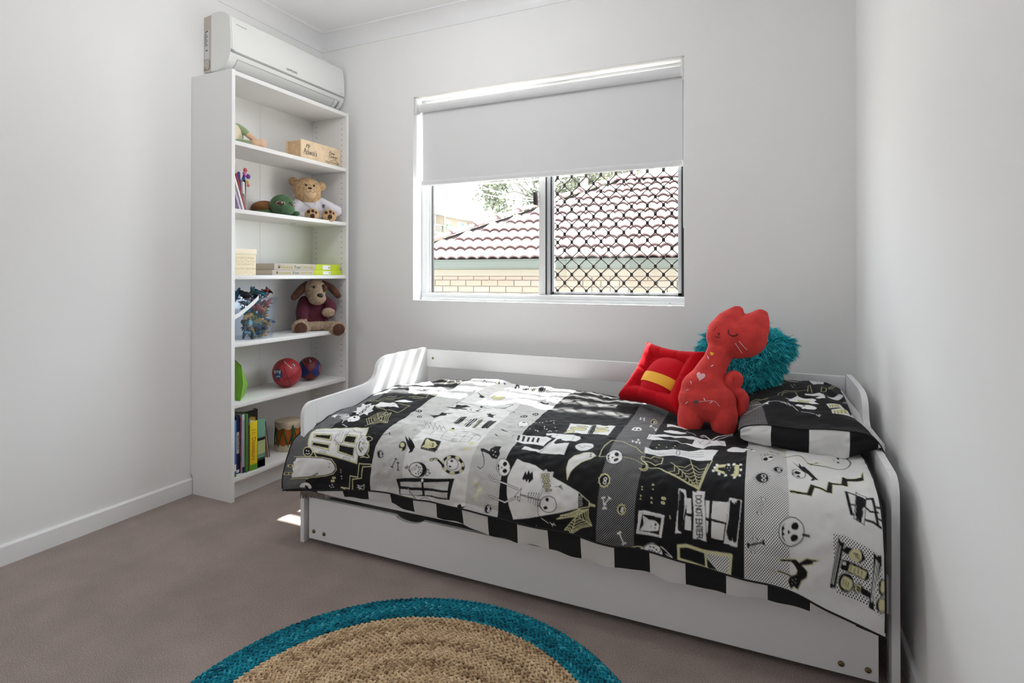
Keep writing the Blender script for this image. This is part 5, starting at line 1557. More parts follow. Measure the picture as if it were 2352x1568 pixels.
p K 0 1 -843 580 -842 589 -847 596 -856 598 -866 596 -872 589 -873 580 -867 573 -859 570 -849 572
p W 0 1 -859 585 -858 589 -861 590 -865 587 -865 582 -862 581
p W 0 1 -850 582 -850 587 -853 588 -856 584 -856 579 -854 578
p K 0 1 -1295 632 -1293 638 -1299 644 -1308 645 -1318 643 -1325 637 -1326 631 -1321 625 -1312 624 -1301 626
p W 0 1 -1311 635 -1311 638 -1314 639 -1318 636 -1318 632 -1315 632
p W 0 1 -1302 633 -1302 637 -1305 637 -1308 634 -1309 631 -1306 630
p K 0 0 -1244 657 -1224 662 -1201 655 -1201 628 -1190 632 -1146 621 -1176 637 -1168 648 -1181 660 -1192 673 -1206 682 -1220 670
p K 0 0 -1223 577 -1178 562 -1184 542 -1141 526 -1114 546 -1134 550 -1150 562 -1117 570 -1117 580 -1162 579
c K 1.5 1 -1038 562 -1037 579 -1051 593 -1073 599 -1097 595 -1112 582 -1113 566 -1099 551 -1076 544 -1053 548
p K 0 1 -1056 556 -1055 561 -1058 565 -1062 566 -1068 565 -1071 561 -1072 556 -1070 552 -1065 551 -1060 553
p K 0 1 -1055 579 -1055 583 -1058 587 -1064 588 -1069 587 -1073 584 -1073 580 -1070 577 -1064 575 -1059 576
l K 3 0 -1099 562 -1100 576 -1087 585
l K 3.5 0 -1197 518 -1195 501 -1079 506 -948 482 -964 527 -1068 532 -1162 540 -1191 529
l K 2 0 -1187 515 -1078 518
l K 2 0 -1070 512 -969 517
p K 0 0 -1088 509 -1076 508 -1068 532 -1078 532
p Y 0 0 -1100 381 -1101 352 -1038 368 -1045 391 -1085 390
c K 1.5 0 -1100 381 -1101 352 -1038 368 -1045 391 -1085 390
l K 3 0 -1101 352 -1038 368
p K 0 0 -1151 403 -1153 384 -1193 347 -1155 374 -1128 386 -1133 407
p K 0 1 -1165 159 -1161 171 -1162 182 -1233 44 -1177 180 -1186 168 -1189 156 -1229 59 -1181 144 -1214 58
p K 0 0 -1208 58 -1164 129 -1141 139 -1145 154
p Y 0 1 -1224 49 -1227 46 -1168 184 -1173 187 -1243 45 -1184 178 -1242 49 -1184 164 -1179 162 -1174 164
p K 0 0 -1010 602 -1001 600 -999 594 -987 602 -970 596 -976 613 -967 633 -980 630 -997 628 -993 619 -1002 613
c K 2 1 -993 448 -987 432 -966 429 -951 450 -965 468 -984 462
l K 3 0 -943 550 -923 543 -911 547 -924 558 -925 573
l K 2 0 -1043 443 -1012 436 -989 450
p K 0 0 -865 400 -861 388 -840 395 -830 385 -823 402 -846 407
l K 2 1 -851 413 -839 435 -843 454 -858 455
p W 0 1 -807 661 -803 678 -808 690 -820 693 -833 686 -844 670 -847 653 -843 639 -831 636 -817 644
c K 1.2 1 -807 661 -803 678 -808 690 -820 693 -833 686 -844 670 -847 653 -843 639 -831 636 -817 644
p K 0 1 -824 645 -824 649 -826 651 -830 653 -835 652 -837 649 -837 645 -835 643 -831 642 -827 643
p K 0 1 -816 684 -816 687 -819 690 -823 691 -827 690 -829 687 -829 684 -826 682 -822 681 -818 682
l K 5 0 -882 733 -873 738 -858 740
l K 1.2 0 -858 740 -825 755 -823 780
l K 5 0 -888 774 -877 781
l K 1.2 0 -877 781 -852 778 -826 785
p W 0 0 -808 785 -811 745 -780 743 -710 734 -681 750 -687 774 -692 805 -725 796 -764 796
p K 0 0 -804 779 -810 748 -801 749 -795 780
p K 0 0 -785 779 -791 748 -782 749 -776 781
p K 0 0 -766 779 -772 749 -763 750 -757 781
p K 0 0 -748 779 -753 749 -744 750 -738 782
p K 0 0 -729 779 -734 749 -725 750 -720 782
p W 0 0 -715 718 -717 708 -693 705 -613 705 -596 711 -582 728 -590 759 -622 767 -649 759
p W 0 0 -756 816 -697 827 -684 805 -666 749 -641 757 -652 789 -607 779 -607 837 -676 840 -761 834
l K 1.2 0 -609 708 -605 757
l K 1.2 0 -674 710 -673 791 -695 839
p K 0 0 -662 784 -658 756 -643 749 -642 771 -649 791
p K 0 0 -754 808 -731 794 -687 810 -689 819 -728 818
p K 0 0 -708 726 -689 724 -691 740
p W 0 0 -665 596 -581 583 -497 581 -497 691 -554 677 -608 685 -657 697
p Y 0 1 -632 602 -595 602 -597 615 -629 615
c K 2 1 -632 602 -595 602 -597 615 -629 615
p Y 0 1 -644 629 -598 624 -594 650 -641 652
c K 2 1 -644 629 -598 624 -594 650 -641 652
p Y 0 1 -653 666 -630 661 -624 686 -648 690
c K 2 1 -653 666 -630 661 -624 686 -648 690
p Y 0 1 -558 606 -524 598 -521 618 -552 625
c K 2 1 -558 606 -524 598 -521 618 -552 625
p Y 0 1 -555 634 -514 628 -509 654 -551 660
c K 2 1 -555 634 -514 628 -509 654 -551 660
l K 3 0 -672 611 -667 655 -666 695
l K 6 0 -668 606 -662 652 -661 693
l K 4.5 0 -664 600 -658 648 -656 692
l K 4 0 -582 588 -576 633 -573 674
l K 8 0 -575 590 -569 635 -566 676
l K 6 0 -568 592 -562 636 -559 677
p W 0 1 -523 778 -525 792 -538 803 -556 806 -573 802 -583 791 -581 777 -568 765 -550 760 -532 765
l K 1.2 1 -576 779 -557 790 -551 778 -528 785
p C 0 0 -571 927 -583 890 -585 857 -572 834 -544 818 -514 819 -500 832 -512 845 -542 860 -558 883 -567 904
c Y 2 0 -571 927 -583 890 -585 857 -572 834 -544 818 -514 819 -500 832 -512 845 -542 860 -558 883 -567 904
p K 0 1 -515 825 -515 826 -516 828 -518 830 -520 830 -521 830 -521 828 -520 826 -518 824 -516 824
p K 0 1 -513 833 -513 835 -514 837 -516 838 -518 838 -519 838 -519 836 -518 835 -516 833 -515 833
p W 0 1 -727 672 -727 676 -729 676 -731 674 -731 670 -729 670
p W 0 1 -705 686 -704 689 -706 690 -708 687 -708 684 -706 684
p W 0 1 -710 686 -710 689 -712 689 -714 687 -714 684 -712 683
p W 0 1 -794 662 -794 665 -796 666 -798 663 -798 660 -796 659
p W 0 1 -701 655 -701 658 -702 659 -704 656 -705 652 -703 652
p W 0 1 -725 599 -725 603 -727 604 -729 601 -729 597 -727 596
p W 0 1 -761 627 -761 631 -762 631 -765 628 -765 625 -763 624
p W 0 1 -741 659 -741 662 -743 662 -745 660 -745 656 -743 656
p W 0 1 -806 637 -806 641 -808 641 -810 638 -810 635 -808 634
p W 0 1 -754 697 -754 700 -755 700 -757 698 -758 695 -756 694
p W 0 1 -736 609 -736 612 -738 613 -740 610 -740 606 -738 606
p W 0 1 -734 605 -734 609 -736 610 -738 607 -738 603 -736 602
p W 0 1 -752 610 -751 613 -753 614 -755 611 -756 607 -754 607
p W 0 1 -782 700 -781 703 -783 703 -785 701 -786 698 -784 697
p W 0 1 -787 632 -787 635 -789 636 -791 633 -791 629 -789 629
p W 0 1 -689 675 -689 678 -691 679 -693 676 -693 673 -691 672
p W 0 1 -751 701 -751 703 -753 704 -755 702 -755 699 -753 698
p W 0 1 -738 669 -737 672 -739 672 -741 670 -741 667 -740 666
p W 0 1 -760 701 -760 704 -762 704 -764 702 -764 699 -762 698
p W 0 1 -713 691 -713 694 -715 694 -717 692 -717 689 -715 689
p W 0 1 -719 620 -718 624 -720 624 -722 621 -722 617 -721 617
p W 0 1 -775 622 -774 626 -776 626 -778 623 -779 619 -777 619
p W 0 1 -773 914 -772 928 -778 939 -790 944 -803 942 -815 934 -823 921 -825 906 -820 893 -809 887 -795 890 -782 900
c K 1.8 1 -773 914 -772 928 -778 939 -790 944 -803 942 -815 934 -823 921 -825 906 -820 893 -809 887 -795 890 -782 900
p K 0 1 -787 908 -790 912 -794 914 -799 912 -802 908 -803 903 -800 898 -796 897 -791 899 -788 903
p K 0 1 -782 925 -781 929 -783 932 -787 935 -792 934 -796 932 -797 928 -795 924 -791 922 -786 922
p K 0 0 -807 915 -799 918 -804 923
p K 0 0 -822 912 -817 898 -817 910 -813 913 -816 920 -810 923 -812 928 -801 940 -814 931
l K 5 0 -773 916 -765 913
p W 0 1 -416 822 -416 838 -423 850 -434 856 -448 854 -460 846 -467 832 -468 815 -461 800 -450 792 -435 795 -423 806
c K 1.8 1 -416 822 -416 838 -423 850 -434 856 -448 854 -460 846 -467 832 -468 815 -461 800 -450 792 -435 795 -423 806
p K 0 1 -429 818 -431 822 -436 823 -441 820 -444 814 -445 808 -443 804 -439 803 -434 806 -430 812
p K 0 1 -426 833 -425 838 -428 843 -432 846 -436 847 -439 844 -440 839 -438 834 -434 831 -429 830
p K 0 0 -450 825 -443 828 -448 833
p K 0 0 -465 821 -459 805 -460 819 -457 822 -460 830 -454 834 -457 839 -446 852 -459 842
l Y 2 0 -491 830 -487 768 -472 720 -440 726 -403 746 -363 779
p C 0 0 -765 908 -758 880 -731 890 -691 892 -645 916 -529 957 -525 1003 -580 1023 -662 1049 -738 1072 -754 1042 -768 1002 -774 947
p K 0 0 -720 945 -716 919 -708 931 -705 915 -697 927 -692 917 -680 942 -692 957 -697 945 -702 955 -709 945 -714 950
p Wd 0 0 -668 921 -649 901 -642 910 -622 908 -621 931 -619 978 -650 977 -648 956 -660 940
l K 7 0 -656 923 -638 918 -635 927 -638 930 -643 928 -647 920
l K 7 0 -643 928 -646 933 -653 931 -656 923
l K 7 0 -648 942 -645 936 -636 934 -630 938 -633 944 -642 946 -648 942
l K 7 0 -642 957 -639 951 -630 949 -624 953 -627 958 -635 961 -642 957
l K 7 0 -627 967 -617 965
l K 7 0 -632 969 -631 968
l Y 2.5 0 -656 923 -638 918 -635 927 -638 930 -643 928 -647 920
l Y 2.5 0 -643 928 -646 933 -653 931 -656 923
l Y 2.5 0 -648 942 -645 936 -636 934 -630 938 -633 944 -642 946 -648 942
l Y 2.5 0 -642 957 -639 951 -630 949 -624 953 -627 958 -635 961 -642 957
l Y 2.5 0 -627 967 -617 965
l Y 2.5 0 -632 969 -631 968
p C 0 1 -595 1014 -607 1025 -624 1029 -639 1024 -647 1012 -645 998 -634 987 -618 983 -602 988 -594 1000
c K 1.8 1 -595 1014 -607 1025 -624 1029 -639 1024 -647 1012 -645 998 -634 987 -618 983 -602 988 -594 1000
p K 0 1 -621 993 -621 996 -624 999 -627 999 -630 997 -632 994 -631 991 -629 988 -625 988 -622 989
p K 0 1 -622 1016 -623 1019 -626 1021 -631 1022 -634 1021 -636 1018 -635 1015 -631 1013 -627 1012 -624 1014
l K 2 0 -646 1002 -650 1015 -642 1019
l K 1.8 0 -717 991 -647 996
l K 1.8 0 -717 994 -647 999
l K 1.8 0 -688 990 -685 984 -687 983
l K 1.8 0 -686 1008 -686 993
l K 1.8 0 -680 991 -676 983 -679 982
l K 1.8 0 -678 1010 -677 994
l K 1.8 0 -672 991 -668 982 -670 980
l K 1.8 0 -669 1013 -669 995
l K 1.8 0 -664 992 -660 981 -662 979
l K 1.8 0 -661 1015 -661 996
l K 1.8 0 -656 992 -653 981 -653 978
l K 1.8 0 -653 1017 -653 996
l K 1.8 0 -738 1002 -717 973 -718 1013 -728 1008 -723 1000 -738 1002
l K 1.6 0 -656 1002 -651 1041 -647 1043
l K 1.6 0 -652 993 -645 978
l K 7 0 -841 950 -834 961 -784 966 -731 978
l W 3.5 0 -841 950 -834 961 -784 966 -731 978
l K 7 0 -832 1015 -775 1026 -737 1006
l W 3.5 0 -832 1015 -775 1026 -737 1006
l K 1.5 0 -607 954 -585 949
l K 1.5 0 -592 952 -586 945
l K 1.5 0 -592 952 -583 950
l K 1.5 0 -592 952 -580 954
l K 1.5 0 -592 952 -578 959
p K 0 0 -529 958 -492 981 -491 994 -526 1004
l Y 2 0 -529 958 -492 981 -491 994 -526 1004
l C 1 0 -528 970 -516 967
l C 1 0 -527 975 -515 972
l C 1 0 -526 980 -515 977
l C 1 0 -526 986 -514 983
l C 1 0 -525 991 -513 988
l C 1 0 -525 996 -513 993
c Y 3 0 -492 985 -474 987 -474 990 -491 990
l Y 2 0 -530 1026 -590 1044
l Y 2 0 -530 1026 -579 1031
l Y 2 0 -530 1026 -523 1006
l Y 2 0 -530 1026 -494 1001
l Y 2 0 -530 1026 -480 1042
l Y 2 0 -530 1026 -544 1081
l Y 2 0 -530 1026 -564 1073
l Y 2 0 -548 1032 -544 1029 -545 1028 -535 1024 -528 1020 -524 1020 -519 1019 -519 1025 -515 1031 -525 1035 -534 1042 -536 1039 -540 1040
l Y 2 0 -560 1035 -554 1031 -554 1029 -539 1023 -526 1016 -520 1016 -512 1014 -511 1024 -505 1034 -522 1042 -537 1053 -540 1048 -547 1049
l Y 2 0 -572 1039 -563 1033 -564 1029 -543 1021 -525 1012 -517 1012 -505 1009 -503 1023 -495 1037 -518 1048 -539 1064 -544 1057 -554 1059
l Y 2 0 -582 1042 -572 1035 -573 1030 -546 1020 -524 1008 -513 1009 -499 1004 -497 1023 -486 1040 -516 1053 -542 1074 -548 1065 -560 1067
l Y 2 0 -590 1044 -578 1036 -579 1031 -548 1019 -523 1006 -511 1006 -494 1001 -492 1022 -480 1042 -514 1057 -544 1081 -551 1071 -564 1073
l W 1.5 0 -605 1063 -612 1058
l W 1.5 0 -605 1063 -607 1064
l W 1.5 0 -605 1063 -603 1069
l W 1.5 0 -605 1063 -598 1059
l W 1.5 0 -605 1063 -594 1064
l W 1.5 0 -640 1049 -617 1061
p W 0 1 -655 1073 -656 1074 -656 1074 -657 1074 -657 1073 -656 1073
p W 0 1 -657 1080 -658 1080 -659 1081 -659 1080 -659 1079 -658 1079
p Y 0 1 -435 913 -436 925 -444 933 -455 935 -465 929 -471 918 -470 905 -463 895 -452 893 -441 900
p K 0 1 -438 913 -439 923 -445 930 -455 932 -464 927 -468 917 -468 907 -461 899 -452 897 -443 903
l Y 2 0 -438 913 -434 921
l Y 2 0 -439 923 -440 932
l Y 2 0 -446 930 -451 936
l Y 2 0 -455 931 -463 933
l Y 2 0 -463 926 -471 923
l Y 2 0 -468 917 -473 909
l Y 2 0 -467 907 -467 897
l Y 2 0 -461 900 -456 892
l Y 2 0 -452 898 -444 896
l Y 2 0 -443 904 -435 908
c C 1.6 1 -446 910 -447 914 -450 915 -453 915 -455 912 -454 908 -451 907 -448 907
c C 1.6 1 -446 921 -446 924 -449 926 -453 925 -455 922 -454 919 -451 917 -447 918
p Y 0 1 -377 984 -379 992 -384 997 -392 998 -399 995 -402 988 -400 980 -394 974 -387 973 -380 977
p K 0 1 -379 984 -380 991 -385 995 -392 996 -397 993 -400 987 -398 981 -393 976 -387 975 -381 978
l Y 2 0 -379 984 -377 989
l Y 2 0 -381 991 -381 996
l Y 2 0 -385 995 -389 999
l Y 2 0 -392 996 -397 997
l Y 2 0 -397 993 -402 991
l Y 2 0 -399 987 -402 982
l Y 2 0 -398 981 -397 975
l Y 2 0 -393 977 -389 972
l Y 2 0 -387 976 -381 974
l Y 2 0 -382 979 -377 981
c C 1.6 1 -384 983 -385 985 -387 986 -389 985 -390 984 -390 982 -387 981 -385 981
c C 1.6 1 -385 989 -385 991 -388 992 -390 992 -391 990 -390 988 -388 987 -386 988
p Y 0 1 -368 475 -367 492 -371 504 -378 507 -385 499 -390 484 -391 467 -387 455 -380 451 -373 459
p K 0 1 -370 476 -369 490 -372 500 -378 502 -385 496 -389 484 -389 470 -386 459 -380 456 -374 463
l Y 2 0 -370 476 -366 486
l Y 2 0 -370 489 -369 501
l Y 2 0 -373 499 -375 508
l Y 2 0 -378 501 -383 504
l Y 2 0 -384 495 -390 491
l Y 2 0 -388 484 -392 473
l Y 2 0 -389 470 -390 457
l Y 2 0 -386 460 -383 450
l Y 2 0 -380 458 -375 454
l Y 2 0 -374 464 -369 468
c C 1.6 1 -375 473 -375 477 -377 480 -379 479 -381 475 -381 471 -379 468 -377 469
c C 1.6 1 -374 487 -374 491 -376 494 -378 493 -379 489 -379 485 -378 483 -375 483
l C 3.5 0 -449 964 -442 990
p C 0 1 -441 962 -443 965 -447 966 -449 963 -448 960 -444 960
p C 0 1 -449 964 -450 967 -454 968 -456 965 -455 962 -451 961
p C 0 1 -435 989 -436 992 -440 993 -442 990 -441 987 -437 986
p C 0 1 -442 991 -444 994 -448 994 -450 992 -448 989 -444 988
l C 3.5 0 -443 980 -429 962
p C 0 1 -442 978 -443 980 -446 981 -448 979 -447 976 -444 976
p C 0 1 -437 980 -439 983 -441 983 -443 981 -442 979 -439 978
p C 0 1 -428 960 -429 962 -432 963 -434 961 -433 958 -430 958
p C 0 1 -423 963 -424 965 -427 966 -429 964 -428 961 -425 961
l C 4 0 -393 1042 -379 1069
p C 0 1 -386 1040 -388 1043 -391 1044 -393 1041 -392 1038 -388 1038
p C 0 1 -393 1044 -394 1047 -398 1047 -400 1045 -398 1042 -395 1041
p C 0 1 -371 1067 -373 1070 -377 1070 -379 1068 -377 1065 -373 1064
p C 0 1 -378 1070 -380 1073 -384 1074 -386 1072 -384 1069 -380 1068
l W 3 0 -407 712 -383 718
p W 0 1 -406 706 -406 711 -408 712 -410 707 -410 702 -408 701
p W 0 1 -404 718 -404 723 -407 724 -409 719 -409 714 -406 713
p W 0 1 -381 711 -381 717 -383 717 -386 713 -386 707 -383 706
p W 0 1 -380 723 -380 728 -382 729 -384 724 -384 719 -382 718
l W 3 0 -394 721 -392 692
p W 0 1 -394 718 -395 723 -396 723 -398 719 -398 715 -396 714
p W 0 1 -390 723 -390 727 -392 728 -394 724 -394 720 -392 719
p W 0 1 -392 689 -392 693 -394 694 -396 690 -396 685 -394 685
p W 0 1 -388 694 -388 698 -390 699 -391 695 -391 691 -389 690
l W 3.5 0 -379 538 -355 573
p W 0 1 -376 528 -376 537 -379 538 -382 530 -382 521 -379 520
p W 0 1 -377 546 -376 555 -379 556 -382 548 -383 539 -380 538
p W 0 1 -352 563 -352 572 -354 573 -357 565 -357 556 -354 555
p W 0 1 -352 580 -352 589 -355 590 -358 582 -358 573 -355 572
p W 0 1 -399 601 -400 613 -408 619 -420 618 -430 610 -436 598 -434 587 -426 580 -414 581 -404 590
p K 0 1 -420 597 -420 601 -421 605 -424 605 -426 603 -427 599 -428 595 -426 592 -424 591 -422 593
p K 0 1 -405 604 -405 608 -407 612 -409 613 -412 611 -414 607 -414 603 -412 599 -409 598 -407 600
l W 3 0 -433 454 -419 458
p W 0 1 -432 444 -432 453 -434 454 -437 446 -438 437 -435 436
p W 0 1 -429 463 -429 471 -432 472 -435 465 -435 456 -432 455
p W 0 1 -418 448 -417 457 -420 458 -423 450 -423 441 -420 440
p W 0 1 -415 467 -415 475 -417 476 -420 469 -420 460 -418 459
p W 0 0 -369 675 -368 631 -336 620 -299 620 -262 621 -216 605 -172 598 -127 591 -120 638 -164 659 -185 705 -206 701 -243 679 -273 667 -305 661 -340 670
p K 0 0 -355 642 -321 639 -285 632 -249 632 -218 633 -220 679 -256 672 -276 661 -306 658
l K 1.5 0 -360 640 -367 668
l K 1.5 0 -146 602 -130 626
l K 1.5 0 -167 622 -185 686
l K 1.5 0 -191 619 -201 656
l K 1.5 1 -206 635 -194 661 -179 649 -170 615
p W 0 0 -356 779 -361 741 -315 745 -272 726 -225 733 -182 716 -139 700 -152 777 -197 784 -226 778 -265 769 -309 781
l K 1.2 1 -347 756 -302 753 -263 734 -224 742 -180 731
l K 1.2 1 -345 765 -301 761 -262 746 -222 753 -179 744
l K 1.2 1 -343 774 -300 769 -260 757 -221 764 -178 756
c K 1.5 1 -250 748 -250 758 -252 765 -255 765 -259 760 -261 751 -261 741 -260 734 -256 733 -252 739
p W 0 0 -329 495 -324 493 -303 510 -267 529 -251 538 -263 543 -299 534 -321 543
p W 0 1 -325 575 -282 567 -251 579 -268 599 -316 591
l W 2 1 -253 561 -232 575 -218 589
l W 4 1 -204 579 -191 566 -170 592 -149 558 -106 523
l W 2.5 1 -201 589 -185 579 -164 605 -143 572 -105 532
p Y 0 1 -325 723 -326 726 -328 727 -329 724 -329 722 -327 721
p Y 0 1 -321 700 -321 703 -323 704 -325 701 -324 699 -322 698
p Y 0 1 -274 713 -275 715 -276 716 -278 714 -277 711 -275 710
p Y 0 1 -270 697 -271 700 -273 701 -274 698 -273 695 -272 695
p Y 0 1 -295 715 -295 718 -297 718 -298 716 -298 713 -296 713
c Y 2.5 0 -360 813 -360 798 -331 804 -324 788 -308 790 -296 790 -295 824 -312 835 -326 826 -342 820 -351 822
l Y 2.5 1 -359 815 -342 832 -338 848 -344 855 -356 854
l Y 2.5 1 -349 822 -335 838 -334 854 -343 861 -358 856
p Y 0 1 -320 807 -320 809 -321 809 -322 808 -322 806 -321 806
p Y 0 1 -313 806 -314 807 -315 808 -315 806 -315 805 -314 805
p Y 0 1 -314 816 -314 817 -315 818 -316 816 -316 815 -315 815
p Y 0 1 -308 817 -308 818 -309 818 -310 817 -310 816 -309 816
l Y 2 0 -490 831 -488 777 -474 722 -441 725 -398 749 -358 782
l Y 2 0 -490 831 -470 826
l Y 2 0 -417 820 -371 826 -345 836
l Y 2.5 0 -330 847 -299 845 -260 867 -177 905 -167 868 -151 779
l Y 2 0 -292 847 -256 866 -179 901 -169 866 -161 797
l Y 1.6 0 -179 902 -287 850
l Y 1.6 0 -179 902 -269 812
l Y 1.6 0 -179 902 -215 785
l Y 1.6 0 -179 902 -161 801
l Y 1.6 0 -191 896 -189 896 -189 893 -185 893 -183 891 -180 893 -177 892
l Y 1.6 0 -202 892 -197 890 -198 886 -190 886 -186 882 -180 885 -175 884
l Y 1.6 0 -213 886 -206 884 -207 877 -196 878 -190 871 -181 877 -173 874
l Y 1.6 0 -226 880 -216 877 -217 867 -202 868 -194 859 -182 866 -170 863
l Y 1.6 0 -239 874 -227 870 -228 856 -209 858 -198 845 -182 856 -168 852
l Y 1.6 0 -253 867 -238 862 -240 844 -216 846 -203 829 -183 843 -166 838
l Y 1.6 0 -270 858 -252 852 -255 829 -225 831 -209 809 -185 828 -163 821
p Y 0 0 -142 818 -133 805 -104 796 -73 796 -74 849 -80 857 -111 846 -138 836
p K 0 1 -85 824 -87 840 -94 851 -103 852 -110 844 -114 828 -112 810 -106 796 -97 795 -89 806
p K 0 0 -132 821 -114 813 -110 837 -129 831
p K 0 0 -92 802 -82 804 -89 813
p K 0 0 -92 839 -82 842 -89 845
p W 0 0 -144 816 -137 815 -136 825 -143 827
p W 0 0 -147 831 -140 829 -139 839 -146 841
p W 0 0 -130 841 -123 839 -122 848 -129 850
p W 0 0 -112 848 -105 846 -104 855 -111 856
p W 0 0 -139 802 -132 800 -131 812 -138 814
p W 0 0 -107 794 -100 791 -99 804 -106 806
p W 0 0 -92 791 -85 789 -84 801 -91 803
p W 0 0 -73 788 -67 786 -66 799 -73 801
p W 0 0 -72 818 -65 816 -65 826 -71 828
p W 0 0 -74 844 -67 843 -67 852 -73 853
p W 0 0 -87 855 -81 854 -80 862 -87 863
p W 0 1 -104 818 -104 820 -106 820 -106 819 -106 817 -105 816
p W 0 1 -96 817 -96 819 -98 819 -98 817 -98 815 -97 815
p W 0 1 -98 830 -99 832 -100 832 -101 831 -100 829 -99 829
p Y 0 0 -311 910 -308 902 -302 909
p Y 0 0 -308 922 -306 917 -303 921
p Y 0 0 -340 917 -337 921 -335 916
p Y 0 0 -339 928 -337 923 -334 927
p Y 0 0 -340 943 -337 947 -335 942
p Y 0 0 -339 954 -337 950 -334 953
p Y 0 0 -311 946 -308 940 -304 945
p Y 0 0 -310 958 -307 951 -303 957
p Y 0 0 -254 985 -252 980 -249 984
p Y 0 0 -253 987 -250 990 -248 986
c Y 2 1 -268 941 -269 942 -272 943 -275 942 -278 941 -279 939 -277 938 -274 937 -271 938 -269 939
c Y 2 1 -269 953 -270 954 -273 955 -276 954 -279 953 -279 951 -278 950 -275 949 -272 950 -270 951
p W 0 1 -113 699 -106 657 -84 653 -59 663 -55 683 -73 713 -98 715
p K 0 1 -75 671 -75 674 -76 675 -77 675 -78 674 -78 672 -78 670 -77 669 -76 669 -75 670
p K 0 1 -66 671 -67 673 -67 675 -68 675 -69 674 -69 672 -69 670 -68 668 -67 668 -67 669
l W 9 0 -55 635 -52 644
l K 9 0 -51 645 -48 654
l W 9 0 -46 654 -44 663
l K 9 0 -42 663 -41 672
l W 9 0 -38 672 -37 680
p C 0 0 -210 933 -196 932 -193 970 -206 970
p C 0 0 -209 976 -193 977 -192 1007 -210 1008
p C 0 0 -157 933 -146 933 -146 974 -155 973
p C 0 0 -138 933 -95 931 -101 978 -140 974
p C 0 0 -139 980 -104 982 -109 1016 -139 1015
p C 0 0 -154 980 -147 981 -149 1007 -154 1007
p C 0 0 -232 909 -213 910 -207 940 -219 1017 -236 1019 -231 961
l K 4 0 -228 915 -228 945 -229 964
l K 6 0 -224 920 -222 950 -226 971
l K 8 0 -220 924 -217 956 -223 978
l K 4 0 -216 928 -222 963 -220 985
l K 6 0 -223 934 -217 968 -227 993
l K 8 0 -220 938 -222 975 -224 999
l K 4 0 -216 941 -217 980 -221 1005
l K 6 0 -227 943 -226 1009
l K 6 0 -221 953 -223 1011
l K 6 0 -216 962 -219 1012
p C 0 0 -195 910 -184 913 -183 907 -159 908 -160 928 -155 965 -151 1026 -171 1023 -188 1025 -187 972
c K 1.5 0 -195 910 -184 913 -183 907 -159 908 -160 928 -155 965 -151 1026 -171 1023 -188 1025 -187 972
l K 2.4 0 -184 923 -169 921 -170 927 -174 931 -178 932 -183 929 -184 923
l K 2.4 0 -183 938 -179 933 -172 932 -168 936 -171 941 -179 942 -183 938
p K 0 1 -181 948 -182 949 -183 949 -184 948 -183 947 -182 946
l K 2.4 0 -182 949 -167 947 -181 957 -166 955
l K 2.4 0 -181 963 -177 958 -170 957 -166 961 -169 965 -177 966 -181 963
l K 2.4 0 -165 965 -164 974
l K 2.4 0 -165 970 -180 972
p K 0 1 -179 980 -180 982 -181 982 -182 981 -181 980 -180 979
l K 2.4 0 -164 987 -164 979 -179 981 -179 989
l K 2.4 0 -171 980 -171 987
l K 2.4 0 -179 990 -164 988 -178 997 -163 995
l K 2.4 0 -163 996 -163 1004
l K 2.4 0 -163 1000 -178 1002
l K 2.4 0 -162 1011 -163 1004 -178 1006 -177 1013
l K 2.4 0 -170 1005 -170 1011
l K 2.4 0 -177 1014 -162 1012 -163 1018 -166 1019 -170 1018 -170 1013
l K 2.4 0 -170 1017 -177 1022
p C 0 0 -94 919 -62 923 -67 976 -73 1023 -107 1022 -100 980
l K 5 0 -90 928 -92 967 -98 997
l K 8 0 -86 934 -88 968 -94 1003
l K 11 0 -82 939 -84 970 -90 1009
l K 5 0 -78 931 -81 972 -86 998
l K 8 0 -74 936 -77 973 -82 1004
l K 11 0 -70 928 -73 966 -79 1010
l K 5 0 -88 936 -91 970 -97 1002
l K 8 0 -84 941 -87 972 -93 1008
p C 0 0 -339 982 -322 979 -302 981 -267 983 -270 1009 -274 1038 -307 1037 -344 1037 -340 1009
p K 0 0 -329 989 -275 990 -281 1032 -336 1029
p C 0 0 -327 991 -311 1000 -291 1001 -281 1009 -284 1022 -307 1027 -334 1027 -324 1013
p K 0 1 -289 1009 -290 1011 -291 1012 -293 1013 -295 1012 -295 1010 -295 1008 -293 1006 -292 1006 -290 1007
p K 0 1 -291 1017 -291 1018 -292 1019 -293 1019 -294 1019 -295 1018 -294 1017 -293 1016 -292 1016 -291 1017
p K 0 1 -303 1015 -303 1016 -304 1017 -305 1017 -306 1017 -306 1016 -306 1015 -305 1014 -304 1014 -304 1014
p K 0 1 -332 985 -332 986 -333 987 -334 986 -334 985 -332 985
p K 0 1 -338 1034 -339 1035 -340 1035 -340 1034 -340 1033 -339 1033
p K 0 1 -326 986 -326 987 -327 987 -328 986 -328 985 -326 985
p K 0 1 -332 1034 -332 1035 -333 1035 -334 1034 -333 1033 -332 1033
p K 0 1 -320 986 -320 987 -321 987 -322 986 -321 985 -320 985
p K 0 1 -325 1034 -326 1035 -327 1035 -328 1034 -327 1033 -326 1033
p K 0 1 -314 986 -314 987 -315 987 -316 986 -315 985 -314 985
p K 0 1 -319 1034 -319 1035 -321 1035 -321 1034 -321 1033 -319 1033
p K 0 1 -308 986 -308 987 -309 987 -310 986 -309 985 -308 985
p K 0 1 -312 1034 -313 1035 -314 1035 -315 1034 -314 1033 -313 1033
p K 0 1 -302 986 -302 987 -303 987 -304 987 -303 986 -302 985
p K 0 1 -306 1034 -307 1035 -308 1035 -308 1034 -308 1033 -307 1033
p K 0 1 -296 986 -296 987 -297 988 -298 987 -297 986 -296 986
p K 0 1 -300 1034 -300 1035 -301 1035 -302 1034 -302 1034 -300 1033
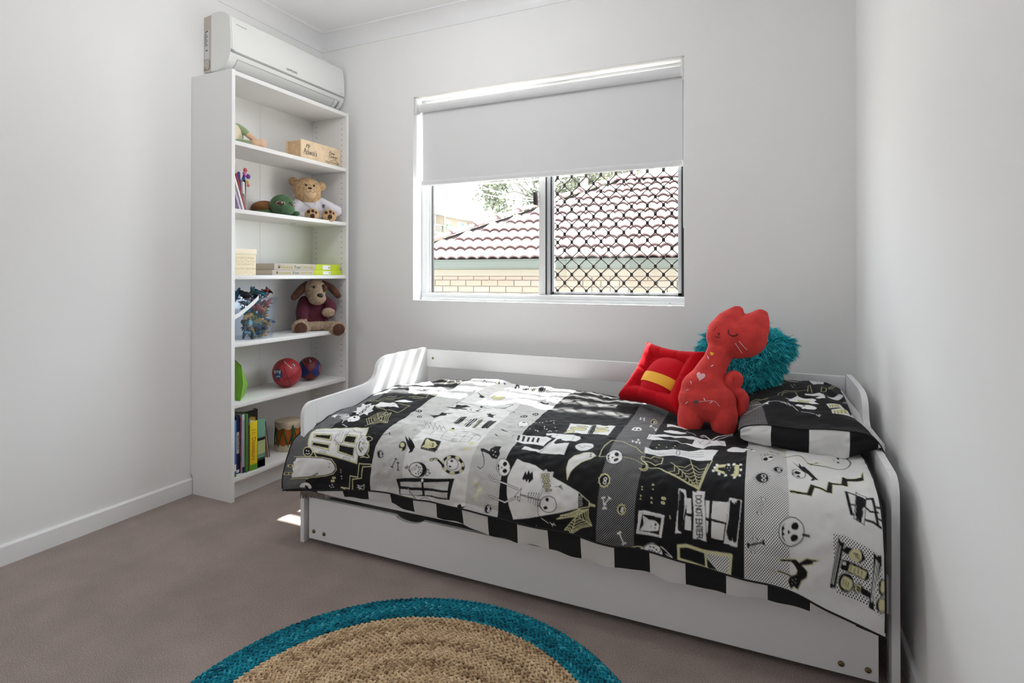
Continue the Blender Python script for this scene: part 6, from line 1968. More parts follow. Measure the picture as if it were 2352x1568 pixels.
p K 0 1 -290 987 -290 988 -291 988 -292 987 -291 986 -290 986
p K 0 1 -293 1034 -294 1035 -295 1035 -296 1035 -295 1034 -294 1033
p K 0 1 -284 987 -284 988 -285 988 -286 987 -285 986 -284 986
p K 0 1 -287 1034 -288 1035 -289 1035 -289 1035 -289 1034 -288 1033
p K 0 1 -278 987 -278 988 -279 988 -280 987 -280 986 -278 986
p K 0 1 -281 1034 -281 1035 -283 1035 -283 1035 -283 1034 -281 1034
p C 0 1 -331 1083 -321 1069 -299 1056 -279 1062 -271 1079 -299 1084 -323 1084
c K 2 1 -275 1068 -280 1076 -292 1083 -306 1084 -318 1084 -323 1077 -318 1068 -306 1061 -292 1058 -280 1061
p K 0 1 -302 1067 -303 1070 -306 1070 -308 1068 -306 1066 -303 1066
p K 0 1 -292 1067 -293 1069 -297 1070 -298 1068 -297 1066 -293 1065
p K 0 1 -284 1070 -286 1073 -289 1073 -290 1071 -289 1069 -286 1069
p K 0 1 -296 1076 -297 1078 -300 1079 -302 1077 -300 1075 -297 1074
p K 0 1 -288 1078 -289 1080 -293 1080 -294 1079 -293 1076 -289 1076
p K 0 1 -304 1076 -305 1078 -308 1079 -310 1077 -308 1075 -305 1074
l Y 2 1 -357 1080 -343 1074 -327 1074 -339 1084
l C 2 1 -275 1061 -260 1066 -243 1077 -260 1074
p Cd 0 0 -157 1049 -90 1043 -92 1080 -122 1078 -148 1063
c Y 7 0 -226 1047 -203 1042 -155 1047 -88 1042 -92 1081 -148 1081 -225 1076
l Y 5 0 -155 1047 -151 1079
p K 0 0 -146 1064 -122 1078 -144 1079
c K 1.6 1 24 719 21 739 13 755 1 762 -9 758 -13 745 -10 725 -1 707 10 699 20 703
p C 0 1 24 719 21 738 12 753 1 760 -8 757 -12 744 -10 726 -1 710 10 702 20 705
p K 0 1 4 738 3 746 -1 751 -5 752 -8 749 -10 742 -8 734 -5 729 -1 727 3 731
p K 0 1 19 718 18 726 14 732 10 733 6 729 5 722 6 714 10 708 14 707 18 711
p K 0 1 2 717 1 719 0 720 -1 721 -2 720 -3 718 -2 716 -1 714 0 714 1 715
l K 1.5 0 -14 720 -18 703 -10 698 -4 711 -5 690 2 685 4 703
l K 3 1 45 712 88 705 100 722 115 743 140 748 166 749 189 752 212 721 222 695 218 665 210 646
l Y 1.5 1 45 715 88 710 115 746 140 751 188 756 212 724
p K 0 1 196 668 195 670 193 670 191 668 190 665 190 661 191 659 193 659 195 661 196 665
p K 0 1 194 692 193 696 191 698 189 699 187 697 187 694 188 691 190 688 192 688 194 689
l K 1.2 0 179 677 181 693
l Y 5 0 107 748 117 751 128 736 141 731
l K 4 0 108 746 111 748
l K 4 0 115 750 122 744
l K 4 0 128 737 134 733
l Y 4 0 2 652 14 675 37 687 49 690 46 675 53 669 43 652 49 639 43 618
l K 3 0 8 667 18 677
l K 3 0 24 682 33 687
l Y 4 0 10 614 31 615 50 607
l K 4 0 20 619 30 621
p K 0 1 5 853 1 863 -8 869 -18 868 -26 861 -28 849 -23 838 -14 831 -4 832 3 841
l K 1.5 0 2 849 11 852
l K 1.5 0 1 856 7 862
l K 1.5 0 -3 861 0 870
l K 1.5 0 -8 865 -9 875
l K 1.5 0 -14 866 -19 875
l K 1.5 0 -19 864 -27 870
l K 1.5 0 -23 859 -33 861
l K 1.5 0 -24 853 -33 850
l K 1.5 0 -23 846 -30 838
l K 1.5 0 -20 840 -23 829
l K 1.5 0 -14 836 -13 823
l K 1.5 0 -8 835 -3 823
l K 1.5 0 -3 837 5 830
l K 1.5 0 1 842 10 840
c C 1.5 1 -3 843 -4 847 -8 849 -11 848 -12 844 -11 840 -8 838 -4 839
c C 1.5 1 -2 857 -4 861 -7 863 -10 862 -12 859 -10 855 -7 853 -4 854
p K 0 1 41 812 37 818 31 821 24 819 19 812 18 804 21 796 27 793 35 796 40 803
l K 1.5 0 39 806 45 807
l K 1.5 0 38 811 42 815
l K 1.5 0 35 815 37 821
l K 1.5 0 31 818 30 825
l K 1.5 0 27 818 23 825
l K 1.5 0 23 817 17 822
l K 1.5 0 20 814 13 816
l K 1.5 0 19 810 13 808
l K 1.5 0 20 805 16 800
l K 1.5 0 23 800 21 793
l K 1.5 0 27 797 28 788
l K 1.5 0 31 796 35 788
l K 1.5 0 35 798 41 792
l K 1.5 0 38 801 45 799
c C 1.5 1 35 802 34 805 32 806 29 806 28 803 29 800 32 799 34 799
c C 1.5 1 35 812 34 815 32 816 30 816 29 813 30 810 32 809 34 810
p C 0 1 98 818 93 829 83 834 73 832 67 822 66 808 71 794 81 787 91 791 98 804
c K 1.6 1 98 818 93 829 83 834 73 832 67 822 66 808 71 794 81 787 91 791 98 804
p K 0 1 87 808 84 813 80 816 75 815 71 812 71 806 73 801 77 798 82 799 86 803
p K 0 1 85 827 84 829 81 830 78 830 76 828 75 825 77 823 79 821 82 822 84 824
p K 0 1 74 818 74 819 73 820 72 820 71 819 71 818 71 817 72 816 73 816 74 817
l K 1.5 0 65 820 69 811 66 824 71 822
p K 0 0 65 744 85 772 84 749 92 770 98 766 110 787 120 814 129 834 119 834 118 840 109 839 114 827 105 810 96 798
c Y 3.5 0 57 879 98 882 108 853 117 856 144 870 152 834 161 838 181 836 187 806 196 810 232 799 240 769 236 811 197 821 195 844 181 842 160 845 156 876 144 875 117 863 108 890 97 888 57 885
p K 0 0 57 879 98 882 108 853 117 856 144 870 152 834 161 838 181 836 187 806 196 810 232 799 240 769 236 811 197 821 195 844 181 842 160 845 156 876 144 875 117 863 108 890 97 888 57 885
l K 7 0 189 864 192 895 195 916
l K 4 0 190 863 210 868
l K 4 0 193 894 205 894
l K 4 0 195 916 201 917
l K 6 0 230 876 245 873 247 906 249 930
l K 4 0 227 897 236 905 252 905
l K 5 0 222 924 240 927 255 935
l K 5 0 251 894 262 895
l K 4 0 252 918 261 922
p C 0 0 212 858 232 869 220 934 199 925
c K 1.8 0 212 858 232 869 220 934 199 925
l K 6 0 213 870 209 892
l K 3 0 207 901 204 918
l K 9 0 216 876 213 894
l K 5 0 211 902 208 923
l K 12 0 218 881 216 897
l K 7 0 216 904 212 928
l K 6 0 223 873 220 890
l K 3 0 220 905 217 919
l K 9 0 226 879 223 893
l K 5 0 209 903 206 926
l K 12 0 216 873 212 897
l K 7 0 214 904 211 917
p C 0 1 87 970 83 984 72 994 58 1000 44 999 33 991 29 979 33 964 44 952 59 945 73 947 84 956
c K 1.8 1 87 970 83 984 72 994 58 1000 44 999 33 991 29 979 33 964 44 952 59 945 73 947 84 956
p K 0 1 74 965 70 969 64 970 60 969 58 965 59 960 63 956 69 954 73 956 75 960
p K 0 1 73 981 73 984 70 988 64 991 59 991 56 988 56 984 59 980 65 978 70 978
p K 0 0 50 972 57 975 50 980
p K 0 0 35 970 46 956 40 967 43 970 38 977 43 981 38 985 47 997 36 988
l K 5 0 85 976 98 976
l K 5 0 -8 914 -19 947
p K 0 1 -1 914 -3 918 -6 918 -8 915 -6 912 -3 911
p K 0 1 -8 913 -10 916 -13 917 -15 914 -13 910 -10 910
p K 0 1 -12 947 -14 951 -17 951 -19 948 -17 945 -14 945
p K 0 1 -19 946 -20 949 -24 950 -26 947 -24 944 -20 944
l C 2.6 0 -8 914 -19 947
p C 0 1 -3 914 -4 917 -7 917 -8 915 -7 913 -4 912
p C 0 1 -8 913 -9 916 -11 916 -13 914 -12 911 -9 911
p C 0 1 -14 947 -15 950 -18 950 -19 948 -18 946 -15 946
p C 0 1 -19 947 -20 949 -22 949 -23 947 -22 945 -20 945
l K 5 0 -29 1000 -34 1025
p K 0 1 -21 1000 -23 1002 -27 1003 -29 1001 -27 998 -23 997
p K 0 1 -28 1000 -30 1002 -34 1003 -36 1001 -34 998 -30 998
p K 0 1 -27 1025 -28 1027 -32 1028 -34 1026 -32 1023 -28 1023
p K 0 1 -34 1025 -35 1028 -39 1028 -41 1026 -39 1023 -35 1023
l C 2.6 0 -29 1000 -34 1025
p C 0 1 -24 1000 -25 1001 -27 1002 -29 1000 -27 999 -25 998
p C 0 1 -29 1000 -30 1002 -32 1002 -33 1001 -32 999 -30 998
p C 0 1 -29 1025 -30 1027 -33 1027 -34 1026 -33 1024 -30 1024
p C 0 1 -34 1025 -35 1027 -37 1027 -38 1026 -37 1024 -35 1024
l K 4 0 -45 1015 -8 1003
p K 0 1 -42 1012 -44 1014 -48 1015 -50 1013 -48 1010 -44 1010
p K 0 1 -41 1017 -43 1020 -46 1020 -48 1018 -46 1015 -43 1015
p K 0 1 -5 1000 -7 1003 -10 1003 -12 1001 -10 999 -7 998
p K 0 1 -4 1005 -5 1008 -9 1008 -11 1006 -9 1004 -5 1003
c Y 2.5 0 30 1028 67 1021 75 1025 92 1015 101 1015 120 1013 103 1020 107 1021 90 1026 81 1028 94 1036 92 1046 80 1055 72 1072 63 1070 56 1076 49 1065 53 1056 68 1047 71 1040 64 1031 56 1027 32 1032
p K 0 0 30 1028 67 1021 75 1025 92 1015 101 1015 120 1013 103 1020 107 1021 90 1026 81 1028 94 1036 92 1046 80 1055 72 1072 63 1070 56 1076 49 1065 53 1056 68 1047 71 1040 64 1031 56 1027 32 1032
l Y 5 0 23 1051 53 1054
l K 3 0 26 1051 55 1054
p C 0 1 61 1060 61 1061 60 1061 59 1060 60 1060 61 1059
p C 0 1 67 1061 66 1062 65 1062 65 1062 65 1061 66 1061
p C 0 1 59 1066 59 1067 58 1067 57 1066 58 1066 59 1065
p C 0 1 69 1056 68 1056 67 1057 67 1056 67 1055 68 1055
p Cd 0 0 152 962 175 961 222 973 254 983 253 1058 224 1053 158 1053 152 1006
p K 0 0 164 965 168 974 177 973 166 1010 156 1047 143 1049 152 1011
l C 1.5 0 167 982 151 1042
l C 1.2 0 163 978 148 1041
p K 0 0 179 979 196 981 212 980 221 993 208 1002 187 994 170 989
p Y 0 1 184 992 193 982 200 981 209 982 212 992 204 1000 192 998
l K 1.5 0 195 988 205 988
l K 1.5 0 198 991 206 991
l K 1.5 0 200 993 207 994
p K 0 0 170 1001 180 1001 225 1008 228 1018 220 1024 166 1017
p Y 0 0 187 1006 223 1011 217 1022 183 1017
p C 0 0 172 1004 179 1004 177 1010 170 1010
l K 1.5 0 190 1009 188 1015
l K 1.5 0 198 1010 196 1016
l K 1.5 0 205 1011 204 1017
l K 1.5 0 213 1012 211 1018
p K 0 1 194 1027 195 1035 190 1043 180 1047 170 1047 163 1042 162 1034 167 1026 177 1021 188 1022
p Y 0 1 173 1027 192 1030 186 1043 168 1041
l K 1.5 0 174 1031 172 1038
l K 1.5 0 179 1032 177 1039
l K 1.5 0 184 1033 182 1039
p K 0 1 215 1035 213 1039 207 1042 201 1044 196 1043 194 1039 196 1035 201 1032 207 1030 213 1032
p Y 0 1 212 1036 210 1038 207 1041 202 1042 198 1041 197 1039 198 1036 202 1033 207 1032 210 1033
c K 1.5 1 207 1037 206 1038 205 1039 203 1039 202 1039 202 1038 202 1036 203 1035 205 1035 206 1035
l K 9 0 213 1038 226 1039
p K 0 0 237 979 243 984 253 981 253 995 236 1035 236 1055 225 1054 234 1014
l C 1.5 0 242 990 231 1045
l C 1.5 0 244 992 233 1044
l C 1.5 0 247 994 236 1044
p K 0 1 262 1043 261 1048 255 1053 248 1054 242 1052 240 1047 242 1041 248 1037 255 1035 260 1038
p Y 0 1 261 1043 259 1048 255 1051 250 1052 246 1050 245 1046 246 1042 250 1038 255 1037 259 1039
p K 0 1 262 1022 260 1028 256 1033 251 1034 246 1031 245 1025 247 1018 251 1014 256 1013 261 1016
p Y 0 1 260 1022 259 1027 256 1030 253 1031 250 1029 250 1024 251 1019 253 1016 257 1015 259 1017
"""
S0, S1, V1 = -1.700, .262, float(QV[-1])
du = .00205
nu, nv = int((S1 - S0) / du), int(V1 / du)
ss, vv = np.meshgrid(np.linspace(S0, S1, nu), np.linspace(0, V1, nv))
img = np.zeros((nv, nu, 3)); dot = np.zeros((nv, nu))
img[:] = INK['K']
skew = ss - .004
def band(a, b, c, d=0):
    k = (skew >= a) & (skew < b); img[k] = INK[c]; dot[k] = d
band(-2, -1.605, 'K', 1); band(-1.331, -1.195, 'C', 1); band(-1.195, -.925, 'C'); band(-.925, -.80, 'C', 1)
band(-.468, -.352, 'K', 1); band(-.058, .052, 'C', 1); band(.052, 1, 'C')
draw_print(QUILT_PRINT, img, dot, S0 * 1000, 0, du * 1000)
P = quilt_base(ss.ravel(), vv.ravel())
# soft rumples: broad puffs on top, vertical flutes in the drop, fine creases
sv, tv = ss.ravel(), vv.ravel()
hang = np.clip((tv - QV[6]) / (QV[9] - QV[6]), 0, 1)
top = 1 - hang
N1 = smooth_noise(sv + 3, tv + 1, .16, 1); N2 = smooth_noise(sv * 1.0 + 7, tv * .6 + 2, .055, 2); N3 = smooth_noise(sv + tv * .5 + 9, tv - sv * .4 + 4, .022, 3)
N4 = smooth_noise(sv + 5, tv * .18 + 3, .10, 4)
edge = np.clip(np.minimum(tv / .05, (V1 - tv) / .02), 0, 1)
off = (N1 * .0040 * top + N2 * .0026 + N3 * .0012 + N4 * .0045 * hang) * edge + N4 * .002 * hang
g3 = P.reshape(nv, nu, 3)
tu = np.gradient(g3, axis=1); tw_ = np.gradient(g3, axis=0)
nrm = np.cross(tw_, tu); nrm /= np.linalg.norm(nrm, axis=2, keepdims=True) + 1e-12
if nrm[nv // 3, nu // 2, 2] < 0: nrm = -nrm
P = (g3 + nrm * off.reshape(nv, nu, 1)).reshape(-1, 3)
P[:, 2] += (smooth_noise(sv + 2, tv * 0, .12, 8) * .005) * np.clip((tv - QV[9]) / .05, 0, 1)      # hem waves
me = grid_mesh('quilt_cover', P, nu, nv, img.reshape(-1, 3), dot.ravel(), np.stack([sv, tv], 1))
me.materials.append(cotton)
quilt = thing('quilt', (-.70, 2.1, .42), 'black and white quilt printed with skeletons, ghosts and pumpkins', 'quilt')
put(link('cover', me), quilt)['label'] = 'cotton cover with black and white spooky print'
Pg = P.reshape(nv, nu, 3)
hem = [Vector(Pg[-1, i]) for i in range(0, nu, 6)] + [Vector(Pg[-1, -1])]
MB().tube(hem, .0028, 6).build('hem_piping', cot_k, quilt, smooth=True)
MB().tube([Vector(Pg[j, -1]) for j in range(20, nv, 6)], .0022, 6).build('hem_piping', cot_k, quilt, smooth=True)
MB().tube([Vector(Pg[j, 0]) for j in range(20, nv, 6)], .0022, 6).build('hem_piping', cot_k, quilt, smooth=True)
# chequered border of the underside, hanging just below the hem
cx_ = np.array([-1.70, -1.60, -1.45, -1.2, -.8, -.3, -.1, .02, .10, .18, .262]); cd_ = np.array([.010, .014, .030, .048, .068, .072, .062, .048, .032, .014, .008])
edges_ = [-1.573, -1.455, -1.345, -1.25, -1.142, -1.041, -0.936, -0.835, -0.726, -0.622, -0.515, -0.41, -0.308, -0.206, -0.1, 0.002, 0.101, 0.201]
xs_ = Pg[-1, :, 0]; bl = [-1.72] + edges_ + [.27]
for k in range(len(bl) - 1):
    lo, hi = bl[k], bl[k + 1]
    ids = [i for i in range(nu) if lo <= xs_[i] <= hi]
    if len(ids) < 4: continue
    idx = ids[::5] + [min(ids[-1] + 1, nu - 1)]
    if len(idx) < 2: continue
    mb = MB(); m_ = 7; vs = []; fs = []
    for i in idx:
        h = Vector(Pg[-1, i]); d = float(np.interp(h.x, cx_, cd_)) * (1 + .05 * math.sin(h.x * 21) + .03 * math.sin(h.x * 67))
        for j in range(m_):
            t = j / (m_ - 1)
            vs.append((h.x, h.y + .004 + .012 * t + .004 * math.sin(h.x * 40 + 2 * t) * t, h.z + .006 - (d + .006) * t))
    for a in range(len(idx) - 1):
        for j in range(m_ - 1): fs.append((a * m_ + j, (a + 1) * m_ + j, (a + 1) * m_ + j + 1, a * m_ + j + 1))
    nb = len(vs)
    vs += [(x, y + .0015, z) for x, y, z in vs]; fs += [tuple(nb + i for i in reversed(f)) for f in fs]
    mb.add(vs, fs).build('border_check', cot_w if k % 2 else cot_k, quilt, smooth=True)

# ------------------------------------------------------------------ pillow
PILLOW_PRINT = """
p Kd 0 0 -686 627 -623 656 -547 792 -484 1009 -698 1038 -1000 970 -1000 960 -1000 859 -987 743 -912 709 -786 627
l W 3 0 -811 690 -711 685 -610 685 -547 685
l W 3 0 -912 763 -774 758
l W 3 0 -748 748 -635 714 -547 695
p W 0 0 -560 681 -447 661 -484 690 -459 709
l W 2 0 -459 676 -283 671
l W 2.2 0 -283 671 -233 690
l W 2.2 0 -245 671 -195 690
l W 2.2 0 -208 671 -170 695
l W 2.2 0 -182 676 -145 700
l W 2.2 0 -145 671 -107 700
l W 2.2 0 -119 676 -82 700
l W 2.5 0 -69 685 19 743
l W 2.5 0 69 748 245 767
p W 0 1 321 681 283 700 233 705 157 709 107 700 94 685 119 666 182 656 258 656 308 666
p W 0 0 -19 681 31 661 119 666 145 705 94 714 69 690
p K 0 1 157 671 145 676 132 681 119 681 119 676 119 676 119 671 132 666 145 666 145 671
p K 0 1 107 685 94 695 94 695 82 695 82 690 69 690 82 685 82 685 94 685 94 685
p W 0 0 -182 589 -82 589 57 516 69 536 132 555 308 550 371 565 321 594 396 618 270 632 220 627 119 627 6 632 -132 637 -94 613
p Y 0 0 19 594 245 594 220 627 44 627
l K 2 0 44 608 233 608
p W 0 0 182 478 308 473 459 425 522 444 535 512 421 541 358 536 459 487 321 507 195 502
p W 0 1 535 434 522 449 509 454 509 444 522 430 535 425
p W 0 1 547 454 547 458 535 463 535 454 547 444 547 444
p W 0 1 547 468 535 483 522 487 522 478 535 463 547 458
p W 0 1 522 487 509 497 509 492 509 487 509 483 522 478
p W 0 1 509 512 497 526 497 521 484 521 497 507 509 502
p W 0 1 535 507 535 512 522 516 522 512 522 507 535 502
p W 0 1 585 444 736 401 874 275 950 222 849 381 723 444
l K 1.5 0 774 372 887 314
p W 0 0 522 598 774 536 849 569 547 647
p Y 0 0 560 594 761 545 761 589 547 642
p W 0 0 560 661 874 569 824 685 522 724
p Y 0 0 572 666 849 589 824 661 547 719
l K 2 0 572 603 572 632
l K 2 0 597 671 560 724
l K 2 0 623 594 610 627
l K 2 0 660 656 623 709
l K 2 0 673 579 673 608
l K 2 0 736 632 686 695
l K 2 0 723 560 723 594
l K 2 0 811 603 761 671
p W 0 0 887 627 987 531 937 676 937 738 937 656 824 685
l Y 2.2 0 -296 560 -283 521 -157 444 -69 439
l Y 2.2 0 -233 560 -195 497 -119 458 69 454
l Y 2.2 0 19 458 69 560
l Y 2.2 0 245 439 283 309 384 265
l Y 2.2 0 321 444 321 314
l Y 2.2 0 497 391 547 256 610 309 585 372 497 396
l Y 2.2 0 635 275 824 72 849 82 648 319
l Y 2.2 0 -69 439 258 405
l Y 2.2 0 -799 627 -698 594 -597 623 -472 608
l Y 2.2 0 -698 627 -472 618
p C 0 1 -484 314 -371 265 -208 275 -233 314 -371 333
l Y 2 0 -484 314 -371 251 -195 285 -233 323
l C 5 1 -447 77 -157 48 132 48 358 43
p C 0 0 333 87 497 48 648 29 610 135 409 208
l K 2 0 409 5 547 140
p C 0 1 -31 290 -44 299 -44 299 -44 290 -44 280 -44 285
p C 0 1 -19 319 -19 323 -31 328 -31 319 -31 314 -19 309
p C 0 1 6 343 -6 352 -6 352 -19 347 -6 338 -6 338
p C 0 1 31 280 31 285 19 290 19 280 19 275 31 270
p C 0 1 44 314 44 319 44 314 31 314 44 299 44 304
l C 1.5 0 874 425 975 328
l C 1.5 0 912 410 987 323
l C 1.5 0 962 362 987 347
l C 1.5 0 987 338 987 372
l C 1.5 0 987 362 987 396
l W 2 0 270 767 283 777
l W 2 0 283 777 296 782
l W 2 0 308 767 308 787
l W 2 0 321 763 333 772
"""
pu, pv = 230, 400
uu, ww = np.meshgrid(np.linspace(-1, 1, pu), np.linspace(0, 1.25, pv))
img = np.zeros((pv, pu, 3)); dot = np.zeros((pv, pu)); img[:] = INK['K']
sxx, syy = (pu - 1) / 2000, (pv - 1) / 1250
class _: pass
draw_print(PILLOW_PRINT, img, dot, -1000 * sxx * 2.05, 0, 2.05, sxx * 2.05, syy * 2.05)
k = ww > 1.0
blk = np.where(uu < -.96, 0, np.where(uu < -.446, 1, np.where(uu < .12, 0, np.where(uu < .60, 1, np.where(uu < .93, 0, 1)))))
img[k & (blk == 1)] = INK['C']; dot[k] = 0
img[k & (blk == 0)] = INK['K']
img[(ww > .992) & (ww < 1.004)] = INK['K']
P = pillow_P(uu.ravel(), ww.ravel())
us, ws = uu.ravel(), ww.ravel()
off = (smooth_noise(us * .2 + 3, ws * .6 + 1, .07, 21) * .003 + smooth_noise(us * .2 + 5, ws * .6 + us * .1, .03, 22) * .0012)
edge = np.clip(np.minimum((1 - np.abs(us)) / .1, ws / .05), 0, 1)
g3 = P.reshape(pv, pu, 3)
nrm = np.cross(np.gradient(g3, axis=0), np.gradient(g3, axis=1)); nrm /= np.linalg.norm(nrm, axis=2, keepdims=True) + 1e-12
if nrm[pv // 3, pu // 2, 2] < 0: nrm = -nrm
# tucks in the front band
tuck = np.exp(-((us - .42) / .10) ** 2) * np.exp(-((ws - 1.19) / .04) ** 2) * -.010
P = (g3 + nrm * ((off * edge) + tuck).reshape(pv, pu, 1)).reshape(-1, 3)
top_n = len(P)
me = grid_mesh('pillow_case', P, pu, pv, img.reshape(-1, 3), dot.ravel(), np.stack([us * .2, ws * .55], 1))
me.materials.append(cotton)
pil = thing('pillow', (.10, 2.22, .52), 'plump pillow in a spooky black printed case at the head of the bed', 'pillow')
put(link('case_top', me), pil)['label'] = 'black printed top with pale checks along the front'
# underside closes the pillow
Pg2 = P.reshape(pv, pu, 3)
mb = MB(); vs = []; fs = []
rng = list(range(0, pu, 6)); rw = [0.0, .25, .5, .75, 1.0]
for i in rng + ([pu - 1] if rng[-1] != pu - 1 else []):
    a, b = Vector(Pg2[0, i]), Vector(Pg2[-1, i])
    for t in rw:
        p = a.lerp(b, t); p.z -= .035 * math.sin(math.pi * t) * (1 - abs(2 * i / (pu - 1) - 1) ** 3); vs.append(p)
m_ = len(rw); nn = len(vs) // m_
for a in range(nn - 1):
    for j in range(m_ - 1): fs.append((a * m_ + j, a * m_ + j + 1, (a + 1) * m_ + j + 1, (a + 1) * m_ + j))
mb.add(vs, fs).build('case_underside', cot_w, pil, smooth=True)
MB().tube([Vector(Pg2[int(pv * .8), i]) - Vector((0, .001, 0)) for i in range(0, pu, 4)], .0018, 6).build('seam_piping', cot_k, pil, smooth=True)
# ================================================================== soft things on the bed
_f, _hy, _yaw, _pi, _H = 1284.8225, 625.5291, R_(24.3883), R_(.2364), 1.0595
def at(px, py, ax, val):
    """point seen at image position (px, py) that lies on the world plane ax = val (survey helper)"""
    a = (px - 1176) / _f; b = (_hy - py) / _f
    dep = math.cos(_pi) - b * math.sin(_pi); z = math.sin(_pi) + b * math.cos(_pi)
    d = Vector((a * math.cos(_yaw) - dep * math.sin(_yaw), a * math.sin(_yaw) + dep * math.cos(_yaw), z))
    o = Vector((0, 0, _H)); i = 'xyz'.index(ax)
    return o + d * ((val - o[i]) / d[i])

plush_red = mat('coral red plush', (.62, .055, .050), .95, sheen=.22, bump=.35, bscale=240, bdist=.002, var=.16, vscale=26, spec=.1)
plush_dk = mat('crimson velour', (.50, .004, .012), .95, spec=.12, sheen=.10, bump=.2, bscale=300, bdist=.001, var=.08, vscale=25)
# ------------------------------------------------------------------ red square cushion with padded frame
BLc, RTc, UPc = Vector((-.552, 2.285, .545)), Vector((.272, -.158, -.012)), Vector((.088, .185, .214))
NRc = RTc.cross(UPc).normalized()
rcu = thing('red_cushion', BLc + RTc * .5, 'square red cushion with padded border, raised centre and yellow band', 'cushion')
def cpt(u, v, h):
    w = RTc.length
    cu = u + (.5 - u) * .13 * math.sin(math.pi * v); cv_ = v + (.5 - v) * .13 * math.sin(math.pi * u)
    return BLc + RTc * cu + UPc * cv_ + NRc * h
n = 44
def fr_h(u, v):
    d = min(u, 1 - u, v, 1 - v)
    ring = math.sin(math.pi * min(d / .235, 1)) ** .6 if d < .235 else 0
    seam = 1 - .10 * math.exp(-((u - .33) / .02) ** 2) * (d < .235) - .08 * math.exp(-((u - .62) / .02) ** 2) * (d < .235) - .08 * math.exp(-((v - .5) / .02) ** 2) * (d < .235)
    base = .010 * min(1, d / .03)
    return base + .034 * ring * seam + (.012 if d > .235 else 0) * 1
vs = []; fs = []
for s in (1, -1):
    for j in range(n + 1):
        for i in range(n + 1):
            u, v = i / n, j / n
            e = 0 if (i in (0, n) or j in (0, n)) else 1
            h = fr_h(u, v) * s * e if s > 0 else -(.006 + .030 * math.sin(math.pi * u) ** .5 * math.sin(math.pi * v) ** .5) * e
            vs.append(cpt(u, v, h))
m_ = n + 1
for s in range(2):
    o = s * m_ * m_
    for j in range(n):
        for i in range(n):
            q = (o + j * m_ + i, o + j * m_ + i + 1, o + (j + 1) * m_ + i + 1, o + (j + 1) * m_ + i)
            fs.append(q if s == 0 else q[::-1])
MB().add(vs, fs).build('border_pad', plush_dk, rcu, smooth=True)
# raised centre pad and its yellow band
pc = cpt(.535, .46, .008); pr = RTc.normalized(); pup = (UPc - pr * UPc.dot(pr)).normalized()
pa, pb, ph = .088, .098, .048
def dome(x, y, lift=0):
    q = max(0.0, 1 - abs(x) ** 2.6 - abs(y) ** 2.6)
    return pc + pr * (pa * x * (1 + lift)) + pup * (pb * y * (1 + lift)) + NRc * (ph * q ** .45 + lift * .06)
def dome_grid(y0, y1, lift, ny, nx=28):
    vs = []; fs = []
    for j in range(ny + 1):
        y = y0 + (y1 - y0) * j / ny
        lim = max(0.0, 1 - abs(y) ** 2.6) ** (1 / 2.6)
        for i in range(nx + 1):
            x = -math.cos(math.pi * i / nx) * lim
            vs.append(dome(x, y - .06 * x if lift else y, lift))
    for j in range(ny):
        for i in range(nx):
            a = j * (nx + 1) + i; fs.append((a, a + 1, a + nx + 2, a + nx + 1))
    return vs, fs
pad = MB().add(*dome_grid(-1, 1, 0, 24)).build('centre_pad', mat('bright red velour', (.52, .005, .014), .95, spec=.12, sheen=.10, bump=.2, bscale=300, bdist=.001), rcu, smooth=True)
MB().add(*dome_grid(-.50, -.06, .022, 6)).build('yellow_band', mat('yellow felt', (.85, .42, .03), .85, sheen=.2), pad, smooth=True)

# ------------------------------------------------------------------ red cat soft toy
def cp_(x, y, dy=0.0):
    """cat survey: crop position -> point on the toy's leaning mid plane"""
    px, py = 1400 + x / 4.9, 690 + y / 4.9
    Y = 2.10
    for _k in range(6):
        p = at(px, py, 'y', Y); Y = 2.085 + (p.z - .52) * .28
    p = at(px, py, 'y', Y + dy)
    return p
k_ = 1.98 / 1284.8 / 4.9
catt = thing('cat_soft_toy', (-.17, 2.09, .52), 'sitting coral red cat soft toy with a curled tail and closed eyes', 'soft toy')
parts = [
 ('t', [cp_(905, 1362), cp_(925, 1230), cp_(985, 1090)], [.045, .046, .052]),
 ('t', [cp_(1285, 1400), cp_(1278, 1260), cp_(1190, 1090)], [.045, .049, .052]),
 ('e', cp_(1095, 1125), (.101, .068, .076)),
 ('e', cp_(1065, 1000), (.082, .064, .072)),
 ('t', [cp_(1075, 950), cp_(1125, 820), cp_(1195, 690), cp_(1240, 590)], [.066, .054, .046, .047]),
 ('e', cp_(1395, 430), (.096, .060, .071), Matrix.Rotation(R_(6), 3, 'Y')),
 ('e', cp_(1520, 420), (.080, .056, .072), Matrix.Rotation(R_(-25), 3, 'Y')),
 ('e', cp_(1290, 410), (.062, .054, .072)),
 ('t', [cp_(1340, 290), cp_(1400, 195), cp_(1445, 112)], [.050, .042, .018]),
 ('t', [cp_(1215, 330), cp_(1320, 215), cp_(1425, 112)], [.036, .034, .018]),
 ('t', [cp_(1478, 250), cp_(1485, 190), cp_(1468, 110)], [.020, .012, .013]),
 ('t', [cp_(1575, 320), cp_(1655, 230), cp_(1712, 152)], [.050, .042, .018]),
 ('t', [cp_(1680, 400), cp_(1718, 290), cp_(1738, 160)], [.030, .026, .016]),
 ('t', [cp_(1500, 260), cp_(1590, 205), cp_(1690, 135)], [.03, .022, .014]),
]
body = blob('body', parts, .005, plush_red, catt, smooth=6)
tail = blob('tail', [('t', [cp_(1470, 1270, .03), cp_(1500, 1130, .02), cp_(1470, 1060, .015), cp_(1390, 1010, .01), cp_(1345, 940), cp_(1350, 880), cp_(1405, 845), cp_(1452, 880), cp_(1448, 935)], [.019, .022, .023, .023, .022, .021, .020, .018, .014])], .004, plush_red, catt, smooth=4)
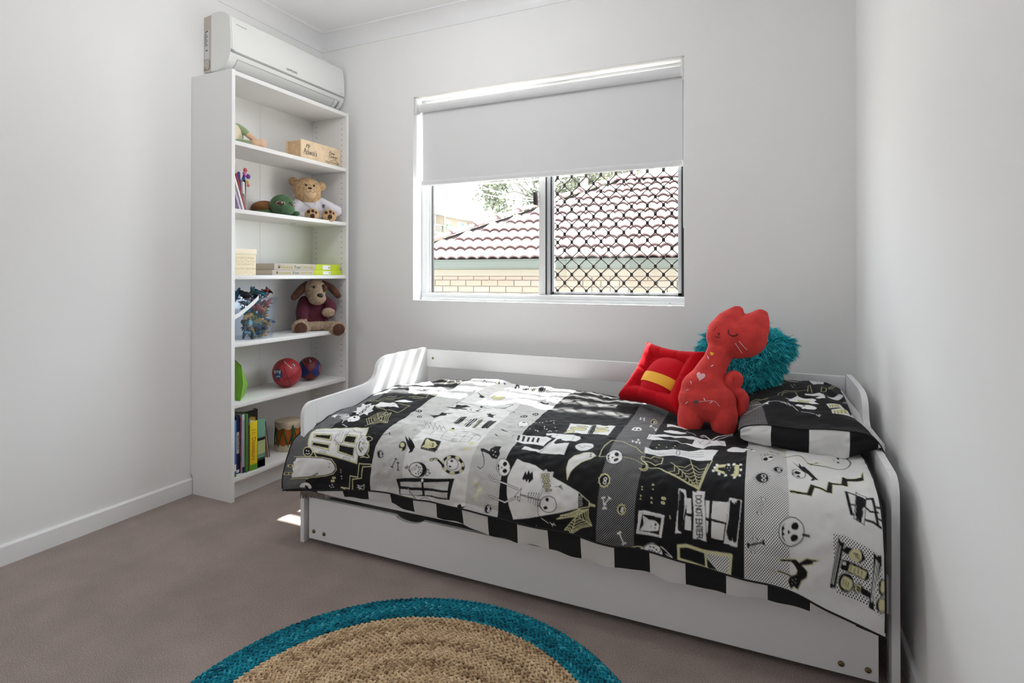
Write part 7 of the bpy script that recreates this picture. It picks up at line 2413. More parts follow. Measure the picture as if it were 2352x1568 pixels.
# seams as fine ridges around the tail
tb = bvh(body)
inkl = mat('dark embroidery', (.03, .012, .012), .8); wht = mat('white embroidery', (.8, .78, .76), .8)
Mc = frame((0, 2.1, 0), (1, 0, 0), (0, 0, 1))
def cuv(l): 
    o = []
    for x, y in l:
        p = cp_(x, y, -.045); o.append((p.x, p.z))
    return o
def cs(name, l, r, m, **k): return stitch(name, tb, Mc, cuv(l), r, m, catt, **k)
cs('closed_eye', [(1343, 325), (1340, 355), (1358, 382), (1390, 392), (1425, 388), (1442, 368)], .0014, inkl)
for a, b in (((1388, 392), (1392, 408)), ((1408, 391), (1416, 404)), ((1425, 386), (1437, 397)), ((1436, 376), (1446, 383))): cs('eyelash', [a, b], .0012, inkl, smooth=0)
cs('closed_eye', [(1150, 330), (1165, 338), (1182, 325), (1200, 300), (1210, 292)], .0008, mat('dark red stitch', (.25, .03, .03), .8))  # second eye in thin dark red thread
cs('mouth', [(1186, 393), (1192, 408), (1210, 412), (1224, 400), (1232, 388)], .0010, inkl)
cs('mouth', [(1232, 388), (1224, 405), (1236, 415), (1250, 412)], .0010, inkl)
cs('nose', [(1222, 368), (1235, 360), (1244, 368), (1232, 388), (1222, 368)], .0010, inkl, smooth=0)
cs('whisker', [(1415, 475), (1490, 598)], .0009, wht, smooth=0); cs('whisker', [(1459, 455), (1545, 560)], .0009, wht, smooth=0)
cs('vine_stitch', [(1125, 620), (1130, 660), (1135, 735), (1125, 770), (1095, 805)], .0007, mat('rust thread', (.45, .06, .04), .8))
cs('vine_stitch', [(985, 1125), (1060, 1120), (1160, 1115), (1210, 1140), (1238, 1183)], .0007, wht); cs('vine_stitch', [(950, 1135), (890, 1135), (862, 1158)], .0007, mat('rust thread', (.45, .06, .04), .8))
for x, y, a in ((1110, 645, 60), (1155, 733, -30), (923, 920, 70), (878, 1005, -25), (1076, 1098, 60), (1148, 1132, -35), (872, 1145, -40)):
    q = [(x + 17 * math.cos(R_(a)) * t, y + 17 * math.sin(R_(a)) * t) for t in (-1, 0, 1)]
    stitch('leaf_stitch', tb, Mc, cuv(q), .0013, wht, catt, smooth=2)
def heart(cx, cy, s, rot=0):
    o = []
    for k in range(16):
        t = 2 * math.pi * k / 16
        x = 16 * math.sin(t) ** 3; y = -(13 * math.cos(t) - 5 * math.cos(2 * t) - 2 * math.cos(3 * t) - math.cos(4 * t))
        c, s_ = math.cos(R_(rot)), math.sin(R_(rot)); o.append((cx + s * (x * c - y * s_), cy + s * (x * s_ + y * c)))
    return o
patch('pink_heart', tb, Mc, cuv(heart(1030, 845, 3.2, 12)), mat('pink felt', (.80, .46, .52), .9), catt, smooth=0)
patch('grey_heart', tb, Mc, cuv(heart(982, 1130, 1.8, -10)), mat('grey felt', (.12, .09, .09), .9), catt, smooth=0)
patch('yellow_heart', tb, Mc, cuv(heart(1152, 600, 1.5, 10)), mat('gold felt', (.85, .50, .03), .8), catt, smooth=0)

# ------------------------------------------------------------------ teal long-pile cushion leaning on the wall
tcu = thing('fluffy_cushion', (-.06, 2.42, .54), 'fluffy teal shag cushion propped behind the red cat', 'cushion')
C0 = at(1700, 818, 'y', 2.40); tn = Vector((-.10, -.84, .53)).normalized()
_r0 = Vector((.99, .0, .0)); _r0 = (_r0 - tn * _r0.dot(tn)).normalized(); _u0 = tn.cross(_r0)
_c, _s = math.cos(R_(-29)), math.sin(R_(-29))
tr_ = _r0 * _c + _u0 * _s; tu_ = _u0 * _c - _r0 * _s
TA = TB_ = .140
def tpt(u, v, s):
    e = max(0, (1 - u ** 4) * (1 - v ** 4)) ** .5
    return C0 + tr_ * (TA * u * (1 - .05 * v * v)) + tu_ * (TB_ * v * (1 - .05 * u * u)) + tn * (s * .050 * e)
n = 24; vs = []; fs = []
for s in (1, -1):
    for j in range(n + 1):
        for i in range(n + 1): vs.append(tpt(2 * i / n - 1, 2 * j / n - 1, s))
m_ = n + 1
for s in range(2):
    for j in range(n):
        for i in range(n):
            o = s * m_ * m_; q = (o + j * m_ + i, o + j * m_ + i + 1, o + (j + 1) * m_ + i + 1, o + (j + 1) * m_ + i)
            fs.append(q if s == 0 else q[::-1])
teal_b = mat('teal backing', (.0, .11, .14), .95)
MB().add(vs, fs).build('pad', teal_b, tcu, smooth=True)
rr = random.Random(5)
def fur(clumps, per, name, m):
    """long pile in clumps: strands rooted around a spot, tips drawn together"""
    V = []; F = []
    for k in range(clumps):
        s = 1 if rr.random() < .86 else -1
        u, v = rr.uniform(-1, 1), rr.uniform(-1, 1)
        if rr.random() < .26:
            if rr.random() < .5: u = math.copysign(.985, u)
            else: v = math.copysign(.985, v)
        p0 = tpt(u, v, s)
        mx = max(abs(u), abs(v)) ** 4
        out = (tn * s * (1.0 - .75 * mx) + tr_ * u * .9 * abs(u) ** 3 + tu_ * v * .9 * abs(v) ** 3).normalized()
        lay = Vector((rr.gauss(.25, .40), rr.gauss(-.1, .3), rr.gauss(-.55, .30)))
        L = rr.uniform(.028, .046)
        tip = p0 + out * L * .55 + lay.normalized() * L * .62
        for q in range(per):
            uu_, vv_ = max(-1, min(1, u + rr.gauss(0, .055))), max(-1, min(1, v + rr.gauss(0, .055)))
            p = tpt(uu_, vv_, s)
            p2 = tip + Vector((rr.gauss(0, .006), rr.gauss(0, .006), rr.gauss(0, .006)))
            p1 = p.lerp(p2, .45) + out * L * .22
            w = (p2 - p).cross(Vector((rr.gauss(0, 1), rr.gauss(0, 1), rr.gauss(0, 1)))).normalized() * rr.uniform(.0010, .0017)
            o = len(V)
            V += [p - w, p + w, p1 + w * .9, p1 - w * .9, p2]
            F += [(o, o + 1, o + 2, o + 3), (o + 3, o + 2, o + 4)]
    me = bpy.data.meshes.new(name); me.from_pydata([tuple(x) for x in V], [], F); me.materials.append(m)
    ob = put(link(name, me), tcu); ob['kind'] = 'stuff'
fur(1100, 12, 'shag_pile', mat('teal shag', (.004, .46, .53), .6, sheen=.2))
fur(620, 12, 'shag_pile', mat('light teal shag', (.03, .62, .68), .55, sheen=.2))
fur(420, 12, 'shag_pile', mat('deep teal shag', (.0, .29, .36), .7))
# ================================================================== things on the bookcase shelves
ink_k = mat('black print', (.012, .012, .012), .6)
def text_on(name, tree, M, body, w, h, m, parent, shear=0, lift=.0006):
    """lettering wrapped onto a curved surface: frame M (right, up, outward)"""
    me = text_mesh(body, .1, 0, shear)
    bm = bmesh.new(); bm.from_mesh(me); bmesh.ops.triangulate(bm, faces=bm.faces); bm.to_mesh(me); bm.free()
    xs = [v.co.x for v in me.vertices]; ys = [v.co.y for v in me.vertices]
    x0, x1, y0, y1 = min(xs), max(xs), min(ys), max(ys)
    n = (M.to_3x3() @ Vector((0, 0, 1))).normalized()
    for v in me.vertices:
        p = M @ Vector(((v.co.x - (x0 + x1) / 2) * w / (x1 - x0), (v.co.y - (y0 + y1) / 2) * h / (y1 - y0), .3))
        hit = tree.ray_cast(p, -n)
        v.co = hit[0] + n * lift if hit[0] is not None else p - n * .3
    me.materials.clear(); me.materials.append(m)
    return put(link(name, me), parent)
def local(origin, front):
    """frame for a sitting toy: x = viewer's right, y = up, z = towards the viewer"""
    f = Vector(front).normalized(); r = Vector((0, 0, 1)).cross(f).normalized()
    return frame(origin, r, (0, 0, 1))
def LB(M, l):
    """blob parts given in a toy's own frame -> world"""
    o = []
    R3 = M.to_3x3()
    for p in l:
        if p[0] == 'e':
            rot = p[3] if len(p) > 3 else Matrix.Identity(3)
            o.append(('e', M @ Vector(p[1]), p[2], R3 @ rot))
        else: o.append(('t', [M @ Vector(q) for q in p[1]], p[2]))
    return o
def ball(name, M, c, r, m, parent, rot=None, n=14):
    R3 = M.to_3x3()
    return MB().ell(M @ Vector(c), r, R3 @ rot if rot else R3, n, 9).build(name, m, parent, smooth=True)

# ------------------------------------------------------------------ top shelf: pale green plush, wine box
pg = mat('sage green plush', (.30, .38, .22), .9, sheen=.4, bump=.3, bscale=200); pcr = mat('cream plush', (.80, .72, .56), .9, sheen=.4, bump=.3, bscale=200); pch = mat('peach plush', (.74, .50, .34), .9, sheen=.4, bump=.3, bscale=200)
o0 = at(536, 330, 'x', -2.42)
pt = thing('plush_doll', (o0.x, o0.y, 1.69), 'pale green and cream plush doll half hidden at the left of the top shelf', 'soft toy')
M = local((-2.415, 1.945, 1.690), (.72, -.70, 0))
blob('belly', LB(M, [('e', (.0, .062, .012), (.056, .062, .052)), ('e', (0, .05, .005), (.058, .052, .052))]), .005, pcr, pt)
blob('back', LB(M, [('e', (0, .066, -.022), (.060, .066, .042)), ('t', [(.03, .105, -.004), (.062, .085, .012), (.078, .070, .018)], [.020, .018, .016]), ('t', [(.02, .022, .03), (.078, .018, .035), (.095, .018, .035)], [.020, .018, .018])]), .005, pg, pt)
blob('hand', LB(M, [('t', [(.082, .066, .018), (.108, .046, .022)], [.016, .014])]), .004, pch, pt)
blob('foot', LB(M, [('e', (.122, .022, .036), (.030, .022, .028)), ('e', (.145, .024, .036), (.022, .024, .026))]), .004, pch, pt)
blob('head', LB(M, [('e', (-.03, .150, .0), (.052, .048, .05))]), .006, pg, pt)

pine = mat('pale pine', (.80, .62, .42), .6, var=.10, vscale=30, bump=.05, bscale=80)
pine2 = mat('pine edge', (.70, .48, .27), .6, var=.12, vscale=40)
wb = thing('wine_box', (-2.36, 2.45, 1.69), 'small pine wine box with black lettering at the right of the top shelf', 'box')
bxf, bxb, by0, by1, bz0, bz1 = -2.303, -2.415, 2.298, 2.606, 1.6915, 1.8010
box('front_board', pine, wb, bxf - .008, bxf, by0, by1, bz0, bz1, .0008)
box('back_board', pine, wb, bxb, bxb + .008, by0, by1, bz0, bz1, .0008)
box('end_board', pine2, wb, bxb + .008, bxf - .008, by0 + .004, by0 + .012, bz0, bz1 - .006, .0005)
box('end_board', pine2, wb, bxb + .008, bxf - .008, by1 - .012, by1 - .004, bz0, bz1 - .006, .0005)
box('base_board', pine2, wb, bxb + .008, bxf - .008, by0 + .012, by1 - .012, bz0, bz0 + .006)
box('sliding_lid', pine, wb, bxb + .008, bxf - .008, by0 + .012, by1 - .012, bz1 - .014, bz1 - .009)
rt, up = (0, 1, 0), (0, 0, 1)
lettering('lettering', 'Mr', .03, ink_k, wb, (bxf + .0004, by0 + .052, bz1 - .030), rt, up, shear=.35, fit=(.036, .022))
lettering('lettering', 'Pickwick\'s', .03, ink_k, wb, (bxf + .0004, by0 + .068, bz1 - .062), rt, (0, -.08, 1), shear=.35, fit=(.098, .032))
lettering('lettering', 'Fine', .03, ink_k, wb, (bxf + .0004, by1 - .072, bz1 - .034), rt, (0, -.1, 1), shear=.45, fit=(.05, .018))
lettering('lettering', 'Tawny', .03, ink_k, wb, (bxf + .0004, by1 - .060, bz1 - .056), rt, (0, -.1, 1), shear=.45, fit=(.072, .024))
lettering('lettering', 'SALTRAM', .01, ink_k, wb, (bxf + .0004, by1 - .078, bz0 + .022), rt, up, fit=(.082, .0065), space=1.6)
MB().box(bxf, bxf + .0004, by1 - .118, by1 - .040, bz0 + .0125, bz0 + .0137).build('printed_rule', ink_k, wb)
MB().tube([(bxf + .0003, y, z) for y, z in ((by1 - .032, bz0 + .010), (by1 - .010, bz0 + .010), (by1 - .010, bz0 + .028), (by1 - .032, bz0 + .028), (by1 - .032, bz0 + .010))], .0005, 4).build('printed_frame', ink_k, wb)
lettering('lettering', 'EP5', .01, ink_k, wb, (bxf + .0004, by1 - .021, bz0 + .019), rt, up, fit=(.016, .009))
MB().tube([(bxf + .0003, by1 - .050 + .03 * t, bz1 - .068 - .012 * t * t) for t in (-1.6, -1, -.3, .4, 1.0)], .0009, 4).build('printed_flourish', ink_k, wb)

# ------------------------------------------------------------------ second shelf: thin books and pens, turtle, bear
Z2 = SHELF[1]
def leaning(name, label, cat, pb, ptop, w, depth, m, grp=None, xf=-2.335):
    """thin slab leaning in the shelf plane: foot and head points (image) on x = xf"""
    a = at(*pb, 'x', xf); b = at(*ptop, 'x', xf); a.z = Z2 + .001
    d = (b - a); n = Vector((0, d.z, -d.y)).normalized() * w
    t = thing(name, (xf, a.y, Z2), label, cat, grp)
    vs = []
    for X in (xf, xf - depth):
        for p in (a, a + n * 1, b + n, b): vs.append((X, p.y, max(p.z, Z2 + .0005)))
    o = MB().add(vs, [(0, 1, 2, 3), (7, 6, 5, 4), (0, 4, 5, 1), (1, 5, 6, 2), (2, 6, 7, 3), (3, 7, 4, 0)]).build('cover', m, t)
    # page block showing at the top
    c = (a + b) / 2
    vs2 = []
    e = .0012
    for X in (xf - .003, xf - depth - .001):
        for p in (a + n * .18, a + n * .82, b + n * .82 + d.normalized() * -.003, b + n * .18 + d.normalized() * -.003): vs2.append((X, p.y, max(p.z, Z2 + .001)))
    MB().add(vs2, [(0, 1, 2, 3), (7, 6, 5, 4), (0, 4, 5, 1), (1, 5, 6, 2), (2, 6, 7, 3), (3, 7, 4, 0)]).build('pages', mat('paper', (.78, .76, .70), .8), t)
    return t
leaning('picture_book', 'lilac patterned thin book leaning leftmost on the second shelf', 'book', (551, 480), (536, 432), .010, .16, mat('lilac cover', (.52, .44, .60), .6, var=.35, vscale=60))
leaning('exercise_book', 'white exercise book leaning beside the red one', 'book', (559, 481), (537, 405), .009, .17, mat('white cover', (.80, .79, .77), .6))
leaning('slim_book', 'slim dark red book leaning at the left of the second shelf', 'book', (563, 481.5), (541, 398), .0085, .17, mat('dark red cover', (.25, .010, .022), .45))
def pen(label, a, b, r, m, cap, grp='pens standing behind the slim books'):
    t = thing('pen', (a[0], a[1], Z2), label, 'pen', grp)
    a, b = Vector(a), Vector(b)
    MB().tube([a, a.lerp(b, .62)], [r * .9, r], 10).build('barrel', m, t, angle=50)
    MB().tube([a.lerp(b, .62), a.lerp(b, .97), b], [r * 1.12, r * 1.12, r * .5], 10).build('cap', cap, t, angle=50)
    return t
pA = at(548, 394, 'x', -2.40); pen('blue capped pen behind the slim red book', (-2.40, pA.y + .010, Z2), (-2.40, pA.y, pA.z), .006, mat('white barrel', (.75, .75, .74), .4), mat('navy cap', (.02, .02, .22), .3))
pB = at(553, 412, 'x', -2.44); pen('black pen just right of the blue capped pen', (-2.44, pB.y + .02, Z2), (-2.44, pB.y, pB.z), .005, ink_k, mat('copper cap', (.35, .12, .04), .4))
pC = at(558, 417, 'x', -2.42); pen('thick white marker with grey barrel', (-2.42, pC.y + .004, Z2), (-2.42, pC.y, pC.z), .0075, mat('grey barrel', (.30, .28, .27), .4), mat('white marker cap', (.80, .78, .76), .35))
pD = at(562, 414, 'x', -2.46); pen('black pen with a bent top beside the white marker', (-2.46, pD.y - .004, Z2), (-2.46, pD.y, pD.z), .006, mat('grey barrel', (.30, .28, .27), .4), mat('dark cap', (.02, .02, .02), .4))
pE = at(565, 400, 'x', -2.48)
rb = thing('rainbow_pen', (-2.48, pE.y, Z2), 'pen topped with a bright rainbow coloured toy', 'pen')
MB().tube([(-2.48, pE.y - .004, Z2), (-2.48, pE.y - .002, pE.z - .03)], .005, 10).build('barrel', mat('pink barrel', (.75, .60, .62), .4), rb)
rng_ = random.Random(4)
for (dx, dz, r, c) in ((-.004, .020, .011, (.75, .12, .16)), (-.008, .004, .011, (.80, .30, .62)), (-.010, -.012, .009, (.45, .03, .40)), (-.014, -.026, .010, (.02, .12, .40)), (-.010, -.040, .009, (.02, .35, .25)), (.014, -.010, .012, (.16, .06, .42)), (.006, -.040, .010, (.75, .45, .03)), (.014, -.056, .008, (.85, .25, .22))):
    p = Vector((-2.48, pE.y + dx, pE.z + dz)); mb = MB().ell(p, (r * .8, r, r), None, 8, 6)
    for k in range(6):
        a = k * 1.05; mb.tube([p, p + Vector((0, math.cos(a), math.sin(a))) * r * 1.4], [r * .4, .001], 5)
    mb.build('charm', mat('charm %.2f %.2f' % c[:2], c, .3), rb, smooth=True)

# turtle
tg_ = mat('green plush', (.050, .120, .048), .9, sheen=.5, bump=.4, bscale=220, var=.2, vscale=30)
tbm = mat('brown plush shell', (.20, .085, .025), .9, sheen=.3, bump=.4, bscale=180, var=.3, vscale=25)
tur = thing('turtle_soft_toy', (-2.36, 2.2, Z2), 'green turtle soft toy with big sleepy eyes on the second shelf', 'soft toy')
c0 = at(648, 472, 'x', -2.345)
Mt = local((c0.x, c0.y, Z2), (.80, -.60, 0))
hd_ = blob('head', LB(Mt, [('e', (0, .060, 0), (.063, .058, .056)), ('e', (.012, .036, .026), (.050, .032, .044))]), .004, tg_, tur, noise=.001, nscale=120)
blob('shell', LB(Mt, [('e', (-.075, .045, -.09), (.075, .045, .072))]), .005, tbm, tur)
blob('flipper', LB(Mt, [('t', [(-.05, .018, -.02), (-.11, .014, .0), (-.155, .008, .002)], [.018, .015, .007])]), .004, tg_, tur)
blob('flipper', LB(Mt, [('t', [(.04, .018, .0), (.075, .016, .02)], [.018, .014])]), .004, tg_, tur)
tt_ = bvh(hd_)
for (ex_, ez_, rx) in ((-.014, .063, .020), (.047, .058, .0135)):
    p = on_surface(tt_, Mt, [(ex_, ez_)], 0)[0]
    R3 = Mt.to_3x3() @ Matrix.Rotation(R_(40 * ex_ / .063), 3, 'Y')
    MB().ell(p, (rx * 1.1, .0135, .006), R3, 16, 8).build('eye_rim', mat('pale pink felt', (.62, .45, .40), .8), tur, smooth=True)
    e = MB().ell(p + Mt.to_3x3() @ Vector((0, -.001, .002)), (rx, .0115, .007), R3, 16, 8).build('eye', mat('dark brown eye', (.055, .015, .010), .08, coat=.5), tur, smooth=True)
    MB().ell(p + Mt.to_3x3() @ Vector((.006, .003, .0085)), (.003, .003, .0015), R3, 8, 6).build('glint', mat('glint', (.9, .9, .9), .3), e, smooth=True)
    MB().tube(on_surface(tt_, Mt, [(ex_ - rx * 1.2 + rx * 2.4 * k / 6, ez_ + .010 + .004 * math.sin(math.pi * k / 6)) for k in range(7)], .003), .0045, 6).build('eyelid', tg_, tur, smooth=True)

# bear
fur_b = mat('curly tan fur', (.52, .345, .18), .95, sheen=.3, bump=1.0, bscale=110, bdist=.006, var=.28, vscale=70)
muz_b = mat('short tan fur', (.60, .42, .25), .9, sheen=.3); pawk = mat('brown paw felt', (.055, .022, .015), .9)
robe_m = mat('lilac white robe', (.70, .68, .74), .85, bump=.2, bscale=160, bdist=.002)
bear = thing('teddy_bear', (-2.41, 2.47, Z2), 'curly tan teddy bear sitting in a white robe on the second shelf', 'soft toy')
cb = at(716, 500, 'x', -2.385)
Mb = local((cb.x, cb.y, Z2), (.80, -.60, 0))
px_ = .00250
def bl(x, y): return (x - 716) * px_, (500 - y) * px_
fx = lambda x, y, z=0: Vector((*bl(x, y), z))
bh = blob('head', LB(Mb, [('e', fx(706, 428, 0), (.079, .070, .066)), ('e', fx(707, 443, .01), (.072, .05, .06)), ('t', [fx(710, 455), fx(714, 475)], [.035, .045])]), .005, fur_b, bear, noise=.0035, nscale=130)
for ex_ in (676, 738): blob('ear', LB(Mb, [('e', fx(ex_, 412 if ex_ < 700 else 419, -.005), (.026, .028, .016))]), .004, fur_b, bear, noise=.002, nscale=130)
mz = blob('muzzle', LB(Mb, [('e', fx(708, 441, .055), (.037, .030, .030))]), .004, muz_b, bear)
tbr = bvh(bh, mz)
p = on_surface(tbr, Mb, [tuple(bl(708, 429))], -.002)[0]; MB().ell(p, (.012, .008, .007), Mb.to_3x3(), 12, 8).build('nose', mat('black nose', (.01, .008, .008), .3), bear, smooth=True)
for a in (700, 717):
    p = on_surface(tbr, Mb, [tuple(bl(a, 422))], .0)[0]; MB().ell(p, (.0065, .007, .005), Mb.to_3x3(), 12, 8).build('eye', mat('black bead', (.008, .006, .006), .12), bear, smooth=True)
stitch('mouth', tbr, Mb, [bl(*q) for q in ((708, 431), (708, 435), (704, 439), (699, 436))], .0009, ink_k, bear); stitch('mouth', tbr, Mb, [bl(*q) for q in ((708, 435), (713, 439), (719, 435))], .0009, ink_k, bear)
rob = blob('robe', LB(Mb, [('e', fx(714, 474, -.01), (.082, .072, .06)), ('e', fx(708, 492, .0), (.085, .035, .055)), ('t', [fx(690, 460, 0), fx(679, 480, .02), fx(674, 497, .03)], [.034, .036, .034]), ('t', [fx(735, 458, 0), fx(755, 468, .015), fx(769, 475, .025)], [.034, .034, .031])]), .005, robe_m, bear, noise=.003, nscale=40)
trb = bvh(rob)
for pts in (((697, 452), (706, 464), (717, 474), (716, 488)), ((731, 452), (726, 464), (718, 474), (722, 490))):
    q = [bl(*v) for v in pts]; wv = .013
    patch('lapel', trb, Mb, [(q[0][0] - wv, q[0][1]), (q[1][0] - wv, q[1][1]), (q[2][0] - wv * .6, q[2][1]), q[3], (q[2][0] + wv * .6, q[2][1]), (q[1][0] + wv * .8, q[1][1] + .004), (q[0][0] + wv, q[0][1])], robe_m, bear, lift=.006)
patch('crest', trb, Mb, [bl(737, 463), bl(742, 463), bl(741, 470), bl(738, 470)], mat('grey embroidery', (.16, .16, .20), .8), bear, lift=.007)
MB().tube([Mb @ fx(769, 474, .028), Mb @ fx(773, 477, .032)], [.022, .018], 12).build('paw', fur_b, bear, smooth=True)
for a in (712, 750):
    ft = blob('foot', LB(Mb, [('e', fx(a, 489, .075), (.041, .038, .030)), ('t', [fx(a, 490, .02), fx(a, 489, .07)], [.034, .036])]), .0045, fur_b, bear, noise=.0025, nscale=130)
    tf = bvh(ft)
    for (dx, dy, r) in ((-9, -4, .009), (0, -6, .009), (7, -3, .007), (-1, 6, .0135)):
        cxy = bl(a + dx, 487 + dy)
        patch('paw_pad', tf, Mb, [(cxy[0] + r * math.cos(t) * .9, cxy[1] + r * math.sin(t)) for t in [2 * math.pi * k / 8 for k in range(8)]], pawk, ft, lift=.002)

# ------------------------------------------------------------------ third shelf: gift box and game boxes
Z3 = SHELF[2]
gm = mat('cream gift box', (.86, .76, .56), .7); gl = mat('cream lid', (.90, .82, .64), .65); gold = mat('pale gold print', (.66, .54, .34), .5)
gb = thing('gift_box', (-2.36, 1.94, Z3), 'cream lidded gift box with pale festive lettering on the third shelf', 'box')
gy0, gy1, gx0_, gx1_ = 1.868, 2.000, -2.430, -2.300
box('box_body', gm, gb, gx0_, gx1_, gy0, gy1, Z3 + .0005, Z3 + .122, .001)
box('lid', gl, gb, gx0_ - .003, gx1_ + .003, gy0 - .003, gy1 + .003, Z3 + .101, Z3 + .1275, .001)
for txt, z, w in (("CHRISTMAS", .084, .105), ("HOLIDAYS", .053, .095), ("SEASON'S GREETING", .032, .122)):
    lettering('lettering', txt, .02, gold, gb, (gx1_ + .0004, (gy0 + gy1) / 2 + .004, Z3 + z), (0, 1, 0), (0, 0, 1), fit=(w, .011))
for z in (.070, .010):
    for k in range(8):
        y = gy0 + .012 + k * .0155
        MB().tube([(gx1_ + .0003, y + .006 * math.cos(a), Z3 + z + .004 * math.sin(a)) for a in [math.pi * (j / 5 + (k % 2)) for j in range(6)]], .0008, 4).build('printed_garland', gold, gb)
for z in (.020, .064): MB().box(gx1_, gx1_ + .0004, gy0 + .004, gy1 - .004, Z3 + z - .0008, Z3 + z + .0008).build('printed_rule', gold, gb)
gbei = mat('recycled card', (.52, .46, .40), .8); lime = mat('lime card', (.52, .62, .02), .6); wlab = mat('white label', (.82, .82, .82), .6)
tgr = mat('dark green print', (.03, .16, .10), .6); tol = mat('olive print', (.42, .42, .03), .6)
def panda(c, s, parent):
    x, y, z = c
    for (dy, dz, r) in ((-.45, .75, .28), (.45, .75, .28), (-.25, .15, .30), (.55, -.25, .50), (-.45, -.55, .35), (.1, -.75, .35)):
        MB().prism([(y + s * (dy + r * math.cos(a)), z + s * (dz + r * .9 * math.sin(a))) for a in [2 * math.pi * k / 10 for k in range(10)]], 'x', x, x + .0004).build('panda_mark', ink_k, parent)
def game(label, y0, y1, split, z0, z1, xf):
    t = thing('game_box', (xf - .1, (y0 + y1) / 2, z0), label, 'box', 'flat game boxes on the third shelf')
    b = box('box_base', gbei, t, xf - .20, xf, y0, split, z0, z1, .0008)
    l = box('box_sleeve', lime, t, xf - .201, xf + .0006, split, y1, z0, z1 + .0006, .0008)
    h = z1 - z0
    panda((xf + .0002, y0 + .030, z0 + h * .52), h * .26, b)
    lettering('lettering', 'Educational', .02, tol, b, (xf + .0004, y0 + .082, z0 + h * .48), (0, 1, 0), (0, 0, 1), fit=(.078, h * .42))
    lettering('lettering', 'Fun', .02, tgr, b, (xf + .0004, y0 + .158, z0 + h * .48), (0, 1, 0), (0, 0, 1), fit=(.040, h * .50))
    lettering('lettering', 'Child Safe', .02, tol, b, (xf + .0004, y0 + .232, z0 + h * .48), (0, 1, 0), (0, 0, 1), fit=(.082, h * .42))
    yl = (split + y1) / 2 - .012
    lb = box('label', wlab, l, xf + .0004, xf + .0012, yl - .030, yl + .030, z0 + h * .12, z0 + h * .85)
    panda((xf + .0012, yl + .020, z0 + h * .5), h * .16, lb)
game('lower grey and lime flat game box lying under the other', 2.094, 2.606, 2.382, Z3 + .0005, Z3 + .0265, -2.292)
game('upper grey and lime flat game box stacked on top', 2.110, 2.592, 2.400, Z3 + .0272, Z3 + .0605, -2.296)

# ------------------------------------------------------------------ fourth shelf: tub of toys, dog
Z4 = SHELF[3]
tubm = glass_mat('clear plastic', (.925, .95, .985), .08, .07)
tb_ = thing('toy_tub', (-2.38, 2.02, Z4), 'clear plastic tub with a white handle, full of toy creatures', 'tub')
tcx, tcy = -2.385, 2.035
def sq(h, z, r=.022, n=4):
    o = []
    for (sx, sy, a0) in ((1, 1, 0), (-1, 1, 90), (-1, -1, 180), (1, -1, 270)):
        for k in range(n + 1):
            a = R_(a0 + 90 * k / n); o.append((tcx + sx * (h - r) + r * math.cos(a), tcy + sy * (h - r) + r * math.sin(a), z))
    return o
def shell(rows, close=False):
    vs = []; fs = []; n = len(rows[0])
    for r in rows: vs += r
    for i in range(len(rows) - 1):
        for k in range(n): fs.append((i * n + k, i * n + (k + 1) % n, (i + 1) * n + (k + 1) % n, (i + 1) * n + k))
    if close: fs.append(tuple(range(n)))
    return vs, fs
hb, ht, zt_ = .084, .097, Z4 + .205
MB().add(*shell([sq(hb, Z4 + .001), sq(ht, zt_), sq(ht - .0022, zt_), sq(hb - .0022, Z4 + .004)], True)).build('tub_wall', tubm, tb_, angle=50)
MB().add(*shell([sq(ht, zt_ - .012), sq(ht + .005, zt_ - .011), sq(ht + .005, zt_), sq(ht - .002, zt_ + .001)])).build('rim', tubm, tb_, angle=50)
hp = [at(q[0], q[1], 'x', tcx + ht + .012) for q in ((594, 683), (580, 697), (560, 714), (545, 725), (530, 732))]
vs = []; fs = []
for i, p in enumerate(catmull(hp, 4)):
    vs += [p + Vector((-.0015, 0, .010)), p + Vector((.0015, 0, .010)), p + Vector((.0015, 0, -.010)), p + Vector((-.0015, 0, -.010))]
nn = len(vs) // 4
for i in range(nn - 1):
    for k in range(4): fs.append((i * 4 + k, i * 4 + (k + 1) % 4, i * 4 + 4 + (k + 1) % 4, i * 4 + 4 + k))
fs += [(0, 1, 2, 3), tuple(range((nn - 1) * 4 + 3, (nn - 1) * 4 - 1, -1))]
MB().add(vs, fs).build('handle', mat('white handle', (.82, .82, .82), .35), tb_, angle=50)
def creature(kind):
    mb = MB()
    mb.tube([(-.030, 0, .004), (-.018, 0, .006), (0, 0, .009), (.016, 0, .010), (.028, 0, .014), (.036, 0, .013)], [.001, .005, .009, .008, .0055, .003], 7)
    for (x, s) in ((-.008, 1), (-.008, -1), (.012, 1), (.012, -1)): mb.tube([(x, .004 * s, .007), (x + .004, .013 * s, .003), (x + .008, .016 * s, -.002)], [.0035, .0028, .002], 5)
    if kind == 1:
        for k in range(7): mb.tube([(-.020 + k * .007, 0, .012), (-.022 + k * .007, 0, .024)], [.0035, .0004], 4)
    if kind == 2: mb.ell((0, 0, .010), (.018, .014, .009), None, 10, 6)
    return mb.mesh('toy_creature', smooth=True)
ckinds = [creature(k) for k in range(3)]
ccol = [mat('toy plastic %d' % i, c, .35) for i, c in enumerate([(.02, .10, .22), (.03, .22, .30), (.35, .04, .03), (.10, .30, .04), (.015, .015, .02), (.45, .28, .08), (.05, .05, .12), (.12, .42, .48), (.30, .02, .06), (.03, .08, .07)])]
rt_ = random.Random(9)
cm_ = {}
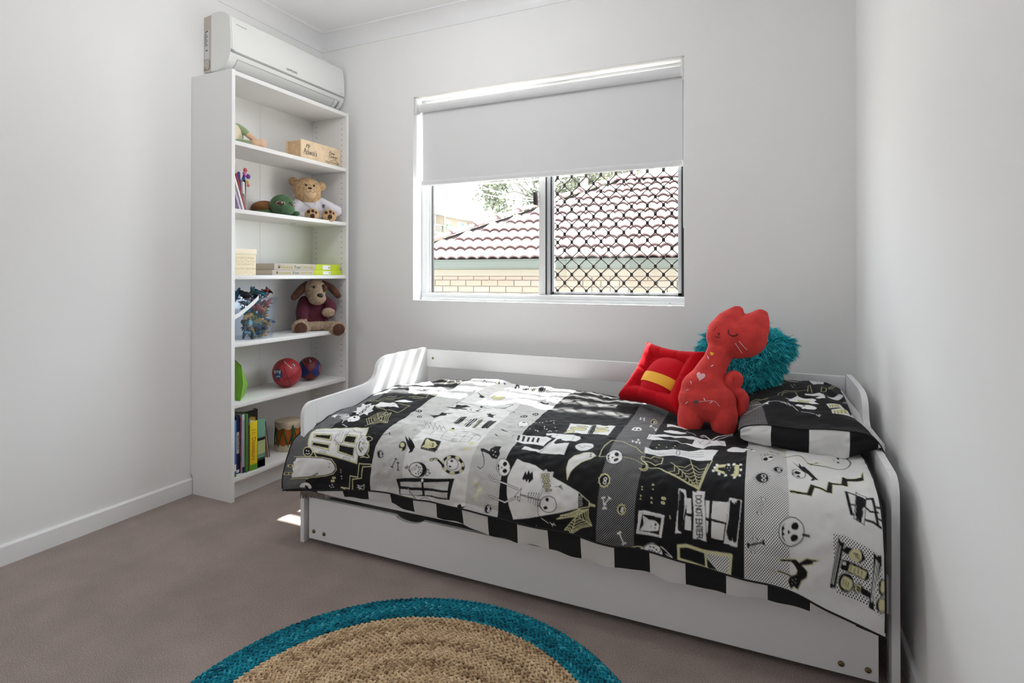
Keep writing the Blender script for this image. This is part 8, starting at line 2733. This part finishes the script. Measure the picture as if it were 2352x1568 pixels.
def toy(x, y, z, ci, kind, label, group):
    if (ci, kind) not in cm_:
        me = ckinds[kind].copy(); me.materials.append(ccol[ci]); cm_[(ci, kind)] = me
    o = link('toy_creature', cm_[(ci, kind)]); o.location = (x, y, z)
    o.rotation_euler = (rt_.uniform(-1.2, 1.2), rt_.uniform(-1.2, 1.2), rt_.uniform(0, 6.28)); s = rt_.uniform(.95, 1.35); o.scale = (s, s, s)
    tag(o, label, 'toy', group)
cname = ['dark blue', 'teal', 'red', 'green', 'black', 'tan', 'navy', 'pale blue', 'crimson', 'bottle green']
lname = ['lying on the tub floor', 'just above the tub floor', 'below the middle of the tub', 'above the middle of the tub', 'under the tub heap', 'right under the tub rim']
oname = ['leftmost', 'second from left', 'third from left', 'fourth from left', 'fifth from left', 'rightmost']
for row in range(6):
    lim = hb - .030 + .011 * row / 6
    for j in range(6):
        y = tcy - lim + 2 * lim * (j + rt_.uniform(.3, .7)) / 6
        ci = rt_.choice([0, 1, 0, 2, 3, 4, 5, 6, 7, 8, 9, 0, 1])
        toy(tcx + lim - rt_.uniform(0, .006), y, Z4 + .022 + row * .029, ci, rt_.randrange(3), '%s toy creature %s, %s' % (cname[ci], lname[row], oname[j]), 'toy creatures inside the tub')
    for j in range(2):      # fillers behind the front ones
        ci = rt_.choice([0, 4, 6, 9])
        toy(tcx + rt_.uniform(-.02, .02), tcy + (-.03 if j else .03), Z4 + .024 + row * .029, ci, rt_.randrange(3), '%s toy creature deep in the tub, %s, %s' % (cname[ci], lname[row], 'left side' if j else 'right side'), 'toy creatures inside the tub')
for k, (dy, ci, kd, lab) in enumerate(((-.060, 4, 2, 'black toy creature heaped at the left on top of the tub'), (-.030, 9, 0, 'dark green toy creature on top of the tub heap'), (-.005, 0, 1, 'spiny blue toy creature at the middle of the tub heap'), (.025, 1, 1, 'teal spiny toy creature on the tub heap'), (.050, 2, 2, 'dark red toy creature at the right of the tub heap'), (.066, 4, 1, 'black spiny toy creature at the far right of the tub heap'))):
    toy(tcx + .045 + .01 * (k % 2), tcy + dy, zt_ + .010 + .008 * (k % 3), ci, kd, lab, 'toy creatures heaped on the tub')
    toy(tcx - .02, tcy + dy, zt_ + .006, [0, 4, 6, 0, 4, 6][k], k % 3, '%s toy creature at the back of the tub heap, %s' % (['dark blue', 'black', 'navy'][k % 3], oname[k]), 'toy creatures heaped on the tub')

dogf = mat('oatmeal curly fur', (.36, .26, .175), .95, sheen=.3, bump=1.0, bscale=120, bdist=.005, var=.25, vscale=80)
dogb = mat('dark brown fur', (.085, .030, .016), .95, sheen=.3, bump=.8, bscale=110, bdist=.004, var=.3, vscale=50)
maro = mat('maroon jumper', (.085, .008, .024), .9, sheen=.2, bump=.4, bscale=400, bdist=.001)
dog = thing('dog_soft_toy', (-2.37, 2.47, Z4), 'brown eared dog soft toy in a maroon jumper on the fourth shelf', 'soft toy')
cd_2 = at(724, 762, 'x', -2.375)
Md = local((cd_2.x, cd_2.y, Z4), (.82, -.57, 0))
def dl(x, y): return (x - 724) * .00248, (762 - y) * .00248
gx = lambda x, y, z=0: Vector((*dl(x, y), z))
jb = blob('jumper', LB(Md, [('e', gx(722, 722, -.01), (.078, .085, .055)), ('e', gx(724, 742, -.005), (.080, .045, .056)), ('t', [gx(700, 695, .0), gx(693, 715, .025), gx(692, 733, .035)], [.034, .034, .031]), ('t', [gx(745, 695, 0), gx(756, 708, .03), gx(752, 722, .05)], [.034, .034, .03])]), .005, maro, dog, noise=.002, nscale=40)
hdg = blob('head', LB(Md, [('e', gx(722, 668, .02), (.062, .064, .055)), ('e', gx(724, 687, .055), (.050, .040, .045))]), .005, dogf, dog, noise=.003, nscale=140)
blob('eye_patch', LB(Md, [('e', gx(739, 664, .055), (.020, .024, .016))]), .004, dogb, dog, noise=.002, nscale=120)
for pts, rs in (([gx(704, 655, .0), gx(690, 668, .02), gx(676, 684, .025)], [.018, .024, .020]), ([gx(742, 652, .0), gx(760, 664, .015), gx(774, 682, .02)], [.016, .022, .018])):
    blob('ear', LB(Md, [('t', pts, rs)]), .0045, dogb, dog, noise=.003, nscale=120)
td = bvh(hdg)
p = on_surface(td, Md, [dl(727, 680)], -.003)[0]; MB().ell(p, (.018, .014, .010), Md.to_3x3(), 14, 8).build('nose', mat('black nose', (.01, .008, .008), .3), dog, smooth=True)
for q in ((715, 661), (737, 659)):
    p = on_surface(td, Md, [dl(*q)], .002)[0]; MB().ell(p + Md.to_3x3() @ Vector((0, 0, .006 if q[0] > 730 else 0)), (.007, .008, .006), Md.to_3x3(), 12, 8).build('eye', mat('black bead', (.008, .006, .006), .12), dog, smooth=True)
blob('paw', LB(Md, [('e', gx(748, 720, .065), (.038, .028, .026))]), .0045, dogf, dog, noise=.0025, nscale=140)
blob('paw', LB(Md, [('e', gx(692, 738, .045), (.028, .024, .024))]), .0045, dogf, dog, noise=.0025, nscale=140)
blob('hips', LB(Md, [('e', gx(724, 750, .02), (.085, .032, .05))]), .005, dogf, dog, noise=.003, nscale=140)
for (a, b) in ((683, 751), (766, 757)):
    ft = blob('foot', LB(Md, [('t', [gx((a + 724) / 2, 752, .03), gx(a, b, .085)], [.032, .038]), ('e', gx(a, b, .095), (.046, .044, .026))]), .005, dogf, dog, noise=.003, nscale=140)
    tf = bvh(ft); cxy = dl(a + 1, b + 2)
    patch('sole', tf, Md, [(cxy[0] + .034 * math.cos(t), cxy[1] + .034 * math.sin(t)) for t in [2 * math.pi * k / 10 for k in range(10)]], dogb, ft, lift=.004)

# ------------------------------------------------------------------ fifth shelf: lime bag, two mini footballs
Z5 = SHELF[4]
limeb = mat('lime fabric', (.21, .46, .045), .7, bump=.15, bscale=60, bdist=.003)
bag = thing('lime_bag', (-2.33, 1.93, Z5), 'lime green soft fabric bag at the left of the fifth shelf', 'bag')
b_ = [at(538, 826, 'x', -2.37), at(553, 840, 'x', -2.325), at(570, 882, 'x', -2.36), at(560, 916, 'x', -2.36), at(551, 926, 'x', -2.300), at(536, 922, 'x', -2.37)]
for q in b_[3:]: q.z = max(q.z, Z5 + .004)
b_[4].z = Z5 + .002
bk = [Vector((-2.47, p.y + .01, p.z)) for p in b_]
bk[4].z = Z5 + .002
mid = (b_[1] + b_[4]) / 2 + Vector((.010, .004, 0))
mb = MB().add(b_ + bk + [mid], [(0, 1, 12), (0, 12, 5), (12, 4, 5), (1, 2, 12), (2, 3, 12), (3, 4, 12), (0, 6, 7, 1), (1, 7, 8, 2), (2, 8, 9, 3), (3, 9, 10, 4), (4, 10, 11, 5), (5, 11, 6, 0), (6, 11, 10, 9, 8, 7)])
o = mb.build('bag_body', limeb, bag)
MB().tube([b_[0] + Vector((.001, .001, 0)), b_[1] + Vector((.002, 0, 0)), mid + Vector((.001, 0, 0)), b_[4] + Vector((.001, 0, 0))], .0022, 6).build('seam', mat('lime piping', (.10, .30, .01), .7), bag)
def football(name, label, c, axis, L, D, cols, roll):
    t = thing(name, c, label, 'football', 'mini footballs on the fifth shelf')
    q = Vector(axis).normalized().to_track_quat('Z', 'Y').to_matrix() @ Matrix.Rotation(roll, 3, 'Z')
    obs = []
    for g in range(4):
        vs = []; fs = []; m_, n_ = 16, 10
        for i in range(m_ + 1):
            s = -1 + 2 * i / m_; r = D / 2 * max(0, 1 - abs(s) ** 2.3) ** .62
            for k in range(n_ + 1):
                a = math.pi / 2 * (g + k / n_); pin = 1 - .018 * (abs(k / n_ - .5) * 2) ** 10
                vs.append(Vector(c) + q @ Vector((r * pin * math.cos(a), r * pin * math.sin(a), s * L / 2)))
        for i in range(m_):
            for k in range(n_): fs.append((i * (n_ + 1) + k, i * (n_ + 1) + k + 1, (i + 1) * (n_ + 1) + k + 1, (i + 1) * (n_ + 1) + k))
        obs.append(MB().add(vs, fs).build('panel', cols[g % 2], t, smooth=True))
    for g in range(4):
        a = math.pi / 2 * g
        MB().tube([Vector(c) + q @ Vector((D / 2 * .985 * max(0, 1 - abs(s) ** 2.3) ** .62 * math.cos(a), D / 2 * .985 * max(0, 1 - abs(s) ** 2.3) ** .62 * math.sin(a), s * L / 2)) for s in [-1 + k / 10 for k in range(21)]], .0009, 5).build('seam', mat('dark seam', (.05, .01, .012), .8), t)
    return t, bvh(*obs)
redb = mat('red football leather', (.36, .018, .030), .5, bump=.3, bscale=400, bdist=.0006); marb = mat('maroon leather', (.13, .008, .016), .5, bump=.3, bscale=400, bdist=.0006); blub = mat('navy leather', (.012, .022, .14), .5, bump=.3, bscale=400, bdist=.0006)
wpr = mat('white print', (.75, .75, .75), .6)
c1 = at(659, 853, 'x', -2.37); c1.z = Z5 + .076
f1, tr1 = football('football', 'plain red mini football on the fifth shelf', c1, (.62, -.52, -.16), .185, .150, [redb, redb], R_(20))
vd = (Vector((0, 0, _H)) - c1).normalized()
Mf = frame(c1, Vector((0, 0, 1)).cross(vd), (0, 0, 1))
pe = patch('emblem', tr1, Mf, [(-.068, .030), (-.030, .026), (-.022, .006), (-.024, -.018), (-.044, -.026), (-.060, -.010)], mat('blue emblem', (.02, .06, .16), .6), f1, lift=.0008)
text_on('lettering', tr1, frame(c1 + Mf.to_3x3() @ Vector((-.046, .014, 0)), Mf.to_3x3() @ Vector((-.97, -.2, 0)), Mf.to_3x3() @ Vector((.2, -.97, 0))), 'Aus', .034, .020, wpr, f1, lift=.002)
text_on('lettering', tr1, frame(c1 + Mf.to_3x3() @ Vector((-.044, -.008, 0)), Mf.to_3x3() @ Vector((-.97, -.2, 0)), Mf.to_3x3() @ Vector((.2, -.97, 0))), 'kick', .020, .010, wpr, f1, lift=.002)
patch('star', tr1, Mf, [(-.026 + (.013 if k % 2 == 0 else .006) * math.cos(k * math.pi / 6), -.022 + (.013 if k % 2 == 0 else .006) * math.sin(k * math.pi / 6)) for k in range(12)], mat('red star', (.5, .02, .03), .6), f1, lift=.0025, smooth=0)
text_on('lettering', tr1, frame(c1 + Mf.to_3x3() @ Vector((.006, .050, 0)), Mf.to_3x3() @ Vector((.75, -.66, 0)), Mf.to_3x3() @ Vector((.66, .75, 0))), 'kick.com.au', .05, .007, wpr, f1, lift=.001)
patch('badge', tr1, Mf, [(.024, .060), (.040, .054), (.046, .038), (.030, .042)], ink_k, f1, lift=.0008, smooth=0)
text_on('lettering', tr1, frame(c1 + Mf.to_3x3() @ Vector((.035, .048, 0)), Mf.to_3x3() @ Vector((.5, -.86, 0)), Mf.to_3x3() @ Vector((.86, .5, 0))), 'afl', .016, .008, wpr, f1, lift=.0016)
c2 = at(711, 845, 'x', -2.40); c2.z = Z5 + .066
f2, tr2 = football('football', 'maroon and navy panelled mini football beside the red one', c2, (.66, -.60, -.10), .165, .128, [marb, blub], R_(45))
vd = (Vector((0, 0, _H)) - c2).normalized()
Mf2 = frame(c2, Vector((0, 0, 1)).cross(vd), (0, 0, 1))
text_on('lettering', tr2, frame(c2 + Mf2.to_3x3() @ Vector((-.034, .048, 0)), Mf2.to_3x3() @ Vector((.55, -.83, 0)), Mf2.to_3x3() @ Vector((.83, .55, 0))), 'kick.com.au', .034, .006, mat('dull print', (.45, .36, .30), .6), f2, lift=.001)
patch('badge', tr2, Mf2, [(-.006, .060), (.012, .060), (.014, .044), (-.004, .044)], ink_k, f2, lift=.0008, smooth=0)
text_on('lettering', tr2, frame(c2 + Mf2.to_3x3() @ Vector((.004, .052, 0)), Mf2.to_3x3() @ Vector((.3, -.95, 0)), Mf2.to_3x3() @ Vector((.95, .3, 0))), 'afl', .014, .009, wpr, f2, lift=.0016)
patch('crest', tr2, Mf2, [(.052, .020), (.060, .016), (.060, -.016), (.054, -.020), (.050, 0)], mat('pink crest', (.40, .08, .10), .6), f2, lift=.0008)

# ------------------------------------------------------------------ bottom shelf: books and drum
Z6 = .108
paper = mat('paper', (.78, .76, .70), .8)
def book(label, x0, x1, ytop, ybot, m, depth=.17, spine=None, title=None, tm=None, bands=(), rot=0, name='book'):
    """upright book: image columns of its spine, top and bottom rows; spine faces the room"""
    a = at(x0, ybot, 'z', Z6); xf = min(max(a.x, -2.50), -2.275)
    ya = at(x0, ybot, 'x', xf).y; yb = at(x1, ybot, 'x', xf).y; zt2 = at((x0 + x1) / 2, ytop, 'x', xf).z
    w = max(yb - ya - .0006, .004); zt2 = min(zt2, SHELF[4] - .022)
    t = thing('book', (xf, ya, Z6), label, 'book', 'books on the bottom shelf')
    h = zt2 - Z6
    M4 = Matrix.Translation((xf, ya + w / 2, Z6 + .0004)) @ Matrix.Rotation(rot, 4, 'Z')
    def loc(nm, mm, X0, X1, Y0, Y1, ZZ0, ZZ1, b=0, par=t):
        mb = MB().box(X0, X1, Y0, Y1, ZZ0, ZZ1, b); mb.v = [tuple(M4 @ Vector(v)) for v in mb.v]
        return mb.build(nm, mm, par, angle=40 if b else None)
    sp = loc('spine', m, -.002, 0, -w / 2, w / 2, 0, h, .0006)
    loc('cover', m, -depth, -.002, -w / 2, -w / 2 + .0014, 0, h); loc('cover', m, -depth, -.002, w / 2 - .0014, w / 2, 0, h)
    loc('pages', paper, -depth + .004, -.002, -w / 2 + .0014, w / 2 - .0014, .003, h - .003)
    for (za, zb, mm) in bands: loc('spine_band', mm, -.001, .0004, -w / 2 + .0003, w / 2 - .0003, h * za, h * zb, 0, sp)
    if title:
        txt, zc, ln, tm_ = title
        R3 = M4.to_3x3()
        lettering('title', txt, .02, tm_, sp, M4 @ Vector((.0006, 0, h * zc)), R3 @ Vector((0, 0, -1)), R3 @ Vector((0, 1, 0)), fit=(h * ln, w * .55))
    return t
C = lambda n, c, r=.45: mat(n, c, r)
wht_ = C('white card', (.78, .78, .80)); nav = C('navy card', (.018, .016, .075))
book('light blue paperback, first in the row of books', 537.6, 542.8, 966, 1097, C('sky blue card', (.03, .20, .52)), bands=((.10, .22, wht_), (0, .06, C('green card', (.03, .14, .03)))))
book('navy book with a beige spine panel, second in the row', 543, 550.2, 955, 1089, nav, bands=((.35, .72, C('beige card', (.60, .54, .42))), (.02, .07, wht_)), title=('ATLAS', .54, .25, nav))
book('thin dark red book, third in the row', 551, 555.4, 960, 1087, C('dark red card', (.22, .012, .02)), bands=((.2, .3, ink_k), (.5, .62, ink_k)))
book('thick lilac and navy book in the middle of the row', 556, 565, 951, 1087, C('lilac card', (.55, .54, .68)), bands=((0, .10, nav), (.90, 1.0, wht_)))
book('tall green spined book', 565.4, 569.6, 950, 1087, C('green spine', (.06, .25, .03)))
book('brown and black book beside the yellow one', 570, 574.4, 952, 1083, C('brown card', (.09, .055, .02)), bands=((.82, 1.0, ink_k),), title=('TIMES', .88, .13, wht_))
yel = C('yellow card', (.78, .62, .01))
book('bright yellow book titled Dinosaurs', 574.8, 590.8, 967.5, 1085.5, yel, depth=.15, bands=((0, .12, C('grass green card', (.08, .30, .015))),), title=('11: Dinosaurs', .52, .62, C('orange brown print', (.45, .13, .01))), rot=R_(-4))
book('teal green picture book with a dark hill cover', 591.6, 609, 962, 1079, C('teal cover', (.16, .36, .26)), depth=.006, bands=((0, .20, C('charcoal print', (.02, .025, .025))), (.02, .15, C('pale yellow print', (.60, .58, .28))), (.28, .58, C('pale green print', (.42, .50, .25))), (.56, .62, ink_k)))
book('orange book standing behind the yellow one', 575, 587, 959, 1072, C('orange card', (.55, .30, .01)), depth=.12)
book('large black book at the back of the row', 560, 592, 943, 1062, ink_k, depth=.03)
bb = thing('book', (-2.45, 2.12, Z6), 'thin dark book leaning at the right end of the row', 'book', 'books on the bottom shelf')
ba, bt_ = at(617, 1058, 'z', Z6), at(609, 968, 'x', -2.40)
ba = Vector((-2.36, at(620, 1055, 'x', -2.36).y, Z6)); tp = Vector((-2.36, at(610, 968, 'x', -2.36).y, at(610, 968, 'x', -2.36).z))
d = (tp - ba); nn_ = Vector((0, d.z, -d.y)).normalized()
for nm, o1, o2, mm, dx in (('cover', -.002, 0, C('dark brown card', (.03, .012, .010)), 0), ('pages', -.007, -.002, paper, .003), ('cover', -.0085, -.007, C('pink beige card', (.55, .38, .32)), 0)):
    vs = []
    for X in (-2.36 - dx, -2.50):
        for q in (ba + nn_ * o1, ba + nn_ * o2, tp + nn_ * o2, tp + nn_ * o1): vs.append((X, q.y, max(q.z, Z6 + .0006)))
    MB().add(vs, [(0, 1, 2, 3), (7, 6, 5, 4), (0, 4, 5, 1), (1, 5, 6, 2), (2, 6, 7, 3), (3, 7, 4, 0)]).build(nm, mm, bb)
dr = thing('drum', (-2.39, 2.33, Z6), 'small orange hide drum laced with green cord on the bottom shelf', 'drum')
dc = at(663, 1012, 'x', -2.385); dcx, dcy, dR, dH = -2.385, dc.y, .070, .155
hide = mat('cream hide', (.66, .56, .42), .7, var=.15, vscale=25); oran = mat('orange drum shell', (.52, .13, .012), .5, var=.15, vscale=20); cordm = mat('green cord', (.015, .12, .035), .8)
MB().lathe([(.0, .0), (dR * .93, .0), (dR * .95, .02), (dR * .93, .05), (dR * .93, dH - .05), (dR * .95, dH - .02), (dR * .94, dH)], (dcx, dcy, Z6 + .0005), 32).build('shell', oran, dr, angle=40)
def skin(z0, s, nm):
    vs = []; fs = []; n = 64
    rows = [(dR * 1.0, 0), (dR * 1.03, .008), (dR * 1.02, .022), (dR * .985, .030)]
    for (r, hh) in rows:
        for k in range(n):
            a = 2 * math.pi * k / n
            extra = (.010 * (.5 + .5 * math.cos(a * 8))) if hh == .030 else 0
            vs.append((dcx + r * math.cos(a), dcy + r * math.sin(a), z0 + s * (hh + extra)))
    for i in range(3):
        for k in range(n): fs.append((i * n + k, i * n + (k + 1) % n, (i + 1) * n + (k + 1) % n, (i + 1) * n + k))
    fs.append(tuple(range(n)))
    MB().add(vs, fs).build(nm, hide, dr, angle=40)
skin(Z6 + .001, 1, 'drum_skin'); skin(Z6 + dH + .002, -1, 'drum_skin')
zz = []
for k in range(17):
    a = 2 * math.pi * k / 16 - .4
    zz.append((dcx + dR * 1.02 * math.cos(a), dcy + dR * 1.02 * math.sin(a), Z6 + (.026 if k % 2 else dH - .028)))
fine = []
for p, q in zip(zz[:-1], zz[1:]):
    for j in range(4):
        v = Vector(p).lerp(Vector(q), j / 4); rr_ = Vector((v.x - dcx, v.y - dcy, 0)); rr_ = rr_.normalized() * dR * 1.01; fine.append((dcx + rr_.x, dcy + rr_.y, v.z))
MB().tube(fine, .0030, 6).build('lacing', cordm, dr, smooth=True)
ka = math.atan2(-dcy, -dcx) + .30
kx, ky = dcx + dR * 1.03 * math.cos(ka), dcy + dR * 1.03 * math.sin(ka)
mb = MB().tube([(kx, ky, Z6 + .030), (kx + .002, ky, Z6 + .08), (kx, ky, Z6 + dH - .015)], .0045, 6)
mb.ell((kx, ky, Z6 + .055), (.010, .010, .008), None, 10, 6).ell((kx, ky, Z6 + .068), (.008, .008, .006), None, 10, 6).ell((kx, ky, Z6 + dH - .035), (.007, .007, .009), None, 10, 6)
mb.build('cord_knot', cordm, dr, smooth=True)

# ------------------------------------------------------------------ fringe of a throw showing under the quilt corner
th = thing('throw_fringe', (-1.66, 1.675, .20), 'grey brown fringe of a throw peeking out under the quilt corner', 'throw')
fm = mat('taupe wool', (.20, .165, .14), .95, sheen=.3)
p0, p1 = at(690, 1128, 'y', 1.667), at(742, 1132, 'y', 1.667)
MB().box(p0.x, p1.x, 1.668, 1.676, p0.z - .012, p0.z + .05, .003).build('edge', fm, th, angle=40)
for k in range(20):
    t = k / 19; p = p0.lerp(p1, t); L = .030 * (1 - .55 * t)
    MB().tube([(p.x, 1.671, p.z), (p.x + .003 * math.sin(k), 1.668, p.z - L * .5), (p.x + .004 * math.sin(k * 1.7), 1.669, p.z - L)], [.0028, .0026, .0012], 5).build('tassel', fm, th, smooth=True)

# ------------------------------------------------------------------ unseen ceiling fitting, added to go with the fill light set at the top
pl_ = thing('fill_lamp', (-1.30, 1.55, CZ), 'unseen white ceiling lamp added to go with the fill light', 'lamp')
MB().lathe([(0, CZ - .001), (.055, CZ - .001), (.055, CZ - .018), (.02, CZ - .03), (0, CZ - .03)], (-1.30, 1.55, 0), 24).build('ceiling_rose', trim_m, pl_, angle=40)
MB().tube([(-1.30, 1.55, CZ - .03), (-1.30, 1.55, 2.42)], .004, 8).build('cord', trim_m, pl_)
MB().lathe([(.018, 2.42), (.018, 2.405), (.0, 2.405)], (-1.30, 1.55, 0), 16).build('lamp_holder', trim_m, pl_, angle=40)
